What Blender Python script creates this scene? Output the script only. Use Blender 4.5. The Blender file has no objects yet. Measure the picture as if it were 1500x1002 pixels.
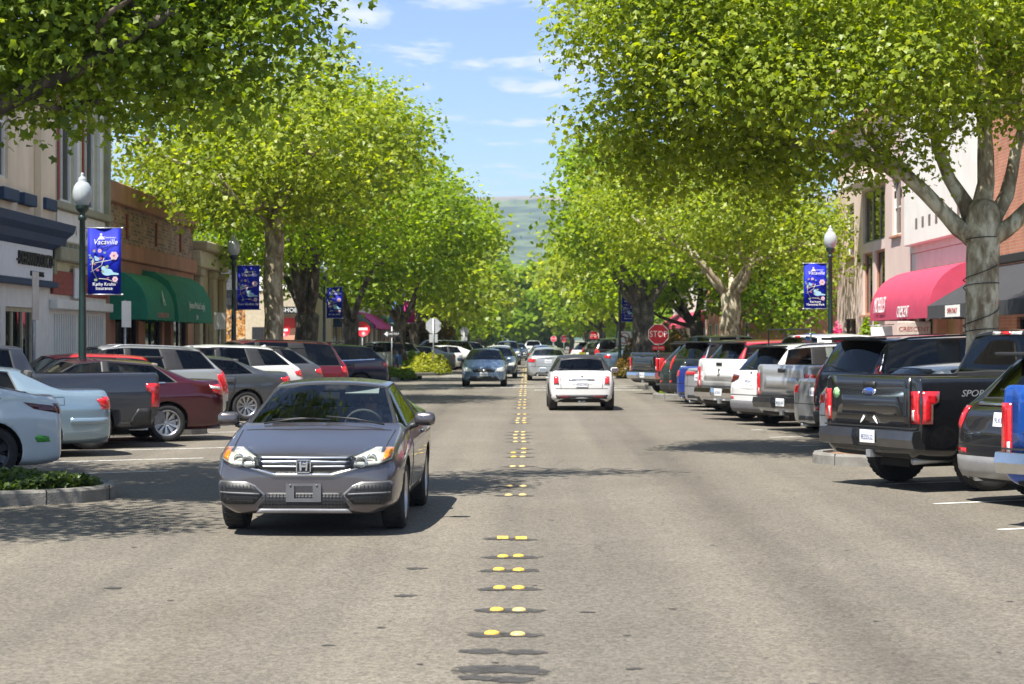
import bpy, bmesh, math, random
import numpy as np
from mathutils import Vector, Matrix
from mathutils.bvhtree import BVHTree
rad = math.radians
scene = bpy.context.scene
# ------------------------------------------------------------------ camera
FPX, VPX, VPY, CAMH = 2917.0, 772.0, 497.0, 1.8      # focal length in px of the 1500 px wide photo, vanishing point, eye height
cam_data = bpy.data.cameras.new('camera')
cam_data.sensor_width = 36.0
cam_data.lens = FPX / 1500 * 36.0
cam_data.shift_x = -(VPX - 750) / 1500
cam_data.shift_y = -(501 - VPY) / 1500
cam_data.clip_start = 0.1
cam_data.clip_end = 30000
cam_data.dof.use_dof = True
cam_data.dof.focus_distance = 20.5
cam_data.dof.aperture_fstop = 5.0
cam = bpy.data.objects.new('camera', cam_data)
scene.collection.objects.link(cam)
cam.location = (0, 0, CAMH)
cam.rotation_euler = (math.pi / 2, 0, 0)
scene.camera = cam
# ------------------------------------------------------------------ sky and sun
SUN_EL, SUN_AZ = rad(62), rad(218)     # azimuth clockwise from +Y; the sun stands to the left, a little behind the camera
sun_dir = Vector((math.sin(SUN_AZ) * math.cos(SUN_EL), math.cos(SUN_AZ) * math.cos(SUN_EL), math.sin(SUN_EL)))
world = bpy.data.worlds.new('World')
scene.world = world
world.use_nodes = True
wt = world.node_tree
for n in list(wt.nodes): wt.nodes.remove(n)
def wn(t, **kw):
    n = wt.nodes.new(t)
    for k, v in kw.items(): setattr(n, k, v)
    return n
w_out = wn('ShaderNodeOutputWorld'); w_bg = wn('ShaderNodeBackground')
w_sky = wn('ShaderNodeTexSky', sky_type='NISHITA', sun_disc=False)
w_sky.sun_elevation = SUN_EL; w_sky.sun_rotation = SUN_AZ
w_sky.altitude = 1500; w_sky.air_density = 0.6; w_sky.dust_density = 0.0; w_sky.ozone_density = 2.5
w_bg.inputs['Strength'].default_value = 0.10
# thin clouds: stretched noise on a flat layer overhead
w_tc = wn('ShaderNodeTexCoord'); w_sep = wn('ShaderNodeSeparateXYZ')
wt.links.new(w_tc.outputs['Generated'], w_sep.inputs[0])
w_z = wn('ShaderNodeMath', operation='MAXIMUM'); w_z.inputs[1].default_value = 0.02
wt.links.new(w_sep.outputs['Z'], w_z.inputs[0])
w_dx = wn('ShaderNodeMath', operation='DIVIDE'); w_dy = wn('ShaderNodeMath', operation='DIVIDE')
wt.links.new(w_sep.outputs['X'], w_dx.inputs[0]); wt.links.new(w_z.outputs[0], w_dx.inputs[1])
wt.links.new(w_sep.outputs['Y'], w_dy.inputs[0]); wt.links.new(w_z.outputs[0], w_dy.inputs[1])
w_cmb = wn('ShaderNodeCombineXYZ')
wt.links.new(w_dx.outputs[0], w_cmb.inputs[0]); wt.links.new(w_dy.outputs[0], w_cmb.inputs[1])
w_map = wn('ShaderNodeMapping'); w_map.inputs['Scale'].default_value = (1.1, 0.62, 1.0)
w_map.inputs['Location'].default_value = (3.1, 0.55, 0)
w_map.inputs['Rotation'].default_value = (0, 0, rad(12))
wt.links.new(w_cmb.outputs[0], w_map.inputs[0])
w_noise = wn('ShaderNodeTexNoise'); w_noise.inputs['Scale'].default_value = 1.5
w_noise.inputs['Detail'].default_value = 9; w_noise.inputs['Roughness'].default_value = 0.62
w_noise.inputs['Distortion'].default_value = 0.35
wt.links.new(w_map.outputs[0], w_noise.inputs['Vector'])
w_rmp = wn('ShaderNodeValToRGB')
w_rmp.color_ramp.elements[0].position = 0.535; w_rmp.color_ramp.elements[0].color = (0, 0, 0, 1)
w_rmp.color_ramp.elements[1].position = 0.635; w_rmp.color_ramp.elements[1].color = (0.95, 0.95, 0.95, 1)
wt.links.new(w_noise.outputs['Fac'], w_rmp.inputs[0])
w_mix = wn('ShaderNodeMixRGB'); w_mix.inputs[2].default_value = (4.6, 4.8, 5.0, 1)
w_fade = wn('ShaderNodeMapRange'); w_fade.inputs['From Min'].default_value = 0.045; w_fade.inputs['From Max'].default_value = 0.10
wt.links.new(w_sep.outputs['Z'], w_fade.inputs['Value'])
w_mul = wn('ShaderNodeMath', operation='MULTIPLY')
wt.links.new(w_rmp.outputs[0], w_mul.inputs[0]); wt.links.new(w_fade.outputs[0], w_mul.inputs[1])
wt.links.new(w_mul.outputs[0], w_mix.inputs[0]); wt.links.new(w_sky.outputs[0], w_mix.inputs[1])
wt.links.new(w_mix.outputs[0], w_bg.inputs['Color']); wt.links.new(w_bg.outputs[0], w_out.inputs[0])
sun_data = bpy.data.lights.new('sun', 'SUN')
sun_data.energy = 5.0; sun_data.angle = rad(0.53); sun_data.color = (1.0, 0.955, 0.88)
sun = bpy.data.objects.new('sun', sun_data)
scene.collection.objects.link(sun)
sun.rotation_euler = (-sun_dir).to_track_quat('-Z', 'Y').to_euler()
# ------------------------------------------------------------------ exposure
scene.view_settings.view_transform = 'Standard'
scene.view_settings.look = 'None'
scene.view_settings.exposure = 1.2
scene.view_settings.gamma = 1.0
scene.view_settings.use_curve_mapping = False
scene.render.engine = 'CYCLES'
scene.cycles.max_bounces = 9
scene.cycles.diffuse_bounces = 7
scene.cycles.glossy_bounces = 3
scene.cycles.transmission_bounces = 4
scene.cycles.transparent_max_bounces = 8
scene.cycles.use_denoising = True
scene.cycles.volume_bounces = 0

# ------------------------------------------------------------------ helpers
def unp(px, py, Y):
    """photo pixel at depth Y -> world point"""
    return Vector(((px - VPX) / FPX * Y, Y, CAMH - (py - VPY) / FPX * Y))
def gnd(px, py, z=0.0):
    """photo pixel on the ground -> world point"""
    Y = (CAMH - z) * FPX / (py - VPY)
    return Vector(((px - VPX) / FPX * Y, Y, z))
COL = scene.collection
MATS = {}
def nodes_of(name):
    m = bpy.data.materials.new(name); m.use_nodes = True
    t = m.node_tree
    b = t.nodes['Principled BSDF']
    return m, t, b
def pm(name, col, rough=0.6, metal=0.0, coat=0.0, var=0.12, scale=6.0, bump=0.0, bscale=60.0, spec=0.5, stretch=(1, 1, 1), trans=0.0):
    """Principled material with noise-driven colour variation and fine relief"""
    if name in MATS: return MATS[name]
    m, t, b = nodes_of(name)
    b.inputs['Roughness'].default_value = rough
    b.inputs['Metallic'].default_value = metal
    b.inputs['Coat Weight'].default_value = coat
    b.inputs['Coat Roughness'].default_value = 0.04
    b.inputs['Specular IOR Level'].default_value = spec
    if trans: b.inputs['Transmission Weight'].default_value = trans
    tc = t.nodes.new('ShaderNodeTexCoord'); mp = t.nodes.new('ShaderNodeMapping')
    mp.inputs['Scale'].default_value = stretch
    t.links.new(tc.outputs['Object'], mp.inputs[0])
    nz = t.nodes.new('ShaderNodeTexNoise'); nz.inputs['Scale'].default_value = scale; nz.inputs['Detail'].default_value = 6
    t.links.new(mp.outputs[0], nz.inputs['Vector'])
    rp = t.nodes.new('ShaderNodeValToRGB')
    c = Vector(col[:3])
    rp.color_ramp.elements[0].position = 0.3; rp.color_ramp.elements[1].position = 0.7
    rp.color_ramp.elements[0].color = (*(c * (1 - var)), 1); rp.color_ramp.elements[1].color = (*[min(1, v) for v in c * (1 + var)], 1)
    t.links.new(nz.outputs['Fac'], rp.inputs[0]); t.links.new(rp.outputs[0], b.inputs['Base Color'])
    if bump:
        n2 = t.nodes.new('ShaderNodeTexNoise'); n2.inputs['Scale'].default_value = bscale; n2.inputs['Detail'].default_value = 4
        t.links.new(mp.outputs[0], n2.inputs['Vector'])
        bp = t.nodes.new('ShaderNodeBump'); bp.inputs['Strength'].default_value = bump; bp.inputs['Distance'].default_value = 0.02
        t.links.new(n2.outputs['Fac'], bp.inputs['Height']); t.links.new(bp.outputs[0], b.inputs['Normal'])
    MATS[name] = m
    return m
def paint(name, col, metal=0.35, rough=0.32):
    return pm('paint_' + name, col, rough=rough, metal=metal, coat=0.9, var=0.05, scale=2.5)
def glass_mat(name, tint, refl_ior=1.5, rough=0.02):
    if name in MATS: return MATS[name]
    m = bpy.data.materials.new(name); m.use_nodes = True; t = m.node_tree
    for n in list(t.nodes): t.nodes.remove(n)
    o = t.nodes.new('ShaderNodeOutputMaterial'); mx = t.nodes.new('ShaderNodeMixShader')
    tr = t.nodes.new('ShaderNodeBsdfTransparent'); gl = t.nodes.new('ShaderNodeBsdfGlossy'); fr = t.nodes.new('ShaderNodeFresnel')
    nz = t.nodes.new('ShaderNodeTexNoise'); nz.inputs['Scale'].default_value = 1.5
    bp = t.nodes.new('ShaderNodeBump'); bp.inputs['Strength'].default_value = 0.02
    t.links.new(nz.outputs['Fac'], bp.inputs['Height']); t.links.new(bp.outputs[0], gl.inputs['Normal'])
    tr.inputs[0].default_value = (*tint, 1); gl.inputs['Roughness'].default_value = rough; fr.inputs[0].default_value = refl_ior
    t.links.new(fr.outputs[0], mx.inputs[0]); t.links.new(tr.outputs[0], mx.inputs[1]); t.links.new(gl.outputs[0], mx.inputs[2])
    t.links.new(mx.outputs[0], o.inputs[0])
    MATS[name] = m
    return m
def empty(name, loc=(0, 0, 0), rz=0.0, label=None, cat=None, group=None):
    o = bpy.data.objects.new(name, None); COL.objects.link(o)
    o.location = loc; o.rotation_euler = (0, 0, rz); o.empty_display_size = 0.3
    tag(o, label, cat, group)
    return o
def tag(o, label=None, cat=None, group=None, kind=None):
    if label: o['label'] = label
    if cat: o['category'] = cat
    if group: o['group'] = group
    if kind: o['kind'] = kind
    return o
def mesh_obj(name, me, mats=None, parent=None, smooth=False):
    o = bpy.data.objects.new(name, me); COL.objects.link(o)
    if mats is not None and not me.materials:
        for m in (mats if isinstance(mats, (list, tuple)) else [mats]): me.materials.append(m)
    if parent is not None: o.parent = parent
    if smooth and len(me.polygons): me.polygons.foreach_set('use_smooth', [True] * len(me.polygons))
    return o
class MB:
    """collects simple shapes; build() links them as one mesh object"""
    def __init__(s): s.v = []; s.f = []; s.mi = []; s.cur = 0; s.sm = []
    def add(s, vs, fs, smooth=False):
        b = len(s.v); s.v += [tuple(v) for v in vs]
        for f in fs: s.f.append([b + i for i in f]); s.mi.append(s.cur); s.sm.append(smooth)
        return s
    def box(s, x0, x1, y0, y1, z0, z1, M=None, bev=0.0):
        vs = [(x, y, z) for x in (x0, x1) for y in (y0, y1) for z in (z0, z1)]
        if M is not None: vs = [M @ Vector(v) for v in vs]
        return s.add(vs, [(0, 1, 3, 2), (4, 6, 7, 5), (0, 4, 5, 1), (2, 3, 7, 6), (0, 2, 6, 4), (1, 5, 7, 3)])
    def lathe(s, prof, n=24, M=None, axis='z', smooth=True, caps=False):
        """prof: (r, h) list"""
        vs = []
        for r, h in prof:
            for i in range(n):
                a = 2 * math.pi * i / n; c, d = r * math.cos(a), r * math.sin(a)
                v = Vector((c, d, h)) if axis == 'z' else (Vector((c, h, d)) if axis == 'y' else Vector((h, c, d)))
                vs.append(M @ v if M is not None else v)
        fs = []
        for k in range(len(prof) - 1):
            for i in range(n):
                j = (i + 1) % n
                q = (k * n + i, k * n + j, (k + 1) * n + j, (k + 1) * n + i)
                fs.append(q if axis != 'y' else q[::-1])
        if caps:
            fs.append(tuple(range(n))[::-1]); fs.append(tuple((len(prof) - 1) * n + i for i in range(n)))
        return s.add(vs, fs, smooth)
    def tube(s, pts, radii, n=8, caps=True):
        pts = [Vector(p) for p in pts]
        if not isinstance(radii, (list, tuple)): radii = [radii] * len(pts)
        vs = []; up = Vector((0.13, 0.27, 0.95))
        prevx = None
        for i, p in enumerate(pts):
            d = (pts[min(i + 1, len(pts) - 1)] - pts[max(i - 1, 0)]).normalized()
            if prevx is None:
                x = d.cross(up)
                if x.length < 1e-3: x = d.cross(Vector((1, 0, 0)))
            else:
                x = prevx - d * prevx.dot(d)
            x.normalize(); prevx = x; y = d.cross(x)
            for k in range(n):
                a = 2 * math.pi * k / n
                vs.append(p + (x * math.cos(a) + y * math.sin(a)) * radii[i])
        fs = []
        for i in range(len(pts) - 1):
            for k in range(n):
                j = (k + 1) % n
                fs.append((i * n + k, i * n + j, (i + 1) * n + j, (i + 1) * n + k))
        if caps:
            fs.append(tuple(range(n))[::-1]); fs.append(tuple((len(pts) - 1) * n + k for k in range(n)))
        return s.add(vs, fs, True)
    def prism(s, poly, h0, h1, axis='z', M=None):
        """polygon extruded along an axis: 'z' poly=(x,y); 'x' poly=(y,z); 'y' poly=(x,z)"""
        n = len(poly); vs = []
        for h in (h0, h1):
            for a, b in poly:
                v = Vector((a, b, h)) if axis == 'z' else (Vector((h, a, b)) if axis == 'x' else Vector((a, h, b)))
                vs.append(M @ v if M is not None else v)
        fs = [tuple(range(n))[::-1], tuple(range(n, 2 * n))]
        for i in range(n):
            j = (i + 1) % n; fs.append((i, j, n + j, n + i))
        if axis == 'y': fs = [f[::-1] for f in fs]
        return s.add(vs, fs)
    def mesh(s, name, mats=None):
        me = bpy.data.meshes.new(name)
        me.from_pydata([tuple(v) for v in s.v], [], s.f)
        if len(s.f):
            me.polygons.foreach_set('use_smooth', s.sm); me.polygons.foreach_set('material_index', s.mi)
        if mats is not None:
            for m in (mats if isinstance(mats, (list, tuple)) else [mats]): me.materials.append(m)
        me.update()
        return me
    def build(s, name, mats, parent=None, recalc=False):
        me = s.mesh(name, mats)
        if recalc:
            bm = bmesh.new(); bm.from_mesh(me); bmesh.ops.recalc_face_normals(bm, faces=bm.faces); bm.to_mesh(me); bm.free()
        return mesh_obj(name, me, None, parent)
def bevel_mesh(me, w=0.01, seg=1, ang=30):
    bm = bmesh.new(); bm.from_mesh(me)
    bmesh.ops.remove_doubles(bm, verts=bm.verts, dist=1e-5)
    es = [e for e in bm.edges if len(e.link_faces) == 2 and e.calc_face_angle(0) > rad(ang)]
    bmesh.ops.bevel(bm, geom=es, offset=w, segments=seg, affect='EDGES', profile=0.5, clamp_overlap=True)
    bm.to_mesh(me); bm.free(); return me
def copy_tree(o, parent=None):
    c = o.copy(); COL.objects.link(c)
    if parent is not None: c.parent = parent
    for ch in o.children: copy_tree(ch, c)
    return c
_text_cache = {}
def text_mesh(body, size=1.0, extrude=0.0, spacing=1.0, shear=0.0, key=None):
    """lettering as a flat (or slightly raised) mesh in the local XY plane, centred"""
    k = (body, size, extrude, spacing, shear)
    if k in _text_cache: return _text_cache[k]
    cu = bpy.data.curves.new('lettering', 'FONT'); cu.body = body; cu.size = size; cu.extrude = extrude
    cu.align_x = 'CENTER'; cu.align_y = 'CENTER'; cu.space_character = spacing; cu.shear = shear; cu.resolution_u = 3
    cu.space_line = 0.9
    o = bpy.data.objects.new('lettering', cu); COL.objects.link(o)
    dg = bpy.context.evaluated_depsgraph_get()
    me = bpy.data.meshes.new_from_object(o.evaluated_get(dg))
    bpy.data.objects.remove(o); bpy.data.curves.remove(cu)
    me.name = 'lettering'
    _text_cache[k] = me
    return me
def lettering(body, size, M, mat, parent, extrude=0.002, stretch=1.0, shear=0.0, spacing=1.0, bold=False, name='lettering'):
    """place lettering: M maps local XY plane (x right, y up, z out) into the parent's space"""
    me = text_mesh(body, size, extrude, spacing, shear).copy()
    me.materials.clear(); me.materials.append(mat)
    o = bpy.data.objects.new(name, me); COL.objects.link(o)
    o.parent = parent
    o.matrix_local = M @ Matrix.Diagonal((stretch, 1, 1, 1))
    return o
def frame(origin, right, up):
    r = Vector(right).normalized(); u = Vector(up).normalized(); n = r.cross(u)
    m = Matrix((r, u, n)).transposed().to_4x4(); m.translation = Vector(origin)
    return m
# common materials
M_BLACK = pm('black_plastic', (0.018, 0.018, 0.019), rough=0.5, var=0.2, scale=20, bump=0.05, bscale=200)
M_RUBBER = pm('tyre_rubber', (0.022, 0.021, 0.020), rough=0.8, var=0.3, scale=14, bump=0.1, bscale=120)
M_CHROME = pm('chrome', (0.72, 0.73, 0.75), rough=0.16, metal=1.0, var=0.04, scale=12)
M_ALLOY = pm('alloy', (0.46, 0.46, 0.47), rough=0.32, metal=0.9, var=0.08, scale=12)
M_DARKALLOY = pm('dark_alloy', (0.06, 0.06, 0.065), rough=0.35, metal=0.8, var=0.1, scale=12)
M_INTERIOR = pm('car_interior', (0.085, 0.082, 0.080), rough=0.8, var=0.2, scale=9)
M_UNDER = pm('underbody', (0.012, 0.012, 0.012), rough=0.9, var=0.2, scale=9)
M_LAMPRED = pm('taillight_red', (0.55, 0.012, 0.018), rough=0.12, coat=1.0, var=0.25, scale=25, spec=0.8)
M_LAMPDARK = pm('taillight_dark', (0.10, 0.008, 0.010), rough=0.1, coat=1.0, var=0.25, scale=25)
M_LAMPCLEAR = pm('lamp_clear', (0.70, 0.70, 0.66), rough=0.12, metal=0.35, coat=1.0, var=0.3, scale=22)
M_LAMPAMBER = pm('lamp_amber', (0.85, 0.26, 0.02), rough=0.15, coat=1.0, var=0.2, scale=22)
M_PLATE = pm('plate_white', (0.75, 0.76, 0.76), rough=0.4, var=0.04)
M_PLATEBLUE = pm('plate_ink', (0.02, 0.03, 0.16), rough=0.5)
M_GLASS = glass_mat('car_glass', (0.55, 0.60, 0.58))
M_GLASSDARK = glass_mat('privacy_glass', (0.09, 0.10, 0.105), 1.6)
M_SEAM = pm('seam_shadow_gap', (0.008, 0.008, 0.008), rough=0.9)
M_GREYTRIM = pm('grey_trim', (0.12, 0.12, 0.125), rough=0.55, var=0.1)
M_STEEL = pm('galvanised_steel', (0.42, 0.43, 0.44), rough=0.42, metal=0.7, var=0.15, scale=18)
M_WHITEPAINT = pm('white_paint', (0.78, 0.78, 0.76), rough=0.5, var=0.05)
# ================================================================== vehicles
def lerp(a, b, t): return a + (b - a) * t
TYPES = {
 'coupe':  dict(L=4.50, W=1.755, H=1.405, clear=.20, fo=.93, wb=2.62, wr=.32, nose_z=.69, cowl_d=1.22, cowl_z=.97, head_d=2.02, b_d=2.62, c_d=3.02, rear_d=3.15, base_d=3.98, deck_z=1.07, tail_z=1.03, belt0=.93, belt1=1.02, roofw=.66, fastback=.2),
 'sedan':  dict(L=4.85, W=1.85, H=1.46, clear=.20, fo=.95, wb=2.78, wr=.33, nose_z=.72, cowl_d=1.32, cowl_z=1.0, head_d=2.10, b_d=2.62, c_d=3.42, rear_d=3.55, base_d=4.22, deck_z=1.10, tail_z=1.08, belt0=.95, belt1=1.03, roofw=.66),
 'oldsedan': dict(L=4.90, W=1.83, H=1.42, clear=.20, fo=.95, wb=2.77, wr=.31, nose_z=.70, cowl_d=1.38, cowl_z=.95, head_d=2.15, b_d=2.70, c_d=3.42, rear_d=3.50, base_d=4.08, deck_z=1.03, tail_z=1.02, belt0=.91, belt1=.97, roofw=.67),
 'fastback': dict(L=4.70, W=1.85, H=1.44, clear=.16, fo=.84, wb=2.88, wr=.345, nose_z=.66, cowl_d=1.10, cowl_z=.95, head_d=1.98, b_d=2.50, c_d=3.30, rear_d=3.35, base_d=4.25, deck_z=1.10, tail_z=1.06, belt0=.92, belt1=1.03, roofw=.64, fastback=.35),
 'suv':    dict(L=4.62, W=1.86, H=1.69, clear=.22, fo=.90, wb=2.66, wr=.355, nose_z=.88, cowl_d=1.18, cowl_z=1.12, head_d=1.90, b_d=2.42, c_d=3.30, rear_d=4.12, base_d=4.47, deck_z=1.13, tail_z=.97, belt0=1.06, belt1=1.18, roofw=.70, hatch=True, q=True),
 'bigsuv': dict(L=5.15, W=2.02, H=1.89, clear=.26, fo=.98, wb=2.95, wr=.40, nose_z=1.05, cowl_d=1.30, cowl_z=1.24, head_d=1.90, b_d=2.45, c_d=3.45, rear_d=4.80, base_d=5.03, deck_z=1.22, tail_z=1.02, belt0=1.18, belt1=1.22, roofw=.78, hatch=True, q=True),
 'van':    dict(L=5.00, W=1.95, H=1.78, clear=.20, fo=.98, wb=2.95, wr=.34, nose_z=.85, cowl_d=1.00, cowl_z=1.10, head_d=1.95, b_d=2.35, c_d=3.45, rear_d=4.60, base_d=4.85, deck_z=1.12, tail_z=.95, belt0=1.05, belt1=1.08, roofw=.76, hatch=True, q=True),
 'hatch':  dict(L=3.72, W=1.68, H=1.41, clear=.20, fo=.72, wb=2.47, wr=.31, nose_z=.74, cowl_d=1.00, cowl_z=.95, head_d=1.55, b_d=2.05, c_d=2.75, rear_d=3.20, base_d=3.52, deck_z=.99, tail_z=.86, belt0=.92, belt1=.97, roofw=.68, hatch=True, q=True),
 'pickup': dict(L=5.85, W=2.03, H=1.95, clear=.36, fo=.95, wb=3.68, wr=.41, nose_z=1.08, cowl_d=1.38, cowl_z=1.30, head_d=2.00, b_d=2.62, c_d=3.48, rear_d=3.72, base_d=3.86, deck_z=1.36, tail_z=1.36, belt0=1.22, belt1=1.30, roofw=.74, bed=True),
 'smallpickup': dict(L=5.30, W=1.85, H=1.72, clear=.30, fo=.85, wb=3.25, wr=.36, nose_z=.92, cowl_d=1.35, cowl_z=1.12, head_d=1.95, b_d=2.35, c_d=2.85, rear_d=3.00, base_d=3.14, deck_z=1.20, tail_z=1.20, belt0=1.06, belt1=1.12, roofw=.72, bed=True),
}
def build_cage(p):
    L, hw, H, zb = p['L'], p['W'] / 2, p['H'], p['clear']
    hatch, bed = p.get('hatch'), p.get('bed')
    nz, cd, cz = p['nose_z'], p['cowl_d'], p['cowl_z']
    hd, bd, ccd, rd, sd = p['head_d'], p['b_d'], p['c_d'], p['rear_d'], p['base_d']
    dz, tz, b0, b1, rw = p['deck_z'], p['tail_z'], p['belt0'], p['belt1'], p['roofw'] * hw
    fo = p['fo']
    sq = .06 if (bed or p.get('boxy')) else 0.0
    S = []
    def st(dl, db, dt, dc, w, zlow, zbelt, wb, wt, zt, zc): S.append((dl, db, dt, dc, w, zlow, zbelt, wb, wt, zt, zc))
    # nose
    st(.03, .03, .05, .0, (.66 + sq) * hw, zb + .05, nz - .10, .98, .60 * hw, nz - .03, nz - .02)
    st(.09, .10, .14, .06, (.88 + sq * .7) * hw, zb + .0, nz - .05, .97, .80 * hw, nz + .02, nz + .035)
    st(.34, .34, .38, .30, .975 * hw, zb, lerp(nz, b0, .30), .955, .84 * hw, lerp(nz, cz, .30), lerp(nz, cz, .42))
    st(fo, fo, fo, fo, hw, zb, lerp(nz, b0, .72), .95, .85 * hw, lerp(nz, cz, .68), lerp(nz, cz, .80))
    st(cd - .02, cd - .05, cd - .05, cd - .22, hw, zb, b0 - .02, .95, .86 * hw, cz - .05, cz - .015)
    # windscreen base
    st(cd + .22, cd + .14, cd + .14, cd - .08, hw, zb, b0, .95, .84 * hw, cz - .005, cz + .01)
    # header
    st(lerp(cd, hd, .7), lerp(cd, hd, .62), hd + .10, hd - .05, hw, zb, lerp(b0, b1, .2), .95, rw * .97, H - .085, H - .035)
    # B pillar
    bz = lerp(b0, b1, .5)
    st(bd, bd, bd + .02, bd + .0, hw, zb, bz, .95, rw, H - .055, H)
    st(bd + .09, bd + .09, bd + .09, bd + .09, hw, zb, bz + .005, .95, rw, H - .055, H)
    # C pillar / rear door glass end
    ctop = H - (.06 if hatch or bed else .10)
    st(ccd, ccd + .06, ccd - .04, ccd - .02, hw, zb, lerp(b0, b1, .85), .945, rw * .985, ctop - .02, H - (.02 if hatch or bed else .045))
    if hatch:
        st(min(ccd + .12, rd), ccd + .16, ccd + .08, ccd + .1, hw, zb, lerp(b0, b1, .9), .945, rw * .98, ctop - .02, H - .025)
        # quarter glass end / rear header
        st(lerp(rd, sd, .2), lerp(rd, sd, .55), rd - .10, rd + .05, .985 * hw, zb, b1, .935, rw * .93, H - .13, H - .07)
        st(sd - .05, sd + .0, sd - .03, sd + .03, .965 * hw, zb, dz, .90, .74 * hw, dz + .0, dz + .01)
        st(L - .16, L - .13, L - .11, L - .05, .945 * hw, zb + .02, lerp(dz, tz, .55), .93, .76 * hw, lerp(dz, tz, .6), lerp(dz, tz, .6))
        st(L - .07, L - .07, L - .07, L - .02, .90 * hw, zb + .05, tz - .10, .95, .72 * hw, tz - .10, tz - .10)
        st(L - .01, L - .01, L - .01, L, .72 * hw, zb + .12, tz - .22, .98, .62 * hw, tz - .22, tz - .20)
    else:
        fb = p.get('fastback', 0.0)
        st(lerp(rd, sd, .3), lerp(rd, sd, .55 if not bed else .5), rd - .03, rd + (.06 if not bed else .03), hw, zb, b1, .94, rw * .93, H - (.13 + fb * .1 if not bed else .09), H - (.075 + fb * .08 if not bed else .04))
        st(sd, sd + (.06 if not bed else .0), sd - .06 * (not bed), sd + (.06 if not bed else .03), hw, zb, (dz - .05) if not bed else dz - .03, .94, (.76 if not bed else .88) * hw, dz - .01, dz)
        if bed:
            st(L - 1.1, L - 1.1, L - 1.1, L - 1.1, hw, zb, dz - .03, .965, .90 * hw, dz, dz)
            st(L - .26, L - .26, L - .26, L - .26, hw, zb, dz - .03, .965, .90 * hw, tz, tz)
            st(L - .13, L - .13, L - .13, L - .13, .985 * hw, zb + .05, tz - .035, .965, .89 * hw, tz, tz)
            st(L - .10, L - .10, L - .10, L - .10, .955 * hw, zb + .09, tz - .06, .965, .86 * hw, tz - .03, tz - .03)
        else:
            st(L - .42, L - .42, L - .42, L - .38, .985 * hw, zb, lerp(dz, tz, .5) - .07, .94, .78 * hw, lerp(dz, tz, .7) - .015, lerp(dz, tz, .6))
            st(L - .13, L - .14, L - .17, L - .08, .92 * hw, zb + .03, tz - .10, .955, .74 * hw, tz - .015, tz)
            st(L - .03, L - .04, L - .06, L - .02, .76 * hw, zb + .08, tz - .22, .98, .66 * hw, tz - .10, tz - .07)
    V = []
    for (dl, db, dt, dc, w, zl, zt5, wb, wt, zt, zc) in S:
        x = lambda d: L / 2 - d
        V.append([(x(dl) if 0 else x(dl), 0, zl), (x(dl), .80 * w, zl), (x(dl), .955 * w, zl + .07), (x(dl), .995 * w, lerp(zl, zt5, .40)),
                  (x(lerp(dl, db, .6)), w, lerp(zl, zt5, .74)), (x(db), wb * w, zt5), (x(dt), wt, zt),
                  (x(lerp(dt, dc, .62)), .56 * wt, lerp(zt, zc, .74)), (x(dc), 0, zc)])
    n = len(V); K = 9; RN = 2 * K - 2
    verts = []
    for row in V:
        verts += row                                             # left half k0..k8
        verts += [(a, -b, c) for (a, b, c) in row[1:K - 1]]      # right half k1..k7
    def vid(i, k, side):
        if k == 0 or k == K - 1 or side == 0: return i * RN + k
        return i * RN + K + (k - 1)
    iC, iH, iB0, iB1, iCp = 5, 6, 7, 8, 9
    faces, fm = [], []
    for i in range(n - 1):
        for k in range(K - 1):
            m = 0
            if k == 0: m = 5
            elif k == 1 and p.get('clad'): m = 6
            elif k == 2 and p.get('clad'): m = 6
            elif k >= 6:
                if i == iC: m = 1
                elif hatch and i == iCp + 2: m = 3
                elif not hatch and i == iCp + 1: m = 3
                elif iH <= i < (iCp + 2 if hatch else iCp + 1) and p.get('roof2'): m = 7
            elif k == 5:
                if i in (iC, iH) or i == iB1: m = 2
                elif i == iB0: m = 4
                elif hatch and i == iCp: m = 4
                elif hatch and i == iCp + 1: m = 2
                elif not hatch and not bed and i == iCp and p.get('opera'): m = 2
                elif p.get('roof2') and i == iCp + 2: m = 4
            for s in (0, 1):
                q = [vid(i, k, s), vid(i, k + 1, s), vid(i + 1, k + 1, s), vid(i + 1, k, s)]
                faces.append(q if s == 1 else q[::-1]); fm.append(m)
    for i in (0, n - 1):
        for k in range(K - 1):
            q = [vid(i, k, 0), vid(i, k + 1, 0), vid(i, k + 1, 1), vid(i, k, 1)]
            if k == 0: q = [vid(i, 0, 0), vid(i, 1, 0), vid(i, 1, 1)]
            if k == K - 2: q = [vid(i, k, 0), vid(i, K - 1, 0), vid(i, k, 1)]
            faces.append(q if i == 0 else q[::-1]); fm.append(6 if (p.get('clad') and k in (0, 1, 2)) else 0)
    cr = {}
    def C(i, k, j, l, val):
        for s in (0, 1):
            a, b = vid(i, k, s), vid(j, l, s); cr[(min(a, b), max(a, b))] = val
    last_g = iCp + 2 if hatch else iCp + 1
    for i in range(n - 1):
        C(i, 4, i + 1, 4, p.get('crease', .35))
        C(i, 1, i + 1, 1, .5); C(i, 2, i + 1, 2, .3)
        if i < iC: C(i, 6, i + 1, 6, .45)
        if iC <= i <= last_g: C(i, 5, i + 1, 5, .75); C(i, 6, i + 1, 6, .6 if i > iC else .75)
        if i > last_g: C(i, 6, i + 1, 6, .5 if not bed else .8); C(i, 5, i + 1, 5, .3 if not bed else .7)
    for k in (6, 7):
        C(iC, k, iC, k + 1, .9); C(iH, k, iH, k + 1, .5)
        C(last_g, k, last_g, k + 1, .5); C(last_g + 1, k, last_g + 1, k + 1, .7)
        if not hatch: C(n - 2, k, n - 2, k + 1, .7)
    if hatch: C(last_g, 5, last_g, 6, .5)
    for i in (iB0, iB1): C(i, 5, i, 6, .8)
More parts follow.
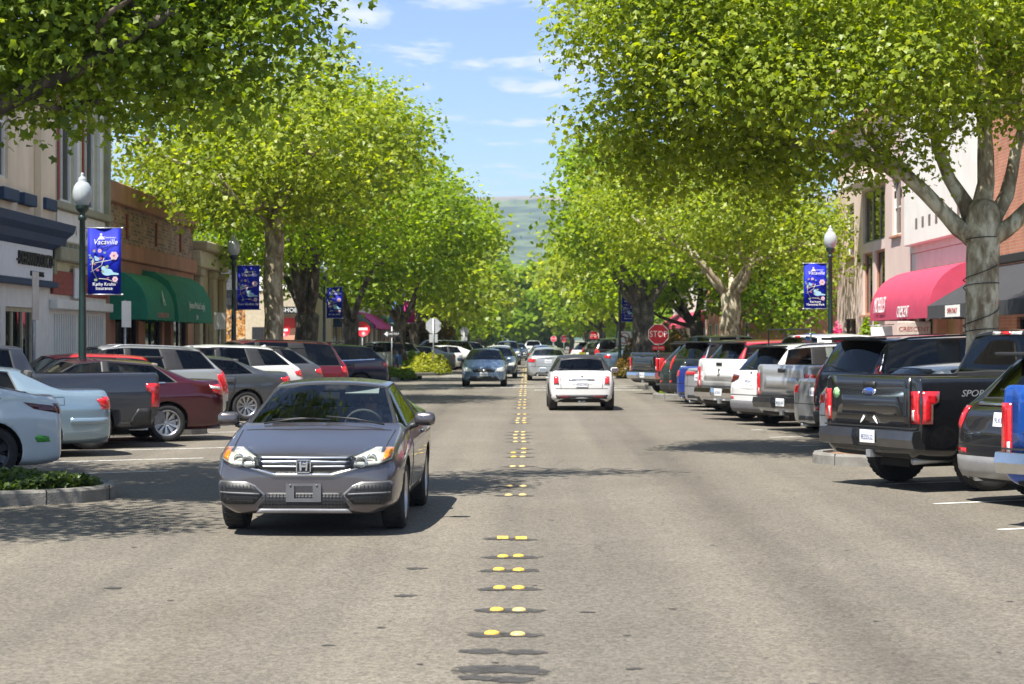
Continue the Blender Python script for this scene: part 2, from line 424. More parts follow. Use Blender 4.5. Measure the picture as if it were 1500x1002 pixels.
    if bed:
        for k in range(1, 8): C(n - 1, k, n - 1, min(k + 1, 8), .8); C(n - 2, k, n - 2, min(k + 1, 8), .6)
        for k in (5, 6, 7): C(last_g, k, last_g, k + 1, .8); C(last_g + 1, k, last_g + 1, k + 1, .95)
    return verts, faces, fm, cr
def eval_mesh(o):
    dg = bpy.context.evaluated_depsgraph_get(); dg.update()
    return bpy.data.meshes.new_from_object(o.evaluated_get(dg))
def shell(p, lod=2):
    """closed body surface with wheel arches cut; material index: 0 paint 1 windscreen 2 side 3 rear 4 pillar 5 under 6 cladding 7 roof"""
    verts, faces, fm, cr = build_cage(p)
    me = bpy.data.meshes.new('shell'); me.from_pydata(verts, [], faces)
    for i in range(8): me.materials.append(M_BLACK)
    me.polygons.foreach_set('material_index', fm)
    at = me.attributes.new('crease_edge', 'FLOAT', 'EDGE')
    vals = []
    for e in me.edges:
        a, b = e.vertices; vals.append(cr.get((min(a, b), max(a, b)), 0.0))
    at.data.foreach_set('value', vals)
    o = bpy.data.objects.new('shell', me); COL.objects.link(o)
    md = o.modifiers.new('s', 'SUBSURF'); md.levels = lod; md.render_levels = lod
    m2 = eval_mesh(o)
    co = np.empty(len(m2.vertices) * 3, 'f'); m2.vertices.foreach_get('co', co); co = co.reshape(-1, 3)
    mn, mx = co.min(0), co.max(0)
    co[:, 0] = (co[:, 0] - (mn[0] + mx[0]) / 2) * (p['L'] / (mx[0] - mn[0]))
    co[:, 1] *= p['W'] / (mx[1] - mn[1])
    co[:, 2] = p['clear'] + (co[:, 2] - mn[2]) * ((p['H'] - p['clear']) / (mx[2] - mn[2]))
    m2.vertices.foreach_set('co', co.ravel())
    o.modifiers.clear(); o.data = m2
    # wheel arches and, for pickups, the bed
    mb = MB(); mb.cur = 5
    L, hw = p['L'], p['W'] / 2
    R = p['wr'] + p.get('gap', .055)
    for d in (p['fo'], p['fo'] + p['wb']):
        for s in (-1, 1):
            n = 28; x0 = L / 2 - d
            prof = [(x0 + R * math.cos(2 * math.pi * i / n), p['wr'] + R * math.sin(2 * math.pi * i / n)) for i in range(n)]
            y0, y1 = (hw - .36, hw + .2) if s > 0 else (-hw - .2, -hw + .36)
            mb.prism(prof, y0, y1, axis='y')
    if p.get('bed'):
        x1, x0 = L / 2 - p['base_d'] - .09, -L / 2 + .19
        mb.box(x0, x1, -hw * .80, hw * .80, p['deck_z'] - .50, p['deck_z'] + .3)
    cut = bpy.data.objects.new('cut', mb.mesh('cut')); COL.objects.link(cut)
    for i in range(8): cut.data.materials.append(M_BLACK)
    bm = bmesh.new(); bm.from_mesh(cut.data); bmesh.ops.recalc_face_normals(bm, faces=bm.faces); bm.to_mesh(cut.data); bm.free()
    md = o.modifiers.new('b', 'BOOLEAN'); md.operation = 'DIFFERENCE'; md.object = cut; md.solver = 'EXACT'
    md.material_mode = 'INDEX'
    m3 = eval_mesh(o)
    bpy.data.objects.remove(o); bpy.data.objects.remove(cut)
    return m3
def components(faces):
    faces = set(faces); out = []
    while faces:
        st = [faces.pop()]; comp = [st[0]]
        while st:
            f = st.pop()
            for e in f.edges:
                for g in e.link_faces:
                    if g in faces: faces.discard(g); st.append(g); comp.append(g)
        out.append(comp)
    return out
VIEWS = {'F': (lambda a, b: Vector((6, a, b)), Vector((-1, 0, 0))), 'B': (lambda a, b: Vector((-6, a, b)), Vector((1, 0, 0))),
         'L': (lambda a, b: Vector((a, 4, b)), Vector((0, -1, 0))), 'R': (lambda a, b: Vector((a, -4, b)), Vector((0, 1, 0))),
         'T': (lambda a, b: Vector((a, b, 5)), Vector((0, 0, -1)))}
def cast(bvh, view, a, b):
    of, d = VIEWS[view]
    o = of(a, b)
    h = bvh.ray_cast(o, d)
    if h[0] is None:
        q = Vector(o)
        q = Vector((0, a, b)) if view in 'FB' else (Vector((a, 0, b)) if view in 'LR' else Vector((a, b, 0)))
        sgn = {'F': (2.2, 0, 0), 'B': (-2.2, 0, 0), 'L': (0, .9, 0), 'R': (0, -.9, 0), 'T': (0, 0, 1.3)}[view]
        h = bvh.find_nearest(q + Vector(sgn))
    n = h[1].normalized()
    if n.dot(d) > 0: n = -n
    return h[0], n
def patch_bm(bvh, poly, view, off=.004, thick=.014, seg=.07, bm=None, mi=0):
    """a thin curved plate: polygon drawn in one view, laid onto the body surface"""
    b = bmesh.new()
    b.faces.new([b.verts.new((q[0], q[1], 0)) for q in poly])
    a0, a1 = min(q[0] for q in poly), max(q[0] for q in poly); c0, c1 = min(q[1] for q in poly), max(q[1] for q in poly)
    for ax, lo, hi in ((0, a0, a1), (1, c0, c1)):
        k = max(1, int((hi - lo) / seg))
        for i in range(1, k):
            v = lo + (hi - lo) * i / k
            pc = Vector((v, 0, 0)) if ax == 0 else Vector((0, v, 0)); no = Vector((1, 0, 0)) if ax == 0 else Vector((0, 1, 0))
            bmesh.ops.bisect_plane(b, geom=b.verts[:] + b.edges[:] + b.faces[:], plane_co=pc, plane_no=no, dist=1e-5)
    d = VIEWS[view][1]
    ctr = None
    for v in b.verts:
        h, n = cast(bvh, view, v.co.x, v.co.y)
        nn = (n - d * .35).normalized()
        v.co = h + nn * off
    bad = set()      # drop what slid off the panel (onto the bonnet, the glass, the far side)
    if view in 'LR':
        m_ = max(abs(v.co.y) for v in b.verts); bad = {v for v in b.verts if abs(v.co.y) < m_ - .16}
    elif view in 'FB':
        sg_ = 1 if view == 'F' else -1; m_ = max(sg_ * v.co.x for v in b.verts); bad = {v for v in b.verts if sg_ * v.co.x < m_ - (.42 if view == 'F' else .20)}
    if bad: bmesh.ops.delete(b, geom=list(bad), context='VERTS')
    bmesh.ops.delete(b, geom=[v for v in b.verts if not v.link_faces], context='VERTS')
    for f in b.faces: f.smooth = True
    b.normal_update()
    s = sum(f.normal.dot(d) * f.calc_area() for f in b.faces)
    if s > 0: bmesh.ops.reverse_faces(b, faces=b.faces)
    if thick:
        be = [e for e in b.edges if len(e.link_faces) == 1]
        r = bmesh.ops.extrude_edge_only(b, edges=be)
        for g in r['geom']:
            if isinstance(g, bmesh.types.BMVert): g.co += d * thick
        for g in r['geom']:
            if isinstance(g, bmesh.types.BMFace): g.smooth = False
    for f in b.faces: f.material_index = mi
    return b
def bm_merge(dst, src):
    me = bpy.data.meshes.new('t'); src.to_mesh(me); src.free(); dst.from_mesh(me); bpy.data.meshes.remove(me)
def patch(bvh, polys, mat, name, parent, off=.004, thick=.014, seg=.07):
    """polys: list of (view, polygon[, material index])"""
    bm = bmesh.new()
    for it in polys:
        bm_merge(bm, patch_bm(bvh, it[1], it[0], off, thick, seg, mi=it[2] if len(it) > 2 else 0))
    me = bpy.data.meshes.new(name); bm.to_mesh(me); bm.free()
    return mesh_obj(name, me, mat, parent)
def strip_mesh(mb, bvh, pts, view, w=.010, off=.0022, seg=.06):
    pp = []
    for (a, b) in zip(pts[:-1], pts[1:]):
        k = max(1, int(math.dist(a, b) / seg))
        pp += [(lerp(a[0], b[0], i / k), lerp(a[1], b[1], i / k)) for i in range(k)]
    pp.append(pts[-1])
    vs = []
    for i, q in enumerate(pp):
        a, b = pp[max(i - 1, 0)], pp[min(i + 1, len(pp) - 1)]
        t = Vector((b[0] - a[0], b[1] - a[1])).normalized(); nrm = Vector((-t.y, t.x)) * w / 2
        for s in (-1, 1):
            h, n = cast(bvh, view, q[0] + nrm.x * s, q[1] + nrm.y * s); vs.append(h + n * off)
    fs = [(2 * i, 2 * i + 1, 2 * i + 3, 2 * i + 2) for i in range(len(pp) - 1)]
    if view in 'RF': fs = [f[::-1] for f in fs]
    mb.add(vs, fs, True)
_wheel_cache = {}
def wheel_meshes(r, style):
    k = (round(r, 3), style)
    if k in _wheel_cache: return _wheel_cache[k]
    w = .215 if r < .35 else .26
    rr = r * (.70 if style != 'truck' else .60)
    t = MB()
    t.lathe([(rr - .02, -w * .40), (rr, -w * .46), (r * .86, -w * .52), (r * .95, -w * .47), (r * .99, -w * .36), (r, -w * .15), (r, w * .15), (r * .99, w * .36), (r * .95, w * .47), (r * .86, w * .52), (rr, w * .46), (rr - .02, w * .40)], n=36, axis='y')
    if r > .2:
        for i in range(36):      # tread blocks
            a = 2 * math.pi * i / 36
            M = Matrix.Rotation(a, 4, 'Y')
            for y0, y1 in ((-w * .36, -w * .08), (w * .08, w * .36)):
                t.box(-r * .055, r * .055, y0, y1, r - .012, r + .004, M)
    g = MB()
    g.cur = 0
    f = w * .36
    g.lathe([(rr, w * .47), (rr - .012, w * .475), (rr - .03, w * .40), (rr - .045, -w * .38)], n=36, axis='y')
    g.lathe([(.001, f - .03), (.03, f - .03), (.062, f - .035), (.07, f - .06)], n=20, axis='y')
    ns = {'ten': 10, 'five': 5, 'truck': 6, 'aero': 7, 'multi': 9}[style]
    for i in range(ns):
        a = 2 * math.pi * i / ns
        M = Matrix.Rotation(a, 4, 'Y')
        h0, h1 = {'ten': (.022, .030), 'five': (.045, .036), 'truck': (.040, .055), 'aero': (.05, .075), 'multi': (.020, .030)}[style]
        z0, z1 = .045, rr - .02
        vs = []
        for z, hh, yy in ((z0, h0, f - .03), (lerp(z0, z1, .6), lerp(h0, h1, .5), f - .02), (z1, h1, f - .0)):
            vs += [M @ Vector((x, y, z)) for x, y in ((-hh, yy - .035), (-hh * .7, yy), (hh * .7, yy), (hh, yy - .035))]
        fs = []
        for s in (0, 4):
            for c in range(3): fs.append((s + c, s + c + 1, s + c + 5, s + c + 4))
            fs.append((s + 3, s, s + 4, s + 7))
        g.add(vs, fs)
        if style in ('ten', 'five', 'truck', 'multi'):
            g.lathe([(.001, f - .022), (.008, f - .022), (.009, f - .032)], n=8, axis='y', M=M @ Matrix.Translation((0, 0, .052)))
    g.cur = 1
    g.lathe([(rr - .03, -w * .1), (.12, -w * .12), (.001, -w * .12)], n=28, axis='y')   # brake disc / dark behind spokes
    out = (bevel_or(t.mesh('tyre')), g.mesh('rim'))
    _wheel_cache[k] = out
    return out
def bevel_or(me): return me
def rounded_box(name, sx, sy, sz, mat, parent, loc, rot=(0, 0, 0), r=.3, taper=0.0):
    bm = bmesh.new(); bmesh.ops.create_cube(bm, size=1.0)
    for v in bm.verts:
        v.co.x *= sx; v.co.y *= sy; v.co.z *= sz
        if taper and v.co.y < 0: v.co.z *= 1 - taper; v.co.x *= 1 - taper
    bmesh.ops.bevel(bm, geom=bm.edges[:], offset=min(sx, sy, sz) * r, segments=3, affect='EDGES', profile=.5)
    for f in bm.faces: f.smooth = True
    me = bpy.data.meshes.new(name); bm.to_mesh(me); bm.free()
    o = mesh_obj(name, me, mat, parent); o.location = loc; o.rotation_euler = rot
    return o
def mirror_poly(poly): return [(-a, b) for a, b in poly][::-1]
def make_interior(p, root, tan=False):
    L, hw, H = p['L'], p['W'] / 2, p['H']
    m = M_INTERIOR if not tan else pm('interior_tan', (.22, .19, .15), rough=.8)
    x = lambda d: L / 2 - d
    mb = MB()
    fz = p['clear'] + .16
    rear = p['base_d'] - (.1 if p.get('bed') else -.1)
    mb.box(x(min(rear, L - .3)), x(p['cowl_d']), -hw * .84, hw * .84, fz - .04, fz)
    bz = p['belt0']
    mb.box(x(p['cowl_d'] + .42), x(p['cowl_d'] + .02), -hw * .80, hw * .80, fz, bz - .03)       # dashboard
    def seat(xc, yc, w, top):
        M = Matrix.Translation((xc, yc, 0))
        mb.box(-.25, .27, -w / 2, w / 2, fz + .12, fz + .34, M)
        B = M @ Matrix.Translation((-.22, 0, fz + .30)) @ Matrix.Rotation(rad(-14), 4, 'Y')
        mb.box(-.07, .07, -w / 2 * .92, w / 2 * .92, 0, top - fz - .48, B)
        for k in ((0,) if w < .7 else (-.38, .38)):
            mb.box(-.04, .05, k - .13, k + .13, top - fz - .44, top - fz - .22, B)
    top = H - .12
    xs = x(p['head_d'] + .28)
    for s in (-1, 1): seat(xs, s * hw * .42, .5, top)
    if p['base_d'] - p['head_d'] > 1.6: seat(xs - .86, 0, hw * 1.5, top - .04)
    me = mb.mesh('interior'); bevel_mesh(me, .03, 2)
    mesh_obj('interior', me, m, root)
    sw = MB(); c = Matrix.Translation((x(p['cowl_d'] + .52), hw * .42, bz + .0)) @ Matrix.Rotation(rad(-65), 4, 'Y')
    pts = [c @ Vector((.185 * math.cos(a), .185 * math.sin(a), 0)) for a in [2 * math.pi * i / 20 for i in range(21)]]
    sw.tube(pts, .016, 6, caps=False); sw.tube([c @ Vector((0, -.18, 0)), c @ Vector((0, 0, -.03)), c @ Vector((0, .18, 0))], .022, 6)
    sw.tube([c @ Vector((0, 0, -.03)), c @ Vector((0, 0, -.3))], .03, 6)
    sw.build('steering_wheel', M_INTERIOR if not tan else M_GREYTRIM, root)
def plate(root, loc, rz, text, w=.305, h=.155):
    mb = MB(); mb.box(-.004, .004, -w / 2, w / 2, -h / 2, h / 2)
    me = mb.mesh('license_plate'); bevel_mesh(me, .004)
    o = mesh_obj('license_plate', me, M_PLATE, root); o.location = loc; o.rotation_euler = rz
    if text:
        lettering(text, .085, frame((-.006, 0, -.012), (0, -1, 0), (0, 0, 1)), M_PLATEBLUE, o, .001, stretch=.8, name='plate_number')
    return o
def make_car(kind, paint_m, label, cat='car', loc=(0, 0, 0), heading=0.0, group=None, lod=2, name='parked_car', over=None, glass=M_GLASS, rear_glass=None,
             wheel='ten', rim_m=None, detail=2, tan=False, **o):
    """a vehicle: nose along +X of its own axes; heading = world angle of the nose direction"""
    p = dict(TYPES[kind]); p.update(over or {})
    root = empty(name, loc, heading, label, cat, group)
    L, hw, H = p['L'], p['W'] / 2, p['H']
    X = lambda d: L / 2 - d
    m3 = shell(p, lod)
    bm = bmesh.new(); bm.from_mesh(m3); bpy.data.meshes.remove(m3)
    for f in bm.faces: f.smooth = f.material_index != 5
    bmesh.ops.triangulate(bm, faces=[f for f in bm.faces if len(f.verts) > 4])
    bvh = BVHTree.FromBMesh(bm)
    gl = {1: 'windshield', 2: 'side_window', 3: 'rear_window'}
    for mi, nm in gl.items():
        for comp in components([f for f in bm.faces if f.material_index == mi]):
            if sum(f.calc_area() for f in comp) < .02: continue
            r = bmesh.ops.inset_region(bm, faces=comp, thickness=.020 if mi == 2 else .028, depth=-.006, use_boundary=True, use_even_offset=True)
            for f in r['faces']: f.material_index = 4; f.smooth = False
            g = bmesh.new(); vm = {}
            for f in comp:
                nf = g.faces.new([vm.setdefault(v, None) or vm.__setitem__(v, g.verts.new(v.co)) or vm[v] for v in f.verts]); nf.smooth = True
            me = bpy.data.meshes.new(nm); g.to_mesh(me); g.free()
            gm = glass if mi != 3 else (rear_glass or glass)
            if mi == 2 and rear_glass:
                xc = sum(f.calc_center_median().x for f in comp) / len(comp)
                if xc < X(p['b_d']) - .1: gm = rear_glass
            mesh_obj(nm, me, gm, root)
            bmesh.ops.delete(bm, geom=comp, context='FACES')
    me = bpy.data.meshes.new('body'); bm.to_mesh(me); bm.free()
    trim = M_BLACK
    clad = o.get('clad_m', M_GREYTRIM)
    for m in (paint_m, trim, trim, trim, trim, M_UNDER, clad, o.get('roof_m', paint_m)): me.materials.append(m)
    mesh_obj('body', me, None, root)
    # wheels
    tm, rm = wheel_meshes(p['wr'], wheel)
    if not tm.materials: tm.materials.append(M_RUBBER)
    rim_m = rim_m or M_ALLOY
    key = (rm.name, rim_m.name)
    if key not in _wheel_cache:
        r2 = rm.copy(); r2.materials.clear(); r2.materials.append(rim_m); r2.materials.append(M_UNDER); _wheel_cache[key] = r2
    rm = _wheel_cache[key]
    for d in (p['fo'], p['fo'] + p['wb']):
        for s in (1, -1):
            w = mesh_obj('wheel', tm, None, root); w.location = (X(d), s * (hw - .125), p['wr'])
            w.rotation_euler = (0, random.random() * 6, 0 if s > 0 else math.pi)
            ri = mesh_obj('rim', rm, None, w)
    if detail < 1: return root, p, bvh
    make_interior(p, root, tan)
    zb, b0 = p['clear'], p['belt0']
    sill = zb + .10
    # doors, handles, panel gaps
    xa, xb_, xc = X(p['cowl_d'] + .34), X(p['b_d'] + .05), X(p['c_d'] + .06)
    xr = X(p['fo'] + p['wb']) + p['wr'] + .10
    gap = MB()
    two = p.get('doors', 4) == 2
    bz = lambda x_: lerp(p['belt0'], p['belt1'], max(0, min(1, (X(p['cowl_d']) - x_) / (p['base_d'] - p['cowl_d'])))) - .035
    d1 = [(xa, sill), (xa + .02, lerp(sill, b0, .6)), (xa - .0, bz(xa)), (xb_ + .012, bz(xb_)), (xb_ + .012, sill)]
    if two: d1 = [(xa, sill), (xa + .02, lerp(sill, b0, .6)), (xa, bz(xa)), (xb_ - .35, bz(xb_ - .35)), (xb_ - .33, lerp(sill, b0, .5)), (xb_ - .22, sill)]
    d2 = None if two else [(xb_ - .012, sill), (xb_ - .012, bz(xb_)), (xc, bz(xc)), (min(xc + .05, xb_ - .4), lerp(sill, b0, .55)), (max(xr, xc), lerp(sill, b0, .22)) if xr > xc else (xc + .04, lerp(sill, b0, .3)), (max(xr + .05, xc + .05), sill)]
    if p.get('bed') and p['L'] < 5.5: d2 = None
    for v, s in (('L', 1), ('R', -1)):
        for dpoly in (d1, d2):
            if not dpoly: continue
            dd = patch(bvh, [(v, dpoly)], paint_m, 'door', root, off=.0035, thick=.004, seg=.06 if lod > 1 else .12)
            hx = dpoly[3][0] + (.20 if not two else .25) if dpoly is d1 else dpoly[2][0] + .17
            hz = bz(hx) - .10
            h, n = cast(bvh, v, hx, hz)
            rounded_box('door_handle', .20, .035, .032, o.get('handle_m', paint_m), dd, h + n * .02)
            c = Vector((sum(q[0] for q in dpoly) / len(dpoly), sum(q[1] for q in dpoly) / len(dpoly)))
            big = dpoly + [dpoly[0]]
            strip_mesh(gap, bvh, big, v, w=.016, off=.0018, seg=.08)
        # rocker line
    x1, x2 = X(p['fo']) , X(p['cowl_d'] - .12)
    for s in (1, -1):                       # bonnet shut lines
        strip_mesh(gap, bvh, [(X(.36), s * hw * .80), (X(p['fo']), s * hw * .83), (x2 - .05, s * hw * .84)], 'T', w=.010)
    strip_mesh(gap, bvh, [(x2 - .02, -hw * .8), (x2 + .12, -hw * .3), (x2 + .12, hw * .3), (x2 - .02, hw * .8)], 'T', w=.02)
    gap.build('panel_gap', M_SEAM, root)
    # mirrors
    for s in (1, -1):
        mx = X(p['cowl_d'] + .48); mz = bz(mx) + .10
        big = 1.35 if p.get('bed') or kind == 'bigsuv' else 1.0
        mo = rounded_box('side_mirror', .12, .21 * big, .135 * big, o.get('mirror_m', paint_m), root, (mx, s * (hw + .10 * big), mz), (0, 0, s * rad(-8)), r=.42)
        mg = MB(); mg.box(-.066, -.060, -.085 * big, .085 * big, -.05 * big, .05 * big); mg.build('mirror_glass', M_CHROME, mo)
        st_ = MB(); st_.tube([(0, -s * .07 * big, -.05), (0.0, -s * .19 * big, -.09)], [.03, .035], 6); st_.build('mirror_arm', M_BLACK, mo)
    return root, p, bvh
def sedan_rear(root, p, bvh, tl=None, plate_txt=None, lampm=None, plate_z=None, wrap=.28, diffuser=True, exhaust=True, badge=True):
    L, hw = p['L'], p['W'] / 2; tz = p['tail_z']; zb = p['clear']
    tl = tl or [(.60 * hw, tz - .12), (.97 * hw, tz - .10), (.99 * hw, tz - .24), (.93 * hw, tz - .30), (.62 * hw, tz - .26)]
    for s in (1, -1):
        poly = tl if s > 0 else mirror_poly(tl)
        z0, z1 = min(q[1] for q in tl), max(q[1] for q in tl)
        sp = [(-L / 2 + .08, z0 + .03), (-L / 2 + .09, z1 - .02), (-L / 2 + wrap, z1 - .04), (-L / 2 + wrap * .75, z0 + .05)]
        patch(bvh, [('B', poly), ('L' if s > 0 else 'R', sp)], lampm or M_LAMPRED, 'taillight', root, off=.010, thick=.02, seg=.05)
    g = MB()
    zc = zb + .42 if not p.get('hatch') else zb + .40
    strip_mesh(g, bvh, [(-hw * .88, zc), (hw * .88, zc)], 'B', w=.014)
    for s in (1, -1): strip_mesh(g, bvh, [(s * hw * .58, zc), (s * hw * .60, tz - .05)], 'B', w=.012)
    g.build('boot_gap', M_SEAM, root)
    if diffuser:
        patch(bvh, [('B', [(-hw * .62, zb + .06), (hw * .62, zb + .06), (hw * .55, zb + .20), (-hw * .55, zb + .20)])], M_BLACK, 'rear_diffuser', root, off=.006)
    pz = plate_z or (tz - .24 if not p.get('hatch') else tz - .16)
    h, n = cast(bvh, 'B', 0, pz)
    if plate_txt is not None: plate(root, h + Vector((-.012, 0, 0)), (0, 0, 0), plate_txt)
    if badge:
        h, n = cast(bvh, 'B', 0, pz + .16)
        b = MB(); b.lathe([(.001, -.008), (.035, -.008), (.04, 0)], 16, axis='x', M=Matrix.Translation(h)); b.build('emblem', M_CHROME, root)
    if exhaust:
        e = MB(); e.tube([(-L / 2 + .5, hw * .5, zb + .03), (-L / 2 + .03, hw * .5, zb + .03)], .035, 10); e.build('exhaust', M_STEEL, root)
def sedan_front(root, p, bvh, plate_txt=None, grille_m=None):
    L, hw = p['L'], p['W'] / 2; nz = p['nose_z']; zb = p['clear']
    for s in (1, -1):
        hl = [(.52 * hw, nz - .14), (.60 * hw, nz - .03), (.93 * hw, nz + .06), (.97 * hw, nz - .04), (.80 * hw, nz - .16)]
        sp = [(L / 2 - .16, nz - .10), (L / 2 - .16, nz + .02), (L / 2 - .55, nz + .10), (L / 2 - .42, nz - .02)]
        patch(bvh, [('F', hl if s > 0 else mirror_poly(hl)), ('L' if s > 0 else 'R', sp)], M_LAMPCLEAR, 'headlight', root, off=.010, thick=.02, seg=.05)
    patch(bvh, [('F', [(-.50 * hw, nz - .05), (-.46 * hw, nz - .17), (.46 * hw, nz - .17), (.50 * hw, nz - .05)])], grille_m or M_BLACK, 'grille', root, off=.008)
    patch(bvh, [('F', [(-.60 * hw, zb + .20), (-.68 * hw, zb + .06), (.68 * hw, zb + .06), (.60 * hw, zb + .20)])], M_BLACK, 'lower_intake', root, off=.006)
    h, n = cast(bvh, 'F', 0, nz - .11)
    b = MB(); b.lathe([(.001, .016), (.05, .014), (.055, 0)], 18, axis='x', M=Matrix.Translation(h)); b.build('emblem', M_CHROME, root)
    h, n = cast(bvh, 'F', 0, zb + .28)
    if plate_txt is not None: plate(root, h + Vector((.02, 0, 0)), (0, 0, math.pi), plate_txt)
def roof_rails(root, p, bvh, mat=M_BLACK, bars=False):
    L, hw, H = p['L'], p['W'] / 2, p['H']
    for s in (1, -1):
        y = s * hw * p['roofw'] * .90
        pts = []
        for i in range(9):
            d = lerp(p['head_d'] + .25, p['rear_d'] - .25, i / 8)
            h, n = cast(bvh, 'T', L / 2 - d, y); pts.append(h + Vector((0, 0, .035 if 0 < i < 8 else -.01)))
        m = MB(); m.tube(pts, .018, 6); m.build('roof_rail', mat, root)
def antenna_fin(root, p, bvh, mat):
    h, n = cast(bvh, 'T', p['L'] / 2 - p['rear_d'] + .12, 0)
    m = MB(); m.prism([(.11, 0), (-.06, 0), (-.055, .045), (-.02, .055), (.02, .035)], -.014, .014, axis='y', M=Matrix.Translation(h - Vector((0, 0, .008))))
    me = m.mesh('antenna_fin'); bevel_mesh(me, .008, 2); mesh_obj('antenna_fin', me, mat, root)
def arch_trim(root, p, bvh, mat=M_GREYTRIM, w=.06):
    for d in (p['fo'], p['fo'] + p['wb']):
        R0 = p['wr'] + p.get('gap', .055) + .004; R1 = R0 + w; x0 = p['L'] / 2 - d; a0 = math.asin(max(-1, (p['clear'] + .07 - p['wr']) / R0))
        for v in 'LR':
            polys = []
            n = 10
            for i in range(n):
                t0, t1 = lerp(a0, math.pi - a0, i / n), lerp(a0, math.pi - a0, (i + 1) / n)
                polys.append((v, [(x0 + R0 * math.cos(t0), p['wr'] + R0 * math.sin(t0)), (x0 + R1 * math.cos(t0), p['wr'] + R1 * math.sin(t0)),
                                  (x0 + R1 * math.cos(t1), p['wr'] + R1 * math.sin(t1)), (x0 + R0 * math.cos(t1), p['wr'] + R0 * math.sin(t1))]))
            patch(bvh, polys, mat, 'arch_trim', root, off=.012, thick=.02, seg=.2)
# ================================================================== trees
def leaf_material(name, dark, mid, light, trans=0.45):
    if name in MATS: return MATS[name]
    m = bpy.data.materials.new(name); m.use_nodes = True; t = m.node_tree
    for n in list(t.nodes): t.nodes.remove(n)
    o = t.nodes.new('ShaderNodeOutputMaterial')
    at = t.nodes.new('ShaderNodeAttribute'); at.attribute_name = 'leaf_rnd'
    rp = t.nodes.new('ShaderNodeValToRGB')
    e = rp.color_ramp.elements
    e[0].position = 0.0; e[0].color = (*dark, 1); e[1].position = 1.0; e[1].color = (*light, 1)
    x = e.new(0.5); x.color = (*mid, 1)
    t.links.new(at.outputs['Fac'], rp.inputs[0])
    pb = t.nodes.new('ShaderNodeBsdfPrincipled'); pb.inputs['Roughness'].default_value = 0.42; pb.inputs['Specular IOR Level'].default_value = 0.35
    tl = t.nodes.new('ShaderNodeBsdfTranslucent')
    hs = t.nodes.new('ShaderNodeHueSaturation'); hs.inputs['Hue'].default_value = 0.487; hs.inputs['Saturation'].default_value = 1.1; hs.inputs['Value'].default_value = 1.75
    t.links.new(rp.outputs[0], hs.inputs['Color'])
    t.links.new(rp.outputs[0], pb.inputs['Base Color']); t.links.new(hs.outputs[0], tl.inputs['Color'])
    mx = t.nodes.new('ShaderNodeMixShader'); mx.inputs[0].default_value = trans
    t.links.new(pb.outputs[0], mx.inputs[1]); t.links.new(tl.outputs[0], mx.inputs[2]); t.links.new(mx.outputs[0], o.inputs[0])
    MATS[name] = m
    return m
def bark_material(name, a, b, c, scale=3.0):
    if name in MATS: return MATS[name]
    m, t, bs = nodes_of(name)
    bs.inputs['Roughness'].default_value = 0.85
    tc = t.nodes.new('ShaderNodeTexCoord'); mp = t.nodes.new('ShaderNodeMapping'); mp.inputs['Scale'].default_value = (1, 1, .45)
    t.links.new(tc.outputs['Object'], mp.inputs[0])
    nz = t.nodes.new('ShaderNodeTexNoise'); nz.inputs['Scale'].default_value = scale; nz.inputs['Detail'].default_value = 8; nz.inputs['Distortion'].default_value = .45
    nz.inputs['Roughness'].default_value = .62
    t.links.new(mp.outputs[0], nz.inputs['Vector'])
    rp = t.nodes.new('ShaderNodeValToRGB'); e = rp.color_ramp.elements
    e[0].position = .40; e[0].color = (*a, 1); e[1].position = .60; e[1].color = (*c, 1); x = e.new(.5); x.color = (*b, 1)
    t.links.new(nz.outputs['Fac'], rp.inputs[0]); t.links.new(rp.outputs[0], bs.inputs['Base Color'])
    n2 = t.nodes.new('ShaderNodeTexNoise'); n2.inputs['Scale'].default_value = scale * 9; n2.inputs['Detail'].default_value = 6
    t.links.new(mp.outputs[0], n2.inputs['Vector'])
    bp = t.nodes.new('ShaderNodeBump'); bp.inputs['Strength'].default_value = .5; bp.inputs['Distance'].default_value = .03
    t.links.new(n2.outputs['Fac'], bp.inputs['Height']); t.links.new(bp.outputs[0], bs.inputs['Normal'])
    MATS[name] = m
    return m
BARK_PLANE = bark_material('plane_bark', (.17, .125, .075), (.31, .26, .175), (.54, .49, .37), 5.0)
BARK_DARK = bark_material('dark_bark', (.030, .024, .018), (.065, .052, .040), (.14, .115, .09), 5)
LEAF_PLANE = leaf_material('plane_leaf', (.065, .105, .011), (.215, .285, .022), (.420, .465, .075), .52)
LEAF_NEAR = leaf_material('near_plane_leaf', (.050, .092, .012), (.155, .230, .020), (.330, .405, .060), .50)
LEAF_GREEN = leaf_material('bright_green_leaf', (.075, .130, .008), (.185, .285, .014), (.340, .440, .032), .54)
LEAF_DARK = leaf_material('deep_green_leaf', (.055, .105, .010), (.140, .220, .014), (.280, .360, .030), .50)
LEAF_YELLOW = leaf_material('yellow_green_leaf', (.13, .17, .012), (.25, .28, .02), (.38, .38, .03), .4)
LEAF_RUST = leaf_material('rusty_leaf', (.09, .08, .015), (.16, .13, .02), (.26, .12, .03), .4)
LEAF_IVY = leaf_material('ivy_leaf', (.025, .055, .010), (.060, .110, .016), (.150, .20, .035), .35)
LEAF_PINK = leaf_material('bougainvillea_bract', (.42, .02, .09), (.62, .05, .17), (.75, .12, .26), .35)
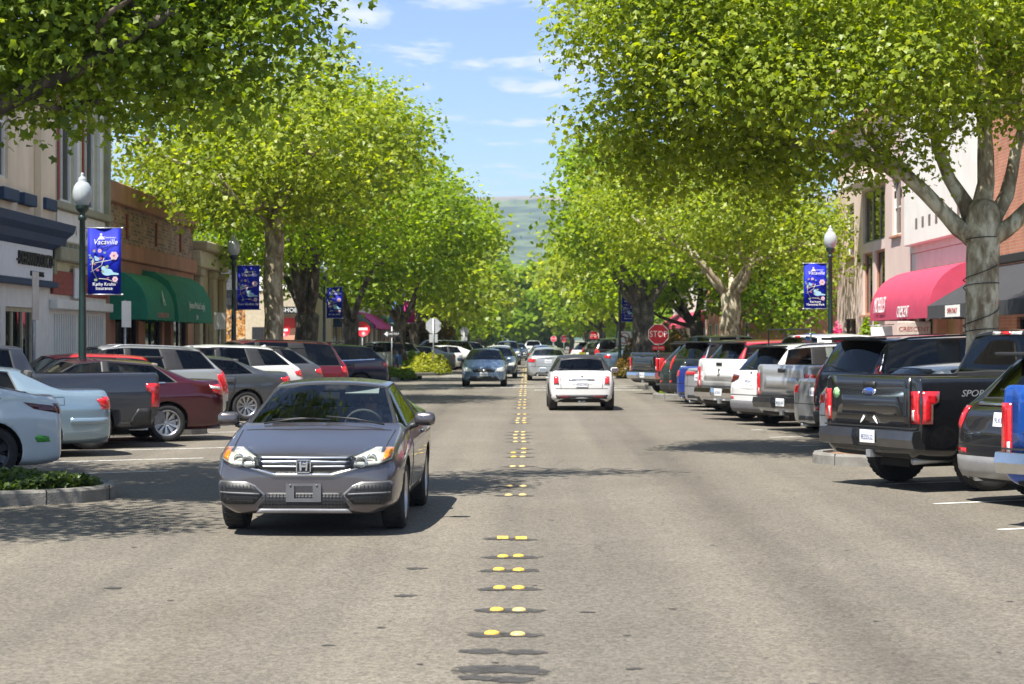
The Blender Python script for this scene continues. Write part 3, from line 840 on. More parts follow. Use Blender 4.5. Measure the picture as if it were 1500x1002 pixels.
def leaf_shape(detail):
    """verts (n,3), faces: flat leaf in the XY plane, stalk at the origin, tip along +Y, unit length"""
    if detail >= 2:      # five-lobed plane leaf
        tips = [(-.60, .50), (0, 1.0), (.60, .50)]
        notch = [(-.30, .02), (-.22, .60), (.22, .60), (.30, .02)]
        v = [(0, .12, 0)] + [(x, y, -.22 * abs(x) - .10 * y * y) for x, y in tips] + [(x, y, .03) for x, y in notch]
        f = [(0, 4 + i, 1 + i, 5 + i) for i in range(3)]
        return np.array(v), [q[::-1] for q in f]
    if detail == 1:      # folded three-lobed leaf
        v = [(0, 0, .04), (0, 1, .0), (-.52, .55, -.12), (.52, .55, -.12)]
        return np.array(v), [(0, 3, 1), (0, 1, 2)]
    v = [(-.42, .1, 0), (.42, .1, 0), (.36, .95, 0), (-.36, .95, .08)]
    return np.array(v), [(0, 1, 2, 3)]
def leaves_mesh(name, centers, normals, sizes, rng, mat, detail, rnd=None, lo=0.0):
    """one mesh of many leaves (numpy)"""
    lv, lf = leaf_shape(detail)
    n = len(centers); k = len(lv)
    nr = normals / np.maximum(1e-6, np.linalg.norm(normals, axis=1, keepdims=True))
    t = rng.normal(size=(n, 3)); t[:, 2] -= .5
    y = t - nr * (t * nr).sum(1, keepdims=True); y /= np.maximum(1e-6, np.linalg.norm(y, axis=1, keepdims=True))
    x = np.cross(y, nr)
    P = centers[:, None, :] + sizes[:, None, None] * (lv[None, :, 0:1] * x[:, None, :] + (lv[None, :, 1:2] - .5) * y[:, None, :] + lv[None, :, 2:3] * nr[:, None, :])
    verts = P.reshape(-1, 3).astype('f')
    nf = len(lf); q = len(lf[0])
    F = (np.array(lf)[None] + (np.arange(n) * k)[:, None, None]).reshape(-1).astype('i')
    me = bpy.data.meshes.new(name)
    me.vertices.add(n * k); me.vertices.foreach_set('co', verts.ravel())
    me.loops.add(len(F)); me.loops.foreach_set('vertex_index', F)
    me.polygons.add(n * nf); me.polygons.foreach_set('loop_start', np.arange(0, n * nf * q, q, dtype='i'))
    me.update(calc_edges=True)
    a = me.attributes.new('leaf_rnd', 'FLOAT', 'POINT')
    r = rng.random(n) if rnd is None else rnd
    a.data.foreach_set('value', np.repeat(np.clip(r, 0, 1), k).astype('f'))
    me.materials.append(mat)
    return me
def crown_points(blobs, n, rng, per=16, spread=.42, shell=.5, flat=.75):
    """leaf positions: sprays of leaves spread through lumpy volumes, thicker towards the outside"""
    w = np.array([b[1] ** 2.2 for b in blobs]); w /= w.sum()
    nc = max(1, n // per)
    bi = rng.choice(len(blobs), nc, p=w)
    C = np.array([b[0] for b in blobs])[bi]; R = np.array([b[1] for b in blobs])[bi]
    d = rng.normal(size=(nc, 3)); d /= np.linalg.norm(d, axis=1, keepdims=True)
    rr = shell + (1 - shell) * rng.random(nc) ** .7
    rr[rng.random(nc) < .07] *= 1.16                # stray sprays break the outline
    cp = C + d * (R * rr)[:, None] * np.array([1, 1, flat])
    idx = np.repeat(np.arange(nc), per)
    off = np.clip(rng.normal(size=(nc * per, 3)), -1.5, 1.5) * spread * np.array([1, 1, .6])
    P = cp[idx] + off
    out = d[idx]
    nr = out * .45 + np.array([0, 0, .40]) + np.array(sun_dir) * .45 + rng.normal(size=P.shape) * .62     # leaves turn to the light
    hue = np.clip(rng.random(nc)[idx] * .55 + rng.random(len(P)) * .45, 0, 1)
    return P, nr, hue
def bend(a, b, rng, n=6, wob=.25, sag=0.0):
    a, b = np.array(a, float), np.array(b, float)
    L = np.linalg.norm(b - a); pts = []
    w = rng.normal(size=(2, 3)) * wob * L * .25
    for i in range(n + 1):
        t = i / n
        p = a + (b - a) * t + w[0] * math.sin(math.pi * t) + w[1] * math.sin(2 * math.pi * t) * .5
        p[2] += sag * L * math.sin(math.pi * t)
        pts.append(Vector(p))
    return pts
def make_tree(loc, label, blobs, trunk_h=3.0, trunk_r=.38, nleaf=20000, leaf=.20, detail=1, seed=1, leafm=None, bark=None, group=None, name='plane_tree', limbs=None, twigs=3, lean=(0, 0), fork=None, leader=None, spread=.42, shell=.5, cat='tree', lights=False):
    """blobs are in tree space (x, y, z above ground), radius"""
    rng = np.random.default_rng(seed)
    root = empty(name, loc, 0, label, cat, group)
    bark = bark or BARK_PLANE
    top = Vector((lean[0], lean[1], trunk_h))
    mb = MB()
    pts = [Vector((0, 0, -.1)), Vector((0, 0, .12)), Vector((lean[0] * .1, lean[1] * .1, .5))]
    for i in range(1, 6):
        t = i / 5; pts.append(Vector((lean[0] * (.1 + .9 * t) + rng.normal() * .025, lean[1] * (.1 + .9 * t) + rng.normal() * .025, .5 + (trunk_h - .5) * t)))
    rs = [trunk_r * 1.45, trunk_r * 1.25, trunk_r * 1.06] + [trunk_r * lerp(1.0, .98, i / 5) for i in range(1, 6)]
    rs[-1] = trunk_r * 1.04
    for dz_, k_ in ((.10, .92), (.18, .66), (.23, .30)): pts.append(pts[7] + Vector((0, 0, dz_))); rs.append(trunk_r * k_)
    mb.tube(pts, rs, 18)
    me = mb.mesh('trunk', bark)
    # uneven bark surface
    for v in me.vertices:
        s = .035 * trunk_r / .4 * math.sin(v.co.z * 5.1 + math.atan2(v.co.y, v.co.x) * 3) + rng.normal() * .006
        if v.co.z > .2: v.co.x += s * v.co.x / trunk_r * .6; v.co.y += s * v.co.y / trunk_r * .6
    mesh_obj('trunk', me, None, root)
    if limbs is None:
        order = sorted(range(len(blobs)), key=lambda i: -blobs[i][1])[:7]
        limbs = [blobs[i][0] for i in order]
    for li, e in enumerate(limbs):
        e = np.array(e, float)
        path = isinstance(limbs[li], list) and isinstance(limbs[li][0], (list, tuple))
        b = MB()
        if path: P = [Vector(q) for q in limbs[li]]
        else: P = bend((top.x, top.y, top.z - .25), e, rng, 7, .30, .05)
        n = len(P)
        if path:      # smooth the given path
            Q = []
            for i in range(n - 1):
                p0, p1, p2, p3 = P[max(i - 1, 0)], P[i], P[i + 1], P[min(i + 2, n - 1)]
                for k in range(3):
                    t = k / 3
                    Q.append(.5 * ((2 * p1) + (p2 - p0) * t + (2 * p0 - 5 * p1 + 4 * p2 - p3) * t * t + (3 * p1 - p0 - 3 * p2 + p3) * t ** 3))
            Q.append(P[-1]); P = [q + Vector(rng.normal(size=3) * .03) if 0 < i < len(Q) - 1 else q for i, q in enumerate(Q)]; n = len(P)
        r0 = trunk_r * ((.64 if li != leader else .97) if path else .48)
        b.tube(P, [lerp(r0, .045, (i / (n - 1)) ** .6) * (1 + .05 * math.sin(i * 2.3 + li)) for i in range(n)], 10)
        for k in range(twigs):
            i = int(lerp(n * .45, n - 1, (k + 1) / (twigs + .5)))
            d = Vector(rng.normal(size=3)); d.z = abs(d.z) * .6
            T = bend(P[i], P[i] + d.normalized() * (1.0 + rng.random() * 1.4), rng, 4, .4, .05)
            b.tube(T, [lerp(.05, .012, j / 4) for j in range(5)], 6)
        b.build('branch', bark, root)
    P, nr, hue = crown_points(blobs, nleaf, rng, spread=spread, shell=shell)
    sz = leaf * (.6 + .7 * rng.random(len(P)))
    lm = leaves_mesh('crown', P, nr, sz, rng, leafm or LEAF_PLANE, detail, hue)
    c = mesh_obj('crown', lm, None, root); c['kind'] = 'stuff'
    return root
def lumpy(center, radii, n, r0, r1, seed, bottom=None):
    """blobs spread over an ellipsoid"""
    rng = np.random.default_rng(seed); out = []
    tries = 0
    while len(out) < n and tries < 4000:
        tries += 1
        d = rng.normal(size=3); d /= np.linalg.norm(d)
        f = .35 + .6 * rng.random() ** .6
        p = np.array(center) + d * f * np.array(radii)
        if bottom is not None and p[2] < bottom: continue
        r = r0 + (r1 - r0) * rng.random()
        if any(np.linalg.norm(p - np.array(q[0])) < .55 * (r + q[1]) for q in out) and tries < 3000: continue
        out.append((tuple(p), r))
    return out
def shrub_mesh(name, poly_or_r, h, n, leaf, seed, mat, detail=1, z0=0.0):
    """low leafy mass over a disc/ellipse (rx, ry)"""
    rng = np.random.default_rng(seed)
    a = rng.random(n) * 2 * math.pi; r = np.sqrt(rng.random(n)); rx, ry = poly_or_r
    x, y = rx * r * np.cos(a), ry * r * np.sin(a)
    top = h * np.sqrt(np.clip(1 - r ** 2.6, 0, 1)) * (.75 + .25 * np.sin(x * 7 + seed) * np.cos(y * 6))
    z = z0 + top * (rng.random(n) ** .35)
    nr = np.stack([x / rx * .5, y / ry * .5, np.full(n, .7)], 1) + rng.normal(size=(n, 3)) * .55
    return leaves_mesh(name, np.stack([x, y, z], 1), nr, leaf * (.6 + .7 * rng.random(n)), rng, mat, detail, np.clip(rng.random(n) * .7 + .3 * z / max(h, .01), 0, 1))
# ================================================================== ground, road, pavements, hills
RX = 9.3                      # kerb line
FX = 11.0                     # shop fronts
DIR_R = Vector((math.sin(rad(65)), math.cos(rad(65)), 0))       # nose direction of cars parked on the right
DIR_L = Vector((-math.sin(rad(64)), -math.cos(rad(64)), 0))     # ... and on the left
def asphalt_material():
    m, t, b = nodes_of('asphalt'); N = t.nodes.new; Lk = t.links.new
    tc = N('ShaderNodeTexCoord')
    def noise(scale, detail=5, rough=.55, stretch=None, dist=0):
        n = N('ShaderNodeTexNoise'); n.inputs['Scale'].default_value = scale; n.inputs['Detail'].default_value = detail; n.inputs['Roughness'].default_value = rough
        n.inputs['Distortion'].default_value = dist
        if stretch:
            mp = N('ShaderNodeMapping'); mp.inputs['Scale'].default_value = stretch; Lk(tc.outputs['Object'], mp.inputs[0]); Lk(mp.outputs[0], n.inputs['Vector'])
        else: Lk(tc.outputs['Object'], n.inputs['Vector'])
        return n
    def ramp(src, p0, c0, p1, c1):
        r = N('ShaderNodeValToRGB'); r.color_ramp.elements[0].position = p0; r.color_ramp.elements[0].color = (*c0, 1)
        r.color_ramp.elements[1].position = p1; r.color_ramp.elements[1].color = (*c1, 1); Lk(src, r.inputs[0]); return r
    def mix(mode, fac, a, bb):
        x = N('ShaderNodeMixRGB'); x.blend_type = mode
        if isinstance(fac, float): x.inputs[0].default_value = fac
        else: Lk(fac, x.inputs[0])
        Lk(a, x.inputs[1])
        if isinstance(bb, tuple): x.inputs[2].default_value = (*bb, 1)
        else: Lk(bb, x.inputs[2])
        return x
    base = ramp(noise(.35, 6).outputs['Fac'], .3, (.137, .122, .099), .7, (.170, .152, .124))
    # stones in the surface
    vo = N('ShaderNodeTexVoronoi'); vo.inputs['Scale'].default_value = 48; Lk(tc.outputs['Object'], vo.inputs['Vector'])
    sp = N('ShaderNodeSeparateColor'); Lk(vo.outputs['Color'], sp.inputs[0])
    stones = ramp(sp.outputs[0], .0, (.42, .42, .42), 1.0, (1.46, 1.45, 1.43))
    c = mix('MULTIPLY', .62, base.outputs[0], stones.outputs[0])
    fine = ramp(noise(140, 3).outputs['Fac'], .3, (.70, .70, .70), .72, (1.30, 1.30, 1.28))
    c = mix('MULTIPLY', .65, c.outputs[0], fine.outputs[0])
    # wheel tracks and oil drip line along the lanes
    tr = ramp(noise(1.0, 4, .5, (1.1, .02, 1)).outputs['Fac'], .35, (.80, .80, .81), .65, (1.10, 1.09, 1.07))
    c = mix('MULTIPLY', 1.0, c.outputs[0], tr.outputs[0])
    # oil drips along the middle of each lane
    sx = N('ShaderNodeSeparateXYZ'); Lk(tc.outputs['Object'], sx.inputs[0])
    a1 = N('ShaderNodeMath'); a1.operation = 'ABSOLUTE'; Lk(sx.outputs['X'], a1.inputs[0])
    a2 = N('ShaderNodeMath'); a2.operation = 'SUBTRACT'; a2.inputs[1].default_value = 2.05; Lk(a1.outputs[0], a2.inputs[0])
    a3 = N('ShaderNodeMath'); a3.operation = 'ABSOLUTE'; Lk(a2.outputs[0], a3.inputs[0])
    dn = noise(2.2, 6, .6, (1, .25, 1)); a4 = N('ShaderNodeMath'); a4.operation = 'MULTIPLY_ADD'; a4.inputs[1].default_value = .9; Lk(dn.outputs['Fac'], a4.inputs[0]); Lk(a3.outputs[0], a4.inputs[2])
    oil = ramp(a4.outputs[0], .35, (.80, .79, .78), .95, (1, 1, 1)); c = mix('MULTIPLY', 1.0, c.outputs[0], oil.outputs[0])
    st = ramp(noise(1.3, 8, .62, (1.0, .35, 1), .6).outputs['Fac'], .60, (1, 1, 1), .76, (.76, .75, .74))
    c = mix('MULTIPLY', 1.0, c.outputs[0], st.outputs[0])
    # fine cracks
    v2 = N('ShaderNodeTexVoronoi'); v2.feature = 'DISTANCE_TO_EDGE'; v2.inputs['Scale'].default_value = .45
    ds = noise(2.5, 6, .6)
    ad = N('ShaderNodeMixRGB'); ad.blend_type = 'ADD'; ad.inputs[0].default_value = .28; Lk(tc.outputs['Object'], ad.inputs[1]); Lk(ds.outputs['Color'], ad.inputs[2])
    Lk(ad.outputs[0], v2.inputs['Vector'])
    ck = ramp(v2.outputs['Distance'], .0, (.62, .61, .60), .006, (1, 1, 1))
    gate = ramp(noise(.22, 3).outputs['Fac'], .50, (0, 0, 0), .60, (1, 1, 1))
    c = mix('MULTIPLY', gate.outputs[0], c.outputs[0], ck.outputs[0])
    Lk(c.outputs[0], b.inputs['Base Color'])
    b.inputs['Roughness'].default_value = .82; b.inputs['Specular IOR Level'].default_value = .3
    bp = N('ShaderNodeBump'); bp.inputs['Strength'].default_value = .35; bp.inputs['Distance'].default_value = .008
    Lk(vo.outputs['Distance'], bp.inputs['Height']); Lk(bp.outputs[0], b.inputs['Normal'])
    return m
M_ASPHALT = asphalt_material()
M_CONC = pm('pavement_concrete', (.36, .345, .31), rough=.85, var=.16, scale=2.2, bump=.25, bscale=45)
M_KERB = pm('kerb_concrete', (.19, .18, .16), rough=.85, var=.28, scale=3.5, bump=.35, bscale=30)
M_SOIL = pm('planting_soil', (.085, .062, .045), rough=.95, var=.35, scale=9, bump=.6, bscale=25)
M_MULCH = pm('bark_mulch', (.22, .13, .075), rough=.95, var=.4, scale=18, bump=.7, bscale=50)
M_STRIPE = pm('worn_white_stripe', (.58, .57, .53), rough=.7, var=.25, scale=9)
def sheet(name, pts, z, mat, kind='structure'):
    m = MB(); m.add([(x, y, z) for x, y in pts], [tuple(range(len(pts)))])
    o = m.build(name, mat)
    if kind: o['kind'] = kind
    return o
sheet('ground', [(-9000, -2000), (9000, -2000), (9000, 9000), (-9000, 9000)], -.06, pm('dry_ground', (.20, .19, .12), rough=.95, var=.3, scale=.01))
road = sheet('road', [(-RX, -25), (RX, -25), (RX, 430), (-RX, 430)], 0.0, M_ASPHALT)
for sx in (-1, 1):
    sheet('side_street', [(sx * RX, 77), (sx * 120, 77), (sx * 120, 94), (sx * RX, 94)][::sx], -.004, M_ASPHALT)
def pavement(poly, name='pavement', z=.15):
    m = MB(); m.prism(poly, -.05, z, axis='z')
    me = m.mesh(name, M_CONC); bevel_mesh(me, .02, 2, 60); o = mesh_obj(name, me); o['kind'] = 'structure'
    return o
def slabs(par, x0, x1, y0, y1, z=.15, p=1.6):
    g = MB()
    n = int((y1 - y0) / p)
    for i in range(1, n): g.box(x0 + .02, x1 - .02, y0 + i * p - .006, y0 + i * p + .006, z + .0005, z + .003)
    tag(g.build('slab_joint', M_SEAM, par), kind='stuff')
for sx in (-1, 1):
    a, b = (RX, FX + .3) if sx > 0 else (-FX - .3, -RX)
    for y0, y1 in ((-20, 74), (97, 420)):
        po = pavement([(a, y0), (b, y0), (b, y1), (a, y1)]); slabs(po, a, b, y0, min(y1, 110))
# planted islands between the parking bays
def stadium(nose, d, length, hw, n=8):
    d = Vector(d).normalized(); r = Vector((-d.y, d.x, 0)); c = Vector(nose) + d * hw
    pts = []
    for i in range(n + 1):
        a = math.pi / 2 + math.pi * i / n
        q = c + (d * math.cos(a) + r * math.sin(a)) * hw; pts.append((q.x, q.y))
    e = c + d * (length - hw)
    pts += [tuple((e - r * hw)[:2]), tuple((e + r * hw)[:2])]
    return pts
def shrink(poly, k):
    cx = sum(p[0] for p in poly) / len(poly); cy = sum(p[1] for p in poly) / len(poly)
    out = []
    for x, y in poly:
        v = Vector((cx - x, cy - y)); l = v.length; v = v / l * min(k, l * .6); out.append((x + v.x, y + v.y))
    return out
def island(poly, label, soil=M_SOIL, h=.16):
    root = empty('planting_island', (poly[0][0], poly[0][1], 0), 0, label, 'traffic island')
    o = root.location
    P = [(x - o.x, y - o.y) for x, y in poly]
    inn = shrink(P, .15); n = len(P)
    m = MB()
    vs = []
    rings = [(P, -.02), (P, h - .03), (shrink(P, .02), h), (inn, h), (inn, h - .08)]
    for ring, z in rings: vs += [(x, y, z) for x, y in ring]
    fs = []
    for k in range(len(rings) - 1):
        for i in range(n): j = (i + 1) % n; fs.append((k * n + i, k * n + j, (k + 1) * n + j, (k + 1) * n + i))
    m.add(vs, fs)
    m.build('kerb', M_KERB, root, recalc=True)
    g = MB()      # kerb joints
    L = 0
    for i in range(n):
        a, b = Vector(P[i]), Vector(P[(i + 1) % n]); seg = (b - a).length
        t = 0.9 - (L % .9)
        while t < seg:
            q = a + (b - a) * (t / seg); nrm = Vector(((b - a).y, -(b - a).x)).normalized()
            M = Matrix.Translation((q.x, q.y, 0)) @ Matrix.Rotation(math.atan2((b - a).y, (b - a).x), 4, 'Z')
            g.box(-.004, .004, -.006, .16, 0, h + .002, M); t += .9
        L += seg
    if g.v: tag(g.build('kerb_joint', M_SEAM, root), kind='stuff')
    s = MB(); s.add([(x, y, h - .04) for x, y in shrink(P, .12)], [tuple(range(n))])
    s.build('soil', soil, root)
    return root
def ground_cover(poly, h, n, leaf, seed, mat, label, cat='ground cover', detail=1, z0=.10, name='ivy_cover'):
    rng = np.random.default_rng(seed)
    xs = np.array(poly); mn, mx = xs.min(0), xs.max(0)
    P = rng.random((n * 3, 2)) * (mx - mn) + mn
    inside = np.zeros(len(P), bool); j = len(poly) - 1
    for i in range(len(poly)):
        xi, yi = poly[i]; xj, yj = poly[j]
        c = ((yi > P[:, 1]) != (yj > P[:, 1])) & (P[:, 0] < (xj - xi) * (P[:, 1] - yi) / (yj - yi + 1e-9) + xi)
        inside ^= c; j = i
    P = P[inside][:n]; k = len(P)
    lump = .6 + .4 * np.sin(P[:, 0] * 4.3 + seed) * np.cos(P[:, 1] * 3.7) 
    z = z0 + h * lump * rng.random(k) ** .5
    nr = np.stack([rng.normal(size=k) * .5, rng.normal(size=k) * .5 - .25, np.full(k, .8)], 1)
    c = np.array([P[:, 0].mean(), P[:, 1].mean()])
    me = leaves_mesh(name, np.stack([P[:, 0] - c[0], P[:, 1] - c[1], z], 1), nr, leaf * (.6 + .7 * rng.random(k)), rng, mat, detail, np.clip(rng.random(k) * .8 + .2 * lump, 0, 1))
    o = mesh_obj(name, me); o.location = (c[0], c[1], 0)
    tag(o, label, cat, None, 'stuff')
    return o
isl = {}
P = stadium((-4.75, 23.0, 0), DIR_L, 5.2, 1.0); island(P, 'kerbed island full of ivy at the left edge beside the pale hatchback'); isl['L0'] = P
P = stadium((4.25, 28.6, 0), DIR_R, 5.4, 1.0); island(P, 'concrete kerbed island with bare mulch behind the black pickup', M_MULCH); isl['R0'] = P
P = stadium((-5.2, 58.6, 0), DIR_L, 5.0, 1.0); island(P, 'kerbed island round the pale mottled trunk on the left', M_MULCH); isl['L1'] = P
P = stadium((3.9, 60.2, 0), DIR_R, 5.4, .9); island(P, 'short kerbed island with a low shrub near the black pickup in the distance'); isl['R1'] = P
P = stadium((-6.2, 38.4, 0), DIR_L, 3.4, .8); island(P, 'kerbed island with the lamp post by the silver crossover', M_MULCH)
P = stadium((5.3, 52.6, 0), DIR_R, 4.4, .9); island(P, 'kerbed island with the lamp post beside the white pickup', M_MULCH)
# corner bulb-outs at the junction
def corner(pts, label): return island(pts, label, M_MULCH, .15)
corner([(-RX, 99), (-5.6, 98), (-4.5, 99.2), (-4.3, 101), (-5.0, 104), (-RX, 108)], 'planted street corner with the yellow-green shrubs on the left')
corner([(-RX, 90.5), (-8.6, 86), (-6.4, 85.2), (-5.0, 87.2), (-4.9, 90), (-6.0, 92.6), (-RX, 93.5)][::-1], 'planted refuge where the pedestrian walks on the left')
corner([(RX, 70), (5.5, 69), (4.4, 70.5), (4.3, 73), (5.2, 75.6), (RX, 76)][::-1], 'planted street corner with the large stop sign on the right')
corner([(RX, 93), (5.2, 91), (3.9, 92.4), (3.8, 97), (5.2, 101), (RX, 103)][::-1], 'planted street corner with the no left turn sign on the right')
# markings
def stripe(name, a, b, w=.10, z=.004, mat=M_STRIPE):
    a, b = Vector((*a, 0)), Vector((*b, 0)); d = (b - a).normalized(); r = Vector((-d.y, d.x, 0)) * w / 2
    m = MB(); m.add([a - r + Vector((0, 0, z)), a + r + Vector((0, 0, z)), b + r + Vector((0, 0, z)), b - r + Vector((0, 0, z))], [(3, 2, 1, 0)])
    return m.build(name, mat, road, recalc=False)
for i in range(18):
    y = 15.85 + 2.95 * i
    if abs(y - 28.6) < 1.6 or abs(y - 60) < 1.6 or y > 66: continue
    a = Vector((4.45, y, 0)); e = a + DIR_R * 5.0
    stripe('bay_line', (a.x, a.y), (e.x, e.y))
for i in range(17):
    y = 27.2 + 2.95 * i
    if y > 66: continue
    a = Vector((-4.9, y, 0)); e = a + DIR_L * 4.8
    stripe('bay_line', (a.x, a.y), (e.x, e.y))
stripe('stop_line', (.25, 70.5), (4.1, 70.5), .4); stripe('stop_line', (-4.2, 99.5), (-.4, 99.5), .4)
for yy in (74.2, 76.6, 95.0, 97.2): stripe('crossing_line', (-4.2, yy), (4.1, yy), .3)
# raised yellow road studs along the centre, on tar pads
M_DOT = pm('yellow_ceramic', (.58, .37, .055), rough=.6, var=.3, scale=45)
M_DOTW = pm('worn_ceramic', (.56, .42, .16), rough=.4, var=.25, scale=30)
M_TAR = pm('tar_pad', (.050, .046, .042), rough=.75, var=.4, scale=14, bump=.3, bscale=60)
def tar_edges(m):
    """thin smeared tar: gets patchy towards its rim"""
    t = m.node_tree; N = t.nodes.new; b = t.nodes['Principled BSDF']
    tc = N('ShaderNodeTexCoord'); mp = N('ShaderNodeMapping'); mp.inputs['Scale'].default_value = (1 / .20, 1 / .145, 0); t.links.new(tc.outputs['Object'], mp.inputs[0])
    ln = N('ShaderNodeVectorMath'); ln.operation = 'LENGTH'; t.links.new(mp.outputs[0], ln.inputs[0])
    ge = N('ShaderNodeNewGeometry'); nz = N('ShaderNodeTexNoise'); nz.inputs['Scale'].default_value = 17; nz.inputs['Detail'].default_value = 7; t.links.new(ge.outputs['Position'], nz.inputs['Vector'])
    ma = N('ShaderNodeMath'); ma.operation = 'MULTIPLY_ADD'; ma.inputs[1].default_value = 1.5; ma.inputs[2].default_value = .12; t.links.new(nz.outputs['Fac'], ma.inputs[0])
    sb = N('ShaderNodeMath'); sb.operation = 'SUBTRACT'; t.links.new(ma.outputs[0], sb.inputs[0]); t.links.new(ln.outputs['Value'], sb.inputs[1])
    mr = N('ShaderNodeMapRange'); mr.inputs['From Min'].default_value = .0; mr.inputs['From Max'].default_value = .30; mr.inputs['To Max'].default_value = .92; t.links.new(sb.outputs[0], mr.inputs['Value']); t.links.new(mr.outputs[0], b.inputs['Alpha'])
tar_edges(M_TAR)
d = MB(); d.lathe([(.048, -.002), (.047, .004), (.040, .012), (.024, .017), (.001, .019)], 20)
DOT_ME = d.mesh('road_marker', M_DOT); DOT_ME2 = DOT_ME.copy(); DOT_ME2.materials.clear(); DOT_ME2.materials.append(M_DOTW)
r_ = MB(); r_.box(-.05, .05, -.05, .05, 0, .004); r_.prism([(-.05, .002), (-.03, .02), (.03, .02), (.05, .002)], -.05, .05, axis='x')
REFL_ME = r_.mesh('road_reflector', M_DOT)
def tar_mesh(seed, sx, sy):
    rg = random.Random(seed); n = 26; pts = []
    for i in range(n):
        a = 2 * math.pi * i / n; k = 1 + .22 * math.sin(3 * a + seed) + rg.uniform(-.10, .10) - .25 * abs(math.cos(a + .5 * math.pi)) * (rg.random() < .5)
        pts.append((sx * k * math.cos(a), sy * k * math.sin(a), 0))
    m = MB(); m.add(pts, [tuple(range(n))]); return m.mesh('tar_pad', M_TAR)
TARS = [tar_mesh(s, .19, .13 + .02 * (s % 3)) for s in range(5)]
rows = [930, 895, 863, 836, 816, 790, 726, 713, 684, 670, 664, 658]
Ys = [CAMH * FPX / (y - VPY) for y in rows]
y = Ys[-1] + 2.2; k = 0
while y < 125:
    Ys.append(y); k += 1
    y += (1.22 if y < 45 else 2.44) if k % 4 else 4.2
rg = random.Random(4)
def tar(x, y, i, s=1.0):
    o = mesh_obj('tar_pad', TARS[i % 5], None, road); o.location = (x, y, .004 + .0006 * (i % 3)); o.rotation_euler = (0, 0, rg.uniform(-.4, .4)); o.scale = (s, s, 1)
for i, y in enumerate(Ys):
    for s in (-1, 1):
        x = -.135 + s * .073 + rg.uniform(-.012, .012)
        if i == 11 and s < 0: continue
        if y < 60: tar(-.135 + s * .10 + rg.uniform(-.01, .01), y + rg.uniform(-.05, .02), i + (s > 0), rg.uniform(.85, 1.1))
        o = mesh_obj('road_reflector' if i == 5 else 'road_marker', REFL_ME if i == 5 else (DOT_ME if rg.random() > (.25 if y < 20 else .7) else DOT_ME2), None, road)
        o.location = (x, y + rg.uniform(-.03, .03), .006); o.rotation_euler = (0, 0, rg.uniform(-.1, .1))
for dx, dy, s in ((-.10, .0, 1.25), (.08, -.03, 1.3), (-.13, -.28, .8), (.05, -.33, .9), (-.12, .62, .9), (.12, .58, .85)):
    tar(-.135 + dx, 10.85 + dy, int(s * 10), s)
for px, py, s in ((610, 833, .6), (592, 873, .6), (168, 862, .5), (860, 897, .35), (480, 946, .3), (930, 980, .35)):
    q = gnd(px, py); tar(q.x, q.y, int(s * 10), s)
for i in range(70):      # small tar flecks and patches of lost stone
    q = (rg.uniform(-3.9, 4.0), 10.2 + 26 * rg.random() ** 1.6); tar(q[0], q[1], rg.randrange(15), rg.uniform(.06, .22))
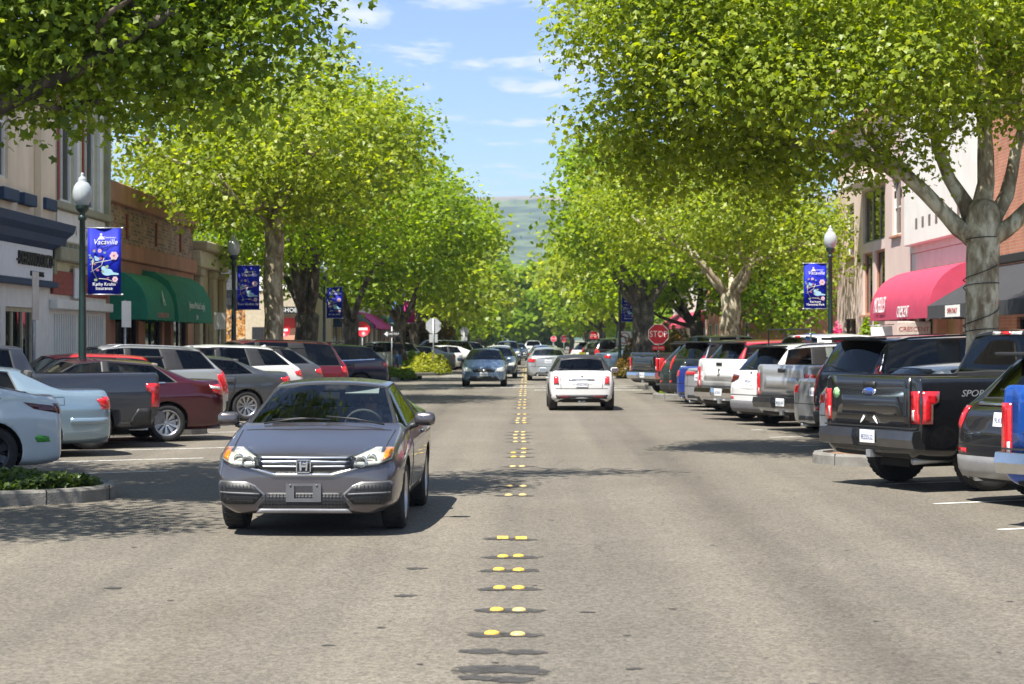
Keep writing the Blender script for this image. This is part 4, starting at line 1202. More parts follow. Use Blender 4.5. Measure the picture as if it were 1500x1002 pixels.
# distant hills
def hill():
    rng = np.random.default_rng(3)
    nx, ny = 90, 40
    X = np.linspace(-3800, 3800, nx); T = np.linspace(0, 1, ny)
    vs = []; ph = rng.random(12) * 6
    for t in T:
        y = 2300 + 3200 * t
        for x in X:
            ridge = 318 + 10 * math.sin(x / 410 + ph[0]) + 6 * math.sin(x / 130 + ph[1]) + 14 * math.sin(x / 900 + ph[2])
            prof = min(1, (t / .62)) ** 1.15
            if t > .55: prof = prof * (.90 + .10 * min(1, (t - .55) / .035))
            if t > .66: prof = 1 - (t - .66) * .5
            gul = math.sin(x / 95 + 2.2 * math.sin(t * 7 + ph[3]) + ph[4]) * .5 + math.sin(x / 47 + 3 * math.sin(t * 5 + ph[5])) * .25
            z = ridge * prof + gul * 26 * prof * (1 - prof * .85) + rng.normal() * 1.5
            vs.append((x + rng.normal() * 6, y, z - 2))
    fs = [(j * nx + i, j * nx + i + 1, (j + 1) * nx + i + 1, (j + 1) * nx + i) for j in range(ny - 1) for i in range(nx - 1)]
    m = MB(); m.add(vs, fs, True)
    mt, t, b = nodes_of('hill_grass_and_oak'); N = t.nodes.new
    tc = N('ShaderNodeTexCoord'); nz = N('ShaderNodeTexNoise'); nz.inputs['Scale'].default_value = .016; nz.inputs['Detail'].default_value = 9; nz.inputs['Roughness'].default_value = .65
    t.links.new(tc.outputs['Object'], nz.inputs['Vector'])
    rp = N('ShaderNodeValToRGB'); e = rp.color_ramp.elements
    e[0].position = .42; e[0].color = (.014, .032, .016, 1); e[1].position = .62; e[1].color = (.10, .135, .04, 1); x = e.new(.50); x.color = (.040, .072, .026, 1)
    t.links.new(nz.outputs['Fac'], rp.inputs[0])
    ge = N('ShaderNodeNewGeometry'); sp = N('ShaderNodeSeparateXYZ'); t.links.new(ge.outputs['Position'], sp.inputs[0])
    n2 = N('ShaderNodeTexNoise'); n2.inputs['Scale'].default_value = .012; n2.inputs['Detail'].default_value = 6; t.links.new(tc.outputs['Object'], n2.inputs['Vector'])
    ma = N('ShaderNodeMath'); ma.operation = 'MULTIPLY_ADD'; ma.inputs[1].default_value = 60; t.links.new(n2.outputs['Fac'], ma.inputs[0]); t.links.new(sp.outputs['Z'], ma.inputs[2])
    r2 = N('ShaderNodeValToRGB'); q = r2.color_ramp.elements      # bare rock band under the rim
    q[0].position = .0; q[0].color = (0, 0, 0, 1); q[1].position = 1; q[1].color = (0, 0, 0, 1)
    for pos, v in ((.40, 0), (.48, .75), (.62, .75), (.70, 0)): k = q.new(pos); k.color = (v, v, v, 1)
    mr = N('ShaderNodeMapRange'); mr.inputs['From Min'].default_value = 268; mr.inputs['From Max'].default_value = 388; t.links.new(ma.outputs[0], mr.inputs['Value'])
    t.links.new(mr.outputs[0], r2.inputs[0])
    mx = N('ShaderNodeMixRGB'); mx.inputs[2].default_value = (.26, .20, .16, 1); t.links.new(r2.outputs[0], mx.inputs[0]); t.links.new(rp.outputs[0], mx.inputs[1])
    t.links.new(mx.outputs[0], b.inputs['Base Color']); b.inputs['Roughness'].default_value = .95
    o = m.build('hills', mt); o['kind'] = 'structure'
hill()
# ================================================================== buildings
class Facade:
    """side = -1 for the left row (faces +X), +1 for the right row; u runs along the street, o is the distance in front of the wall plane"""
    def __init__(s, name, side, label, u0, x=FX):
        s.side, s.x = side, x
        s.root = empty(name, (side * x, u0, 0), 0, label, 'building'); s.o = s.root.location
    def loc(s, u, o, z): return Vector((-s.side * o, u - s.o.y, z))
    def boxes(s, lst, name, mat, bev=0.0, parent=None):
        m = MB()
        for (u0, u1, z0, z1, o0, o1) in lst:
            a, b = sorted((-s.side * o0, -s.side * o1)); m.box(a, b, u0 - s.o.y, u1 - s.o.y, z0, z1)
        me = m.mesh(name, mat)
        if bev: bevel_mesh(me, bev, 1)
        return mesh_obj(name, me, None, parent or s.root)
    def box(s, u0, u1, z0, z1, o0, o1, name, mat, bev=.01, parent=None): return s.boxes([(u0, u1, z0, z1, o0, o1)], name, mat, bev, parent)
    def wall(s, u0, u1, z0, z1, openings, mat, o0=-.35, o1=0.0, name='wall'):
        us = sorted({u0, u1, *[q for op in openings for q in op[:2]]}); zs = sorted({z0, z1, *[q for op in openings for q in op[2:4]]})
        L = []
        for a, b in zip(us[:-1], us[1:]):
            run = None
            for c, d in zip(zs[:-1], zs[1:]):
                hole = any(op[0] <= a + 1e-6 and b <= op[1] + 1e-6 and op[2] <= c + 1e-6 and d <= op[3] + 1e-6 for op in openings)
                if hole:
                    if run: L.append((a, b, run[0], run[1], o0, o1)); run = None
                else: run = (run[0], d) if run else (c, d)
            if run: L.append((a, b, run[0], run[1], o0, o1))
        return s.boxes(L, name, mat)
    def window(s, u0, u1, z0, z1, frame_m, glass_m, nu=1, nz=1, o=-.12, fw=.06, sill=None, name='window'):
        f = [(u0, u1, z0, z0 + fw, o - .04, o + .05), (u0, u1, z1 - fw, z1, o - .04, o + .05), (u0, u0 + fw, z0 + fw, z1 - fw, o - .04, o + .05), (u1 - fw, u1, z0 + fw, z1 - fw, o - .04, o + .05)]
        for i in range(1, nu): c = lerp(u0, u1, i / nu); f.append((c - fw * .4, c + fw * .4, z0 + fw, z1 - fw, o - .035, o + .04))
        for i in range(1, nz): c = lerp(z0, z1, i / nz); f.append((u0 + fw, u1 - fw, c - fw * .35, c + fw * .35, o - .03, o + .035))
        w = s.boxes(f, name, frame_m)
        for i in range(nu):
            for j in range(nz):
                a, b = lerp(u0, u1, i / nu), lerp(u0, u1, (i + 1) / nu); c, d = lerp(z0, z1, j / nz), lerp(z0, z1, (j + 1) / nz)
                s.boxes([(a + .01, b - .01, c + .01, d - .01, o - .012, o - .002)], 'pane', glass_m, 0, w)
        if sill: s.box(u0 - .06, u1 + .06, z0 - .08, z0 - .002, o - .04, .09, 'sill', sill, .01, w)
        return w
    def text(s, body, size, u, z, o, mat, stretch=1.0, parent=None, extrude=.01, **k):
        M = frame(s.loc(u, o, z), (0, 1 if s.side < 0 else -1, 0), (0, 0, 1))
        if s.side < 0: M = frame(s.loc(u, o, z), (0, 1, 0), (0, 0, 1))
        return lettering(body, size, M, mat, parent or s.root, extrude, stretch, **k)
    def dark_inside(s, u0, u1, z0, z1, depth=3.0):
        m = M_ROOM
        s.boxes([(u0, u1, z0, z0 + .02, -depth, -.36), (u0, u1, z1 - .02, z1, -depth, -.36), (u0, u1, z0 + .02, z1 - .02, -depth - .05, -depth), (u0, u0 + .02, z0 + .02, z1 - .02, -depth, -.36), (u1 - .02, u1, z0 + .02, z1 - .02, -depth, -.36)], 'room', m)
M_ROOM = pm('shop_interior', (.16, .13, .10), rough=.9, var=.3, scale=1.5)
M_SHOPGLASS = glass_mat('shop_glass', (.35, .37, .37), 1.5)
def brick_material(name, c1, c2, mortar, scale=1.0, bump=.4):
    m, t, b = nodes_of(name); N = t.nodes.new
    tc = N('ShaderNodeTexCoord'); sp = N('ShaderNodeSeparateXYZ'); cb = N('ShaderNodeCombineXYZ')
    t.links.new(tc.outputs['Object'], sp.inputs[0])
    ad = N('ShaderNodeMath'); ad.operation = 'ADD'; t.links.new(sp.outputs['X'], ad.inputs[0]); t.links.new(sp.outputs['Y'], ad.inputs[1])
    t.links.new(ad.outputs[0], cb.inputs[0]); t.links.new(sp.outputs['Z'], cb.inputs[1])
    br = N('ShaderNodeTexBrick'); br.inputs['Scale'].default_value = scale
    br.inputs['Brick Width'].default_value = .22; br.inputs['Row Height'].default_value = .075; br.inputs['Mortar Size'].default_value = .008
    br.inputs['Color1'].default_value = (*c1, 1); br.inputs['Color2'].default_value = (*c2, 1); br.inputs['Mortar'].default_value = (*mortar, 1)
    t.links.new(cb.outputs[0], br.inputs['Vector'])
    nz = N('ShaderNodeTexNoise'); nz.inputs['Scale'].default_value = 1.3; nz.inputs['Detail'].default_value = 6; t.links.new(tc.outputs['Object'], nz.inputs['Vector'])
    rp = N('ShaderNodeValToRGB'); rp.color_ramp.elements[0].position = .3; rp.color_ramp.elements[0].color = (.75, .74, .73, 1); rp.color_ramp.elements[1].position = .7; rp.color_ramp.elements[1].color = (1.2, 1.2, 1.2, 1)
    t.links.new(nz.outputs['Fac'], rp.inputs[0])
    mx = N('ShaderNodeMixRGB'); mx.blend_type = 'MULTIPLY'; mx.inputs[0].default_value = 1; t.links.new(br.outputs['Color'], mx.inputs[1]); t.links.new(rp.outputs[0], mx.inputs[2])
    t.links.new(mx.outputs[0], b.inputs['Base Color']); b.inputs['Roughness'].default_value = .85
    bp = N('ShaderNodeBump'); bp.inputs['Strength'].default_value = bump; bp.inputs['Distance'].default_value = .02; bp.invert = True
    t.links.new(br.outputs['Fac'], bp.inputs['Height']); t.links.new(bp.outputs[0], b.inputs['Normal'])
    MATS[name] = m
    return m
M_BRICKMIX = brick_material('mottled_brick', (.46, .26, .16), (.13, .10, .085), (.36, .30, .24), 0.8)
M_BRICKORG = brick_material('orange_brick', (.50, .19, .10), (.42, .15, .08), (.42, .30, .22))
M_BRICKDRK = brick_material('charcoal_brick', (.075, .075, .085), (.045, .045, .052), (.11, .11, .115))
M_CREAM = pm('cream_stucco', (.80, .67, .47), rough=.9, var=.14, scale=1.2, bump=.2, bscale=40, stretch=(1, 1, .4))
M_BLUETRIM = pm('navy_trim', (.012, .040, .10), rough=.6, var=.2, scale=4)
M_SIGNWHITE = pm('sign_white', (.74, .77, .80), rough=.5, var=.05)
M_PALEYEL = pm('pale_yellow_paint', (.60, .60, .40), rough=.7, var=.08, scale=3)
M_OLIVE = pm('olive_trim', (.30, .29, .20), rough=.7, var=.12, scale=3)
M_REDTRIM = pm('red_trim', (.30, .035, .03), rough=.6, var=.15)
M_PALE = pm('pale_board', (.76, .75, .69), rough=.7, var=.07, scale=3)
M_TERRA = pm('terracotta_stucco', (.40, .20, .125), rough=.9, var=.18, scale=1.4, bump=.15, bscale=35, stretch=(1, 1, .5))
M_TAN = pm('tan_stone', (.42, .35, .23), rough=.85, var=.16, scale=2)
M_PINK = pm('pink_stucco', (.60, .46, .41), rough=.9, var=.10, scale=.9, bump=.2, bscale=30, stretch=(1, 1, .5))
M_OFFWHITE = pm('offwhite_stucco', (.74, .71, .64), rough=.85, var=.06, scale=1.5)
M_GREENAWN = pm('green_canvas', (.010, .20, .11), rough=.75, var=.15, scale=3, bump=.1, bscale=150)
M_REDAWN = pm('red_canvas', (.46, .045, .095), rough=.75, var=.10, scale=3, bump=.1, bscale=150)
M_GREYAWN = pm('charcoal_canvas', (.032, .033, .036), rough=.8, var=.15, scale=3, bump=.1, bscale=150)
M_BLACKTXT = pm('black_letter', (.02, .02, .022), rough=.5)
M_WHITETXT = pm('white_letter', (.80, .80, .78), rough=.5)
M_ROOF = pm('flat_roof', (.25, .24, .22), rough=.9, var=.2)
M_WOODDOOR = pm('brown_door', (.11, .065, .035), rough=.5, var=.3, scale=5, stretch=(6, 6, .6))
def awning(F, u0, u1, z0, z1, depth, mat, kind, label_txt=None, valance=.0):
    """profile in (o, z); kind 'barrel' or 'slope'"""
    if kind == 'barrel': prof = [(0, z1)] + [(depth * math.sin(a), lerp(z0 + .25, z1, math.cos(a))) for a in [math.pi / 2 * i / 8 for i in range(1, 9)]] + [(depth, z0)]
    elif kind == 'bow': prof = [(0, z1), (depth * .35, z1 - .06), (depth * .72, z1 - .32), (depth * .92, z1 - .70), (depth, z0 + .15), (depth, z0)]
    else: prof = [(0, z1), (depth, z0 + valance), (depth, z0)]
    n = len(prof); m = MB()
    A = [F.loc(u0, o, z) for o, z in prof]; B = [F.loc(u1, o, z) for o, z in prof]
    m.add(A + B, [(i, i + 1, n + i + 1, n + i) for i in range(n - 1)], kind != 'slope')
    low = [F.loc(u0, 0, z0), F.loc(u1, 0, z0)]
    m.add(A + [low[0]], [tuple(range(n + 1))]); m.add(B + [low[1]], [tuple(range(n + 1))[::-1]])
    o = m.build('awning', mat, F.root, recalc=True)
    # ribs under the cloth
    k = max(2, int((u1 - u0) / 1.2)); r = MB()
    for i in range(k + 1):
        u = lerp(u0 + .03, u1 - .03, i / k)
        r.tube([F.loc(u, a * .985, b - .02) for a, b in prof], .012, 5)
    r.tube([F.loc(u0 + .03, depth * .98, z0 + .03), F.loc(u1 - .03, depth * .98, z0 + .03)], .014, 5)
    r.build('awning_frame', M_STEEL, o)
    return o
# ---- left row -------------------------------------------------------------
F = Facade('cream_shop_building', -1, 'cream stucco shop with navy blue cornice and white signboard', 40)
F.wall(33, 45.8, 4.35, 8.6, [(34.5, 35.7, 5.2, 7.6), (38.0, 39.2, 5.2, 7.6), (41.2, 42.2, 5.2, 7.6)], M_CREAM)
for a, b in ((34.5, 35.7), (38.0, 39.2), (41.2, 42.2)): F.window(a, b, 5.2, 7.6, M_PALE, M_SHOPGLASS, 1, 2)
F.box(44.45, 45.8, 4.45, 8.6, .0, .16, 'pilaster', M_CREAM)
for a, b in ((38.1, 40.6), (41.3, 42.55), (43.0, 44.1), (44.6, 45.65)): F.box(a, b, 4.72, 4.98, .0, .16 if a < 44 else .24, 'ledge', M_BLUETRIM, .015)
m = MB()
prof = [(.0, 3.85), (.0, 4.42), (.55, 4.42), (.50, 4.25), (.34, 4.12), (.28, 3.95), (.12, 3.85)]
m.prism([(o, z) for o, z in prof], 33 - 40, 46.2 - 40, axis='y'); m.build('cornice', M_BLUETRIM, F.root, recalc=True)
sg = F.box(36.5, 45.6, 3.12, 3.84, 0, .14, 'signboard', M_SIGNWHITE)
F.text('-DEBARNOLO&CO-', .42, 43.95, 3.54, .155, M_BLACKTXT, .88, sg, .03)
F.text('FINE  JEWELERS', .16, 44.1, 3.24, .155, M_BLACKTXT, 1.1, sg)
F.box(33, 45.9, 2.98, 3.11, 0, .20, 'sign_ledge', M_BLUETRIM)
ops = [(34.5, 36.6, .55, 2.5), (37.0, 39.1, .55, 2.5), (39.5, 41.6, .55, 2.5), (42.0, 44.6, .55, 2.5)]
F.wall(33, 45.8, 0.13, 2.97, ops, M_PALE)
for a, b, c, d_ in ops: F.window(a, b, c, d_, pm('cream_mullion', (.50, .45, .32), rough=.6), M_SHOPGLASS, 3 if b - a > 2.4 else 2, 1, fw=.10)
F.dark_inside(33.2, 45.6, .2, 2.9)
F.box(33, 45.8, 2.97, 4.35, -.35, -.001, 'header_wall', M_CREAM)
F.box(33, 45.8, 8.0, 8.6, -9, -.36, 'roof', M_ROOF)
F.box(45.45, 45.8, .13, 7.9, -9, -.36, 'end_wall', M_CREAM)
F = Facade('painted_shop_building', -1, 'two-storey pale yellow shop front with red window trim and white slatted ground floor', 49)
U0, U1 = 45.82, 52.0
F.wall(U0, U1, 3.3, 8.3, [(46.6, 48.3, 5.05, 7.6), (49.2, 50.9, 5.05, 7.6)], M_PALEYEL)
for a, b in ((46.6, 48.3), (49.2, 50.9)):
    F.window(a, b, 5.05, 7.6, M_PALE, M_SHOPGLASS, 2, 1, fw=.09)
    F.box(a + .02, a + .16, 5.05, 7.6, -.08, .03, 'window_jamb', M_REDTRIM); F.box(b + .03, b + .30, 5.0, 7.7, .0, .09, 'pilaster', M_PALE)
F.box(U0, U0 + .22, 3.3, 8.3, .0, .14, 'corner_board', M_OLIVE); F.box(U1 - .22, U1, 3.3, 8.3, .0, .14, 'corner_board', M_OLIVE)
F.box(U0, U1, 4.85, 5.02, 0, .18, 'sill_band', M_OLIVE)
pn = F.box(46.1, 51.7, 4.12, 4.83, 0, .05, 'frieze_panel', M_PALE)
dm = MB()
for i in range(14):
    u = 46.4 + i * .39; c = F.loc(u, .055, 4.38)
    dm.add([c + Vector((0, -.05, 0)), c + Vector((0, 0, -.12)), c + Vector((0, .05, 0)), c + Vector((0, 0, .12))], [(0, 1, 2, 3)])
tag(dm.build('diamond_cutout', M_BLACK, pn), kind='stuff')
F.box(U0, U1, 3.62, 3.95, 0, .30, 'cornice', M_OLIVE, .03)
F.boxes([(46 + i * .5, 46.12 + i * .5, 3.95, 4.08, 0, .16) for i in range(12)], 'bracket', M_OLIVE)['kind'] = 'stuff'
rb = F.box(U0 + .1, U1 - .1, 2.85, 3.40, 0, .08, 'sign_band', pm('red_fretwork', (.28, .06, .045), rough=.7, var=.6, scale=14))
sq_ = F.box(47.9, 49.0, 2.78, 3.52, .085, .14, 'hanging_sign', M_SIGNWHITE)
F.box(U0, U1, 2.50, 2.72, 0, .20, 'cornice', M_PALE, .02)
ops = [(46.3, 48.6, .35, 2.4), (49.9, 51.7, .35, 2.4), (48.8, 49.75, .15, 2.4)]
F.wall(U0, U1, .13, 3.3, ops, M_PALE)
F.box(48.85, 49.7, .15, 2.38, -.30, -.24, 'door', M_WOODDOOR)
for a, b in ((46.3, 48.6), (49.9, 51.7)):
    n = int((b - a) / .21)
    for i in range(n):
        u = a + (i + .5) * (b - a) / n; F.box(u - .055, u + .055, .35, 2.4, -.06, .02, 'slat', M_PALE, .006)
    F.boxes([(a, b, 1.0, 1.07, -.05, .035)], 'rail', M_PALE)
F.dark_inside(U0 + .2, U1 - .2, .2, 2.6)
F.box(U0, U1, 7.8, 8.3, -9, -.36, 'roof', M_ROOF); F.box(U1 - .3, U1, .13, 7.7, -9, -.36, 'end_wall', M_PALEYEL)
F.box(U0, U1, 8.0, 8.35, .0, .35, 'eaves', M_OLIVE, .03)
F = Facade('terracotta_shop_building', -1, 'single-storey terracotta stucco shop with mottled brick band and green awnings', 58)
U0, U1 = 52.03, 65.6
F.box(U0, U1, 5.42, 5.98, -.35, .16, 'parapet', M_TERRA, .03)
F.box(U0, U1, 4.40, 5.42, -.35, .0, 'brick_band', M_BRICKMIX, 0)
for u in (54.6, 58.9, 63.0): F.box(u, u + .16, 4.55, 5.25, .0, .05, 'downpipe_bracket', pm('rust_red', (.22, .05, .03), rough=.8), .02)
F.box(U0, U1, 3.95, 4.39, -.35, .14, 'string_course', M_TERRA, .03)
ops = [(53.2, 56.4, .6, 2.6), (57.4, 60.0, .6, 2.6), (60.4, 61.5, .15, 2.5), (62.0, 64.6, .6, 2.6)]
F.wall(U0, U1, .13, 3.94, ops, M_TERRA)
for a, b, c, d_ in ops:
    if c > .3: F.window(a, b, c, d_, M_BLACK, M_SHOPGLASS, 2, 1, fw=.06)
F.box(60.42, 61.48, .15, 2.48, -.30, -.25, 'door', M_WOODDOOR)
F.dark_inside(U0 + .2, U1 - .2, .2, 3.0)
a1 = awning(F, 52.5, 56.5, 2.32, 3.62, 1.0, M_GREENAWN, 'barrel')
a2 = awning(F, 56.9, 63.0, 2.30, 3.78, 1.05, M_GREENAWN, 'bow')
def awn_text(F, body, size, u, o, z, tilt, mat, par, stretch=1.0):
    r = Vector((0, 1 if F.side < 0 else -1, 0)); up = Vector((F.side * math.sin(tilt), 0, math.cos(tilt)))
    return lettering(body, size, frame(F.loc(u, o, z), r, up), mat, par, .002, stretch)
awn_text(F, 'Johnson Medical Supply', .30, 60.0, 1.065, 2.80, rad(9), M_WHITETXT, a2, 1.0)
awn_text(F, '394', .20, 60.0, 1.068, 2.45, 0, M_WHITETXT, a2, 1.2)
awn_text(F, 'FLOWER SHOP', .20, 54.7, 1.012, 2.45, 0, pm('salmon_letter', (.60, .22, .18), rough=.6), a1, 1.2)
awn_text(F, 'A', .62, 54.7, 1.02, 2.90, rad(12), pm('pale_letter', (.62, .62, .50), rough=.6), a1, .8)
F.box(U0, U1, 5.3, 5.4, -9, -.36, 'roof', M_ROOF); F.box(U1 - .3, U1, .13, 5.29, -9, -.36, 'end_wall', M_TERRA)
F = Facade('tan_classical_building', -1, 'small tan stone building with pilasters and a moulded cornice', 68)
U0, U1 = 65.63, 71.6
F.wall(U0, U1, .13, 4.2, [(67.0, 68.6, .5, 3.4), (69.2, 70.6, .15, 3.2)], M_TAN)
F.window(67.0, 68.6, .5, 3.4, M_WOODDOOR, M_SHOPGLASS, 1, 2); F.box(69.22, 70.58, .15, 3.18, -.28, -.22, 'door', M_WOODDOOR)
for u in (65.75, 68.7, 70.9):
    F.box(u, u + .55, .15, 3.9, .003, .22, 'pilaster', M_TAN, .03); F.box(u - .06, u + .61, 3.9, 4.12, .003, .28, 'capital', M_TAN, .03)
F.box(U0, U1, 4.2, 4.75, -.35, .26, 'entablature', pm('cream_stone', (.55, .48, .34), rough=.8), .03); F.box(U0 - .0, U1 + .2, 4.75, 5.05, -.35, .50, 'cornice', M_TAN, .05)
F.box(U0, U1, 4.8, 4.95, -9, -.36, 'roof', M_ROOF); F.box(U1 - .3, U1, .13, 4.7, -9, -.36, 'end_wall', M_TAN)
# far side of the side street, facing the camera
def block(name, label, x0, x1, y0, y1, h, mat, par=None):
    root = empty(name, ((x0 + x1) / 2, y0, 0), 0, label, 'building'); o = root.location
    m = MB(); m.box(x0 - o.x, x1 - o.x, 0, y1 - y0, 0, h); m.build('wall', mat, root)
    return root
B = block('charcoal_brick_building', 'charcoal brick building with white coping and orange floral mural', -24, -13.9, 99, 112, 6.2, M_BRICKDRK)
m = MB(); m.box(-5.05, 5.1, -.15, 13, 6.2, 6.45); m.build('coping', M_OFFWHITE, B)
m = MB(); m.box(-5.05, 5.06, -.22, -.003, 4.25, 4.75); m.build('brick_corbel', M_BRICKDRK, B)
m = MB()
for i in range(12): m.box(-4.8 + i * .8, -4.3 + i * .8, -.12, -.003, 3.5, 3.85)
m.build('corbel_block', M_BLACK, B)
mu = leaf_material('mural_orange', (.16, .06, .03), (.50, .24, .05), (.55, .42, .28), 0.0)
rng = np.random.default_rng(8); n = 500
pts = np.stack([rng.uniform(3.2, 4.95, n), np.full(n, -.03) - rng.random(n) * .01, rng.uniform(.4, 3.2, n)], 1)
mesh_obj('mural', leaves_mesh('mural', pts, np.tile([0, -1, .02], (n, 1)) + rng.normal(size=(n, 3)) * .02, .12 + .22 * rng.random(n), rng, mu, 1), None, B)
B = block('beige_corner_shop', 'beige corner shop with white parapet and dark doorway behind the mottled trunk', -13.86, -11.0, 98, 112, 6.0, pm('beige_stucco', (.50, .42, .30), rough=.9, var=.1))
m = MB(); m.box(-1.43, 1.45, -.06, 14, 6.0, 6.6); m.box(-1.43, 1.45, -.05, -.003, 4.2, 5.99); m.build('parapet', M_OFFWHITE, B)
m = MB(); m.box(-1.1, -.1, -.04, -.003, .1, 2.4); m.build('doorway', M_BLACK, B)
m = MB(); m.box(.15, 1.44, -.5, -.003, 3.05, 3.4); s_ = m.build('shop_sign', M_BLACK, B)
lettering('SHOE', .30, frame((.8, -.505, 3.22), (1, 0, 0), (0, 0, 1)), M_WHITETXT, s_, .004)
m = MB(); m.box(.2, 1.44, -.06, -.003, .3, 2.9); pnl = m.build('shop_panel', pm('salmon_paint', (.62, .30, .20), rough=.7), B)
m = MB(); m.box(.2, 1.44, -.09, -.062, 2.35, 2.85); m.build('red_banner', pm('red_sign', (.55, .03, .03), rough=.6), pnl)
def far_shop(name, label, side, u0, u1, h, mat, awn=None, trim=M_OFFWHITE, x=FX):
    F = Facade(name, side, label, u0, x)
    n = max(2, int((u1 - u0) / 4)); ops = []
    for i in range(n):
        a = lerp(u0, u1, i / n) + .6; b = lerp(u0, u1, (i + 1) / n) - .6
        ops.append((a, b, .6, 2.7))
        if h > 6: ops.append((a + .4, b - .4, 4.3, 6.0))
    F.wall(u0, u1, .13, h, ops, mat)
    for a, b, c, d_ in ops: F.window(a, b, c, d_, trim, M_SHOPGLASS, 2, 1, fw=.08)
    F.box(u0, u1, h, h + .35, -.35, .25, 'cornice', trim, .03)
    F.box(u0, u1, h - .5, h - .35, -9, -.36, 'roof', M_ROOF); F.box(u0, u0 + .3, .13, h - .51, -9, -.36, 'end_wall', mat)
    F.dark_inside(u0 + .35, u1 - .3, .2, h - .6)
    if awn: awning(F, u0 + .8, u1 - .8, 2.5, 3.6, 1.2, awn, 'slope', valance=.25)
    return F
far_shop('ochre_shop_building', 'ochre shop row beyond the side street on the left', -1, 112.2, 128, 5.5, M_TAN, M_BLUETRIM)
far_shop('white_shop_building', 'white two-storey shop beyond the ochre row on the left', -1, 128.2, 146, 7.2, M_OFFWHITE, pm('magenta_canvas', (.55, .02, .25), rough=.7))
far_shop('distant_brick_building', 'distant orange brick shop far down the left pavement', -1, 146.2, 172, 6.5, M_BRICKORG, M_GREENAWN)
# ---- right row -------------------------------------------------------------
F = Facade('orange_brick_building', 1, 'orange brick shop with charcoal awning at the right edge', 40)
U0, U1 = 32.0, 47.6
F.wall(U0, U1, 3.75, 9.0, [(34, 35.4, 5.4, 7.6), (38, 39.4, 5.4, 7.6), (42, 43.4, 5.4, 7.6)], M_BRICKORG)
for a in (34, 38, 42): F.window(a, a + 1.4, 5.4, 7.6, M_OFFWHITE, M_SHOPGLASS, 1, 2, sill=M_OFFWHITE)
F.box(U0, U1, 3.55, 3.74, -.35, .06, 'lintel', M_BLACK)
ops = [(33, 36.4, .5, 2.9), (37.2, 40.6, .5, 2.9), (41.3, 42.6, .15, 2.7), (43.4, 44.7, .7, 2.3)]
F.wall(U0, U1, .13, 3.54, ops, M_BRICKORG)
for a, b, c, d_ in ops:
    if c > .3: F.window(a, b, c, d_, M_BLACK, M_SHOPGLASS, 2, 1)
F.box(41.32, 42.58, .15, 2.68, -.3, -.25, 'door', M_WOODDOOR)
F.dark_inside(U0 + .2, U1 - .2, .2, 3.3)
F.box(45.2, 46.3, .9, 2.0, 0, .05, 'metal_screen', pm('pressed_metal', (.16, .17, .17), rough=.4, metal=.6, var=.6, scale=9), .01)
aw = awning(F, 34, 47.0, 2.28, 3.5, 1.55, M_GREYAWN, 'slope', valance=.30)
sg = MB(); c = F.loc(44.2, 1.56, 2.43); sg.box(c.x - .004, c.x + .004, c.y - .75, c.y + .75, c.z - .13, c.z + .13); sgo = sg.build('valance_sign', M_PALE, aw)
awn_text(F, 'OPEN DAILY', .17, 44.2, 1.572, 2.43, 0, M_REDTRIM, aw, 1.1)
F.box(U0, U1, 8.6, 9.0, -9, -.36, 'roof', M_ROOF); F.box(U1 - .3, U1, .13, 8.5, -9, -.36, 'end_wall', M_BRICKORG)
F = Facade('white_panel_building', 1, 'off-white panelled shop with a red barrel awning', 52)
U0, U1 = 47.63, 57.2
F.box(U0, U1, 4.25, 8.6, -.35, .0, 'upper_wall', M_OFFWHITE, 0)
pn = F.box(U0 + .1, U1 - .25, 4.45, 8.0, .003, .22, 'raised_panel', M_OFFWHITE, .02)
F.boxes([(49.6 + i * .9, 49.9 + i * .9, 4.85, 5.15, .10, .224) for i in range(7)], 'square_hole', M_ROOM, 0, pn)
F.box(U0, U1, 3.75, 4.24, -.35, -.05, 'band', M_OFFWHITE)
ops = [(48.4, 50.6, .5, 2.5), (51.2, 53.4, .15, 2.6), (54.0, 56.6, .5, 2.5)]
F.wall(U0, U1, .13, 3.74, ops, pm('salmon_brickwork', (.50, .27, .17), rough=.85, var=.2, scale=3))
F.window(48.4, 50.6, .5, 2.5, M_OFFWHITE, M_SHOPGLASS, 2, 1); F.window(54.0, 56.6, .5, 2.5, M_OFFWHITE, M_SHOPGLASS, 2, 1)
F.box(51.25, 52.1, .15, 2.58, -.32, -.26, 'door', M_WOODDOOR); F.box(52.2, 53.35, .15, 2.58, -.32, -.27, 'door_panel', pm('ochre_door', (.38, .25, .09), rough=.6))
F.dark_inside(U0 + .2, U1 - .2, .2, 3.5)
aw = awning(F, 48.3, 56.6, 2.32, 3.72, 1.25, M_REDAWN, 'barrel')
awn_text(F, "MICHELLE'S", .62, 55.0, 1.27, 2.72, rad(8), M_WHITETXT, aw, .55)
awn_text(F, 'CRESCENT', .42, 51.6, 1.268, 2.50, rad(3), M_WHITETXT, aw, .8)
F.box(U0, U1, 8.2, 8.6, -9, -.36, 'roof', M_ROOF); F.box(U1 - .3, U1, .13, 8.1, -9, -.36, 'end_wall', M_OFFWHITE)
F = Facade('pink_stucco_building', 1, 'two-storey pink stucco building with tall window bays', 63)
U0, U1 = 57.23, 70.6
ops = [(61.2, 63.0, 2.6, 4.6), (63.4, 65.2, 2.6, 4.6), (61.2, 65.2, 4.9, 6.6), (67.0, 68.6, 4.6, 6.4), (66.6, 69.0, .2, 2.5), (58.6, 60.0, 4.9, 6.6)]
F.wall(U0, U1, .13, 8.8, ops, M_PINK)
for op in ops[:2]: F.window(*op, M_TERRA, M_SHOPGLASS, 1, 1, sill=M_TERRA)
F.window(*ops[2], M_OLIVE, M_SHOPGLASS, 3, 1); F.window(*ops[3], M_OFFWHITE, M_SHOPGLASS, 1, 2, sill=M_TERRA); F.window(*ops[5], M_OFFWHITE, M_SHOPGLASS, 1, 2, sill=M_TERRA)
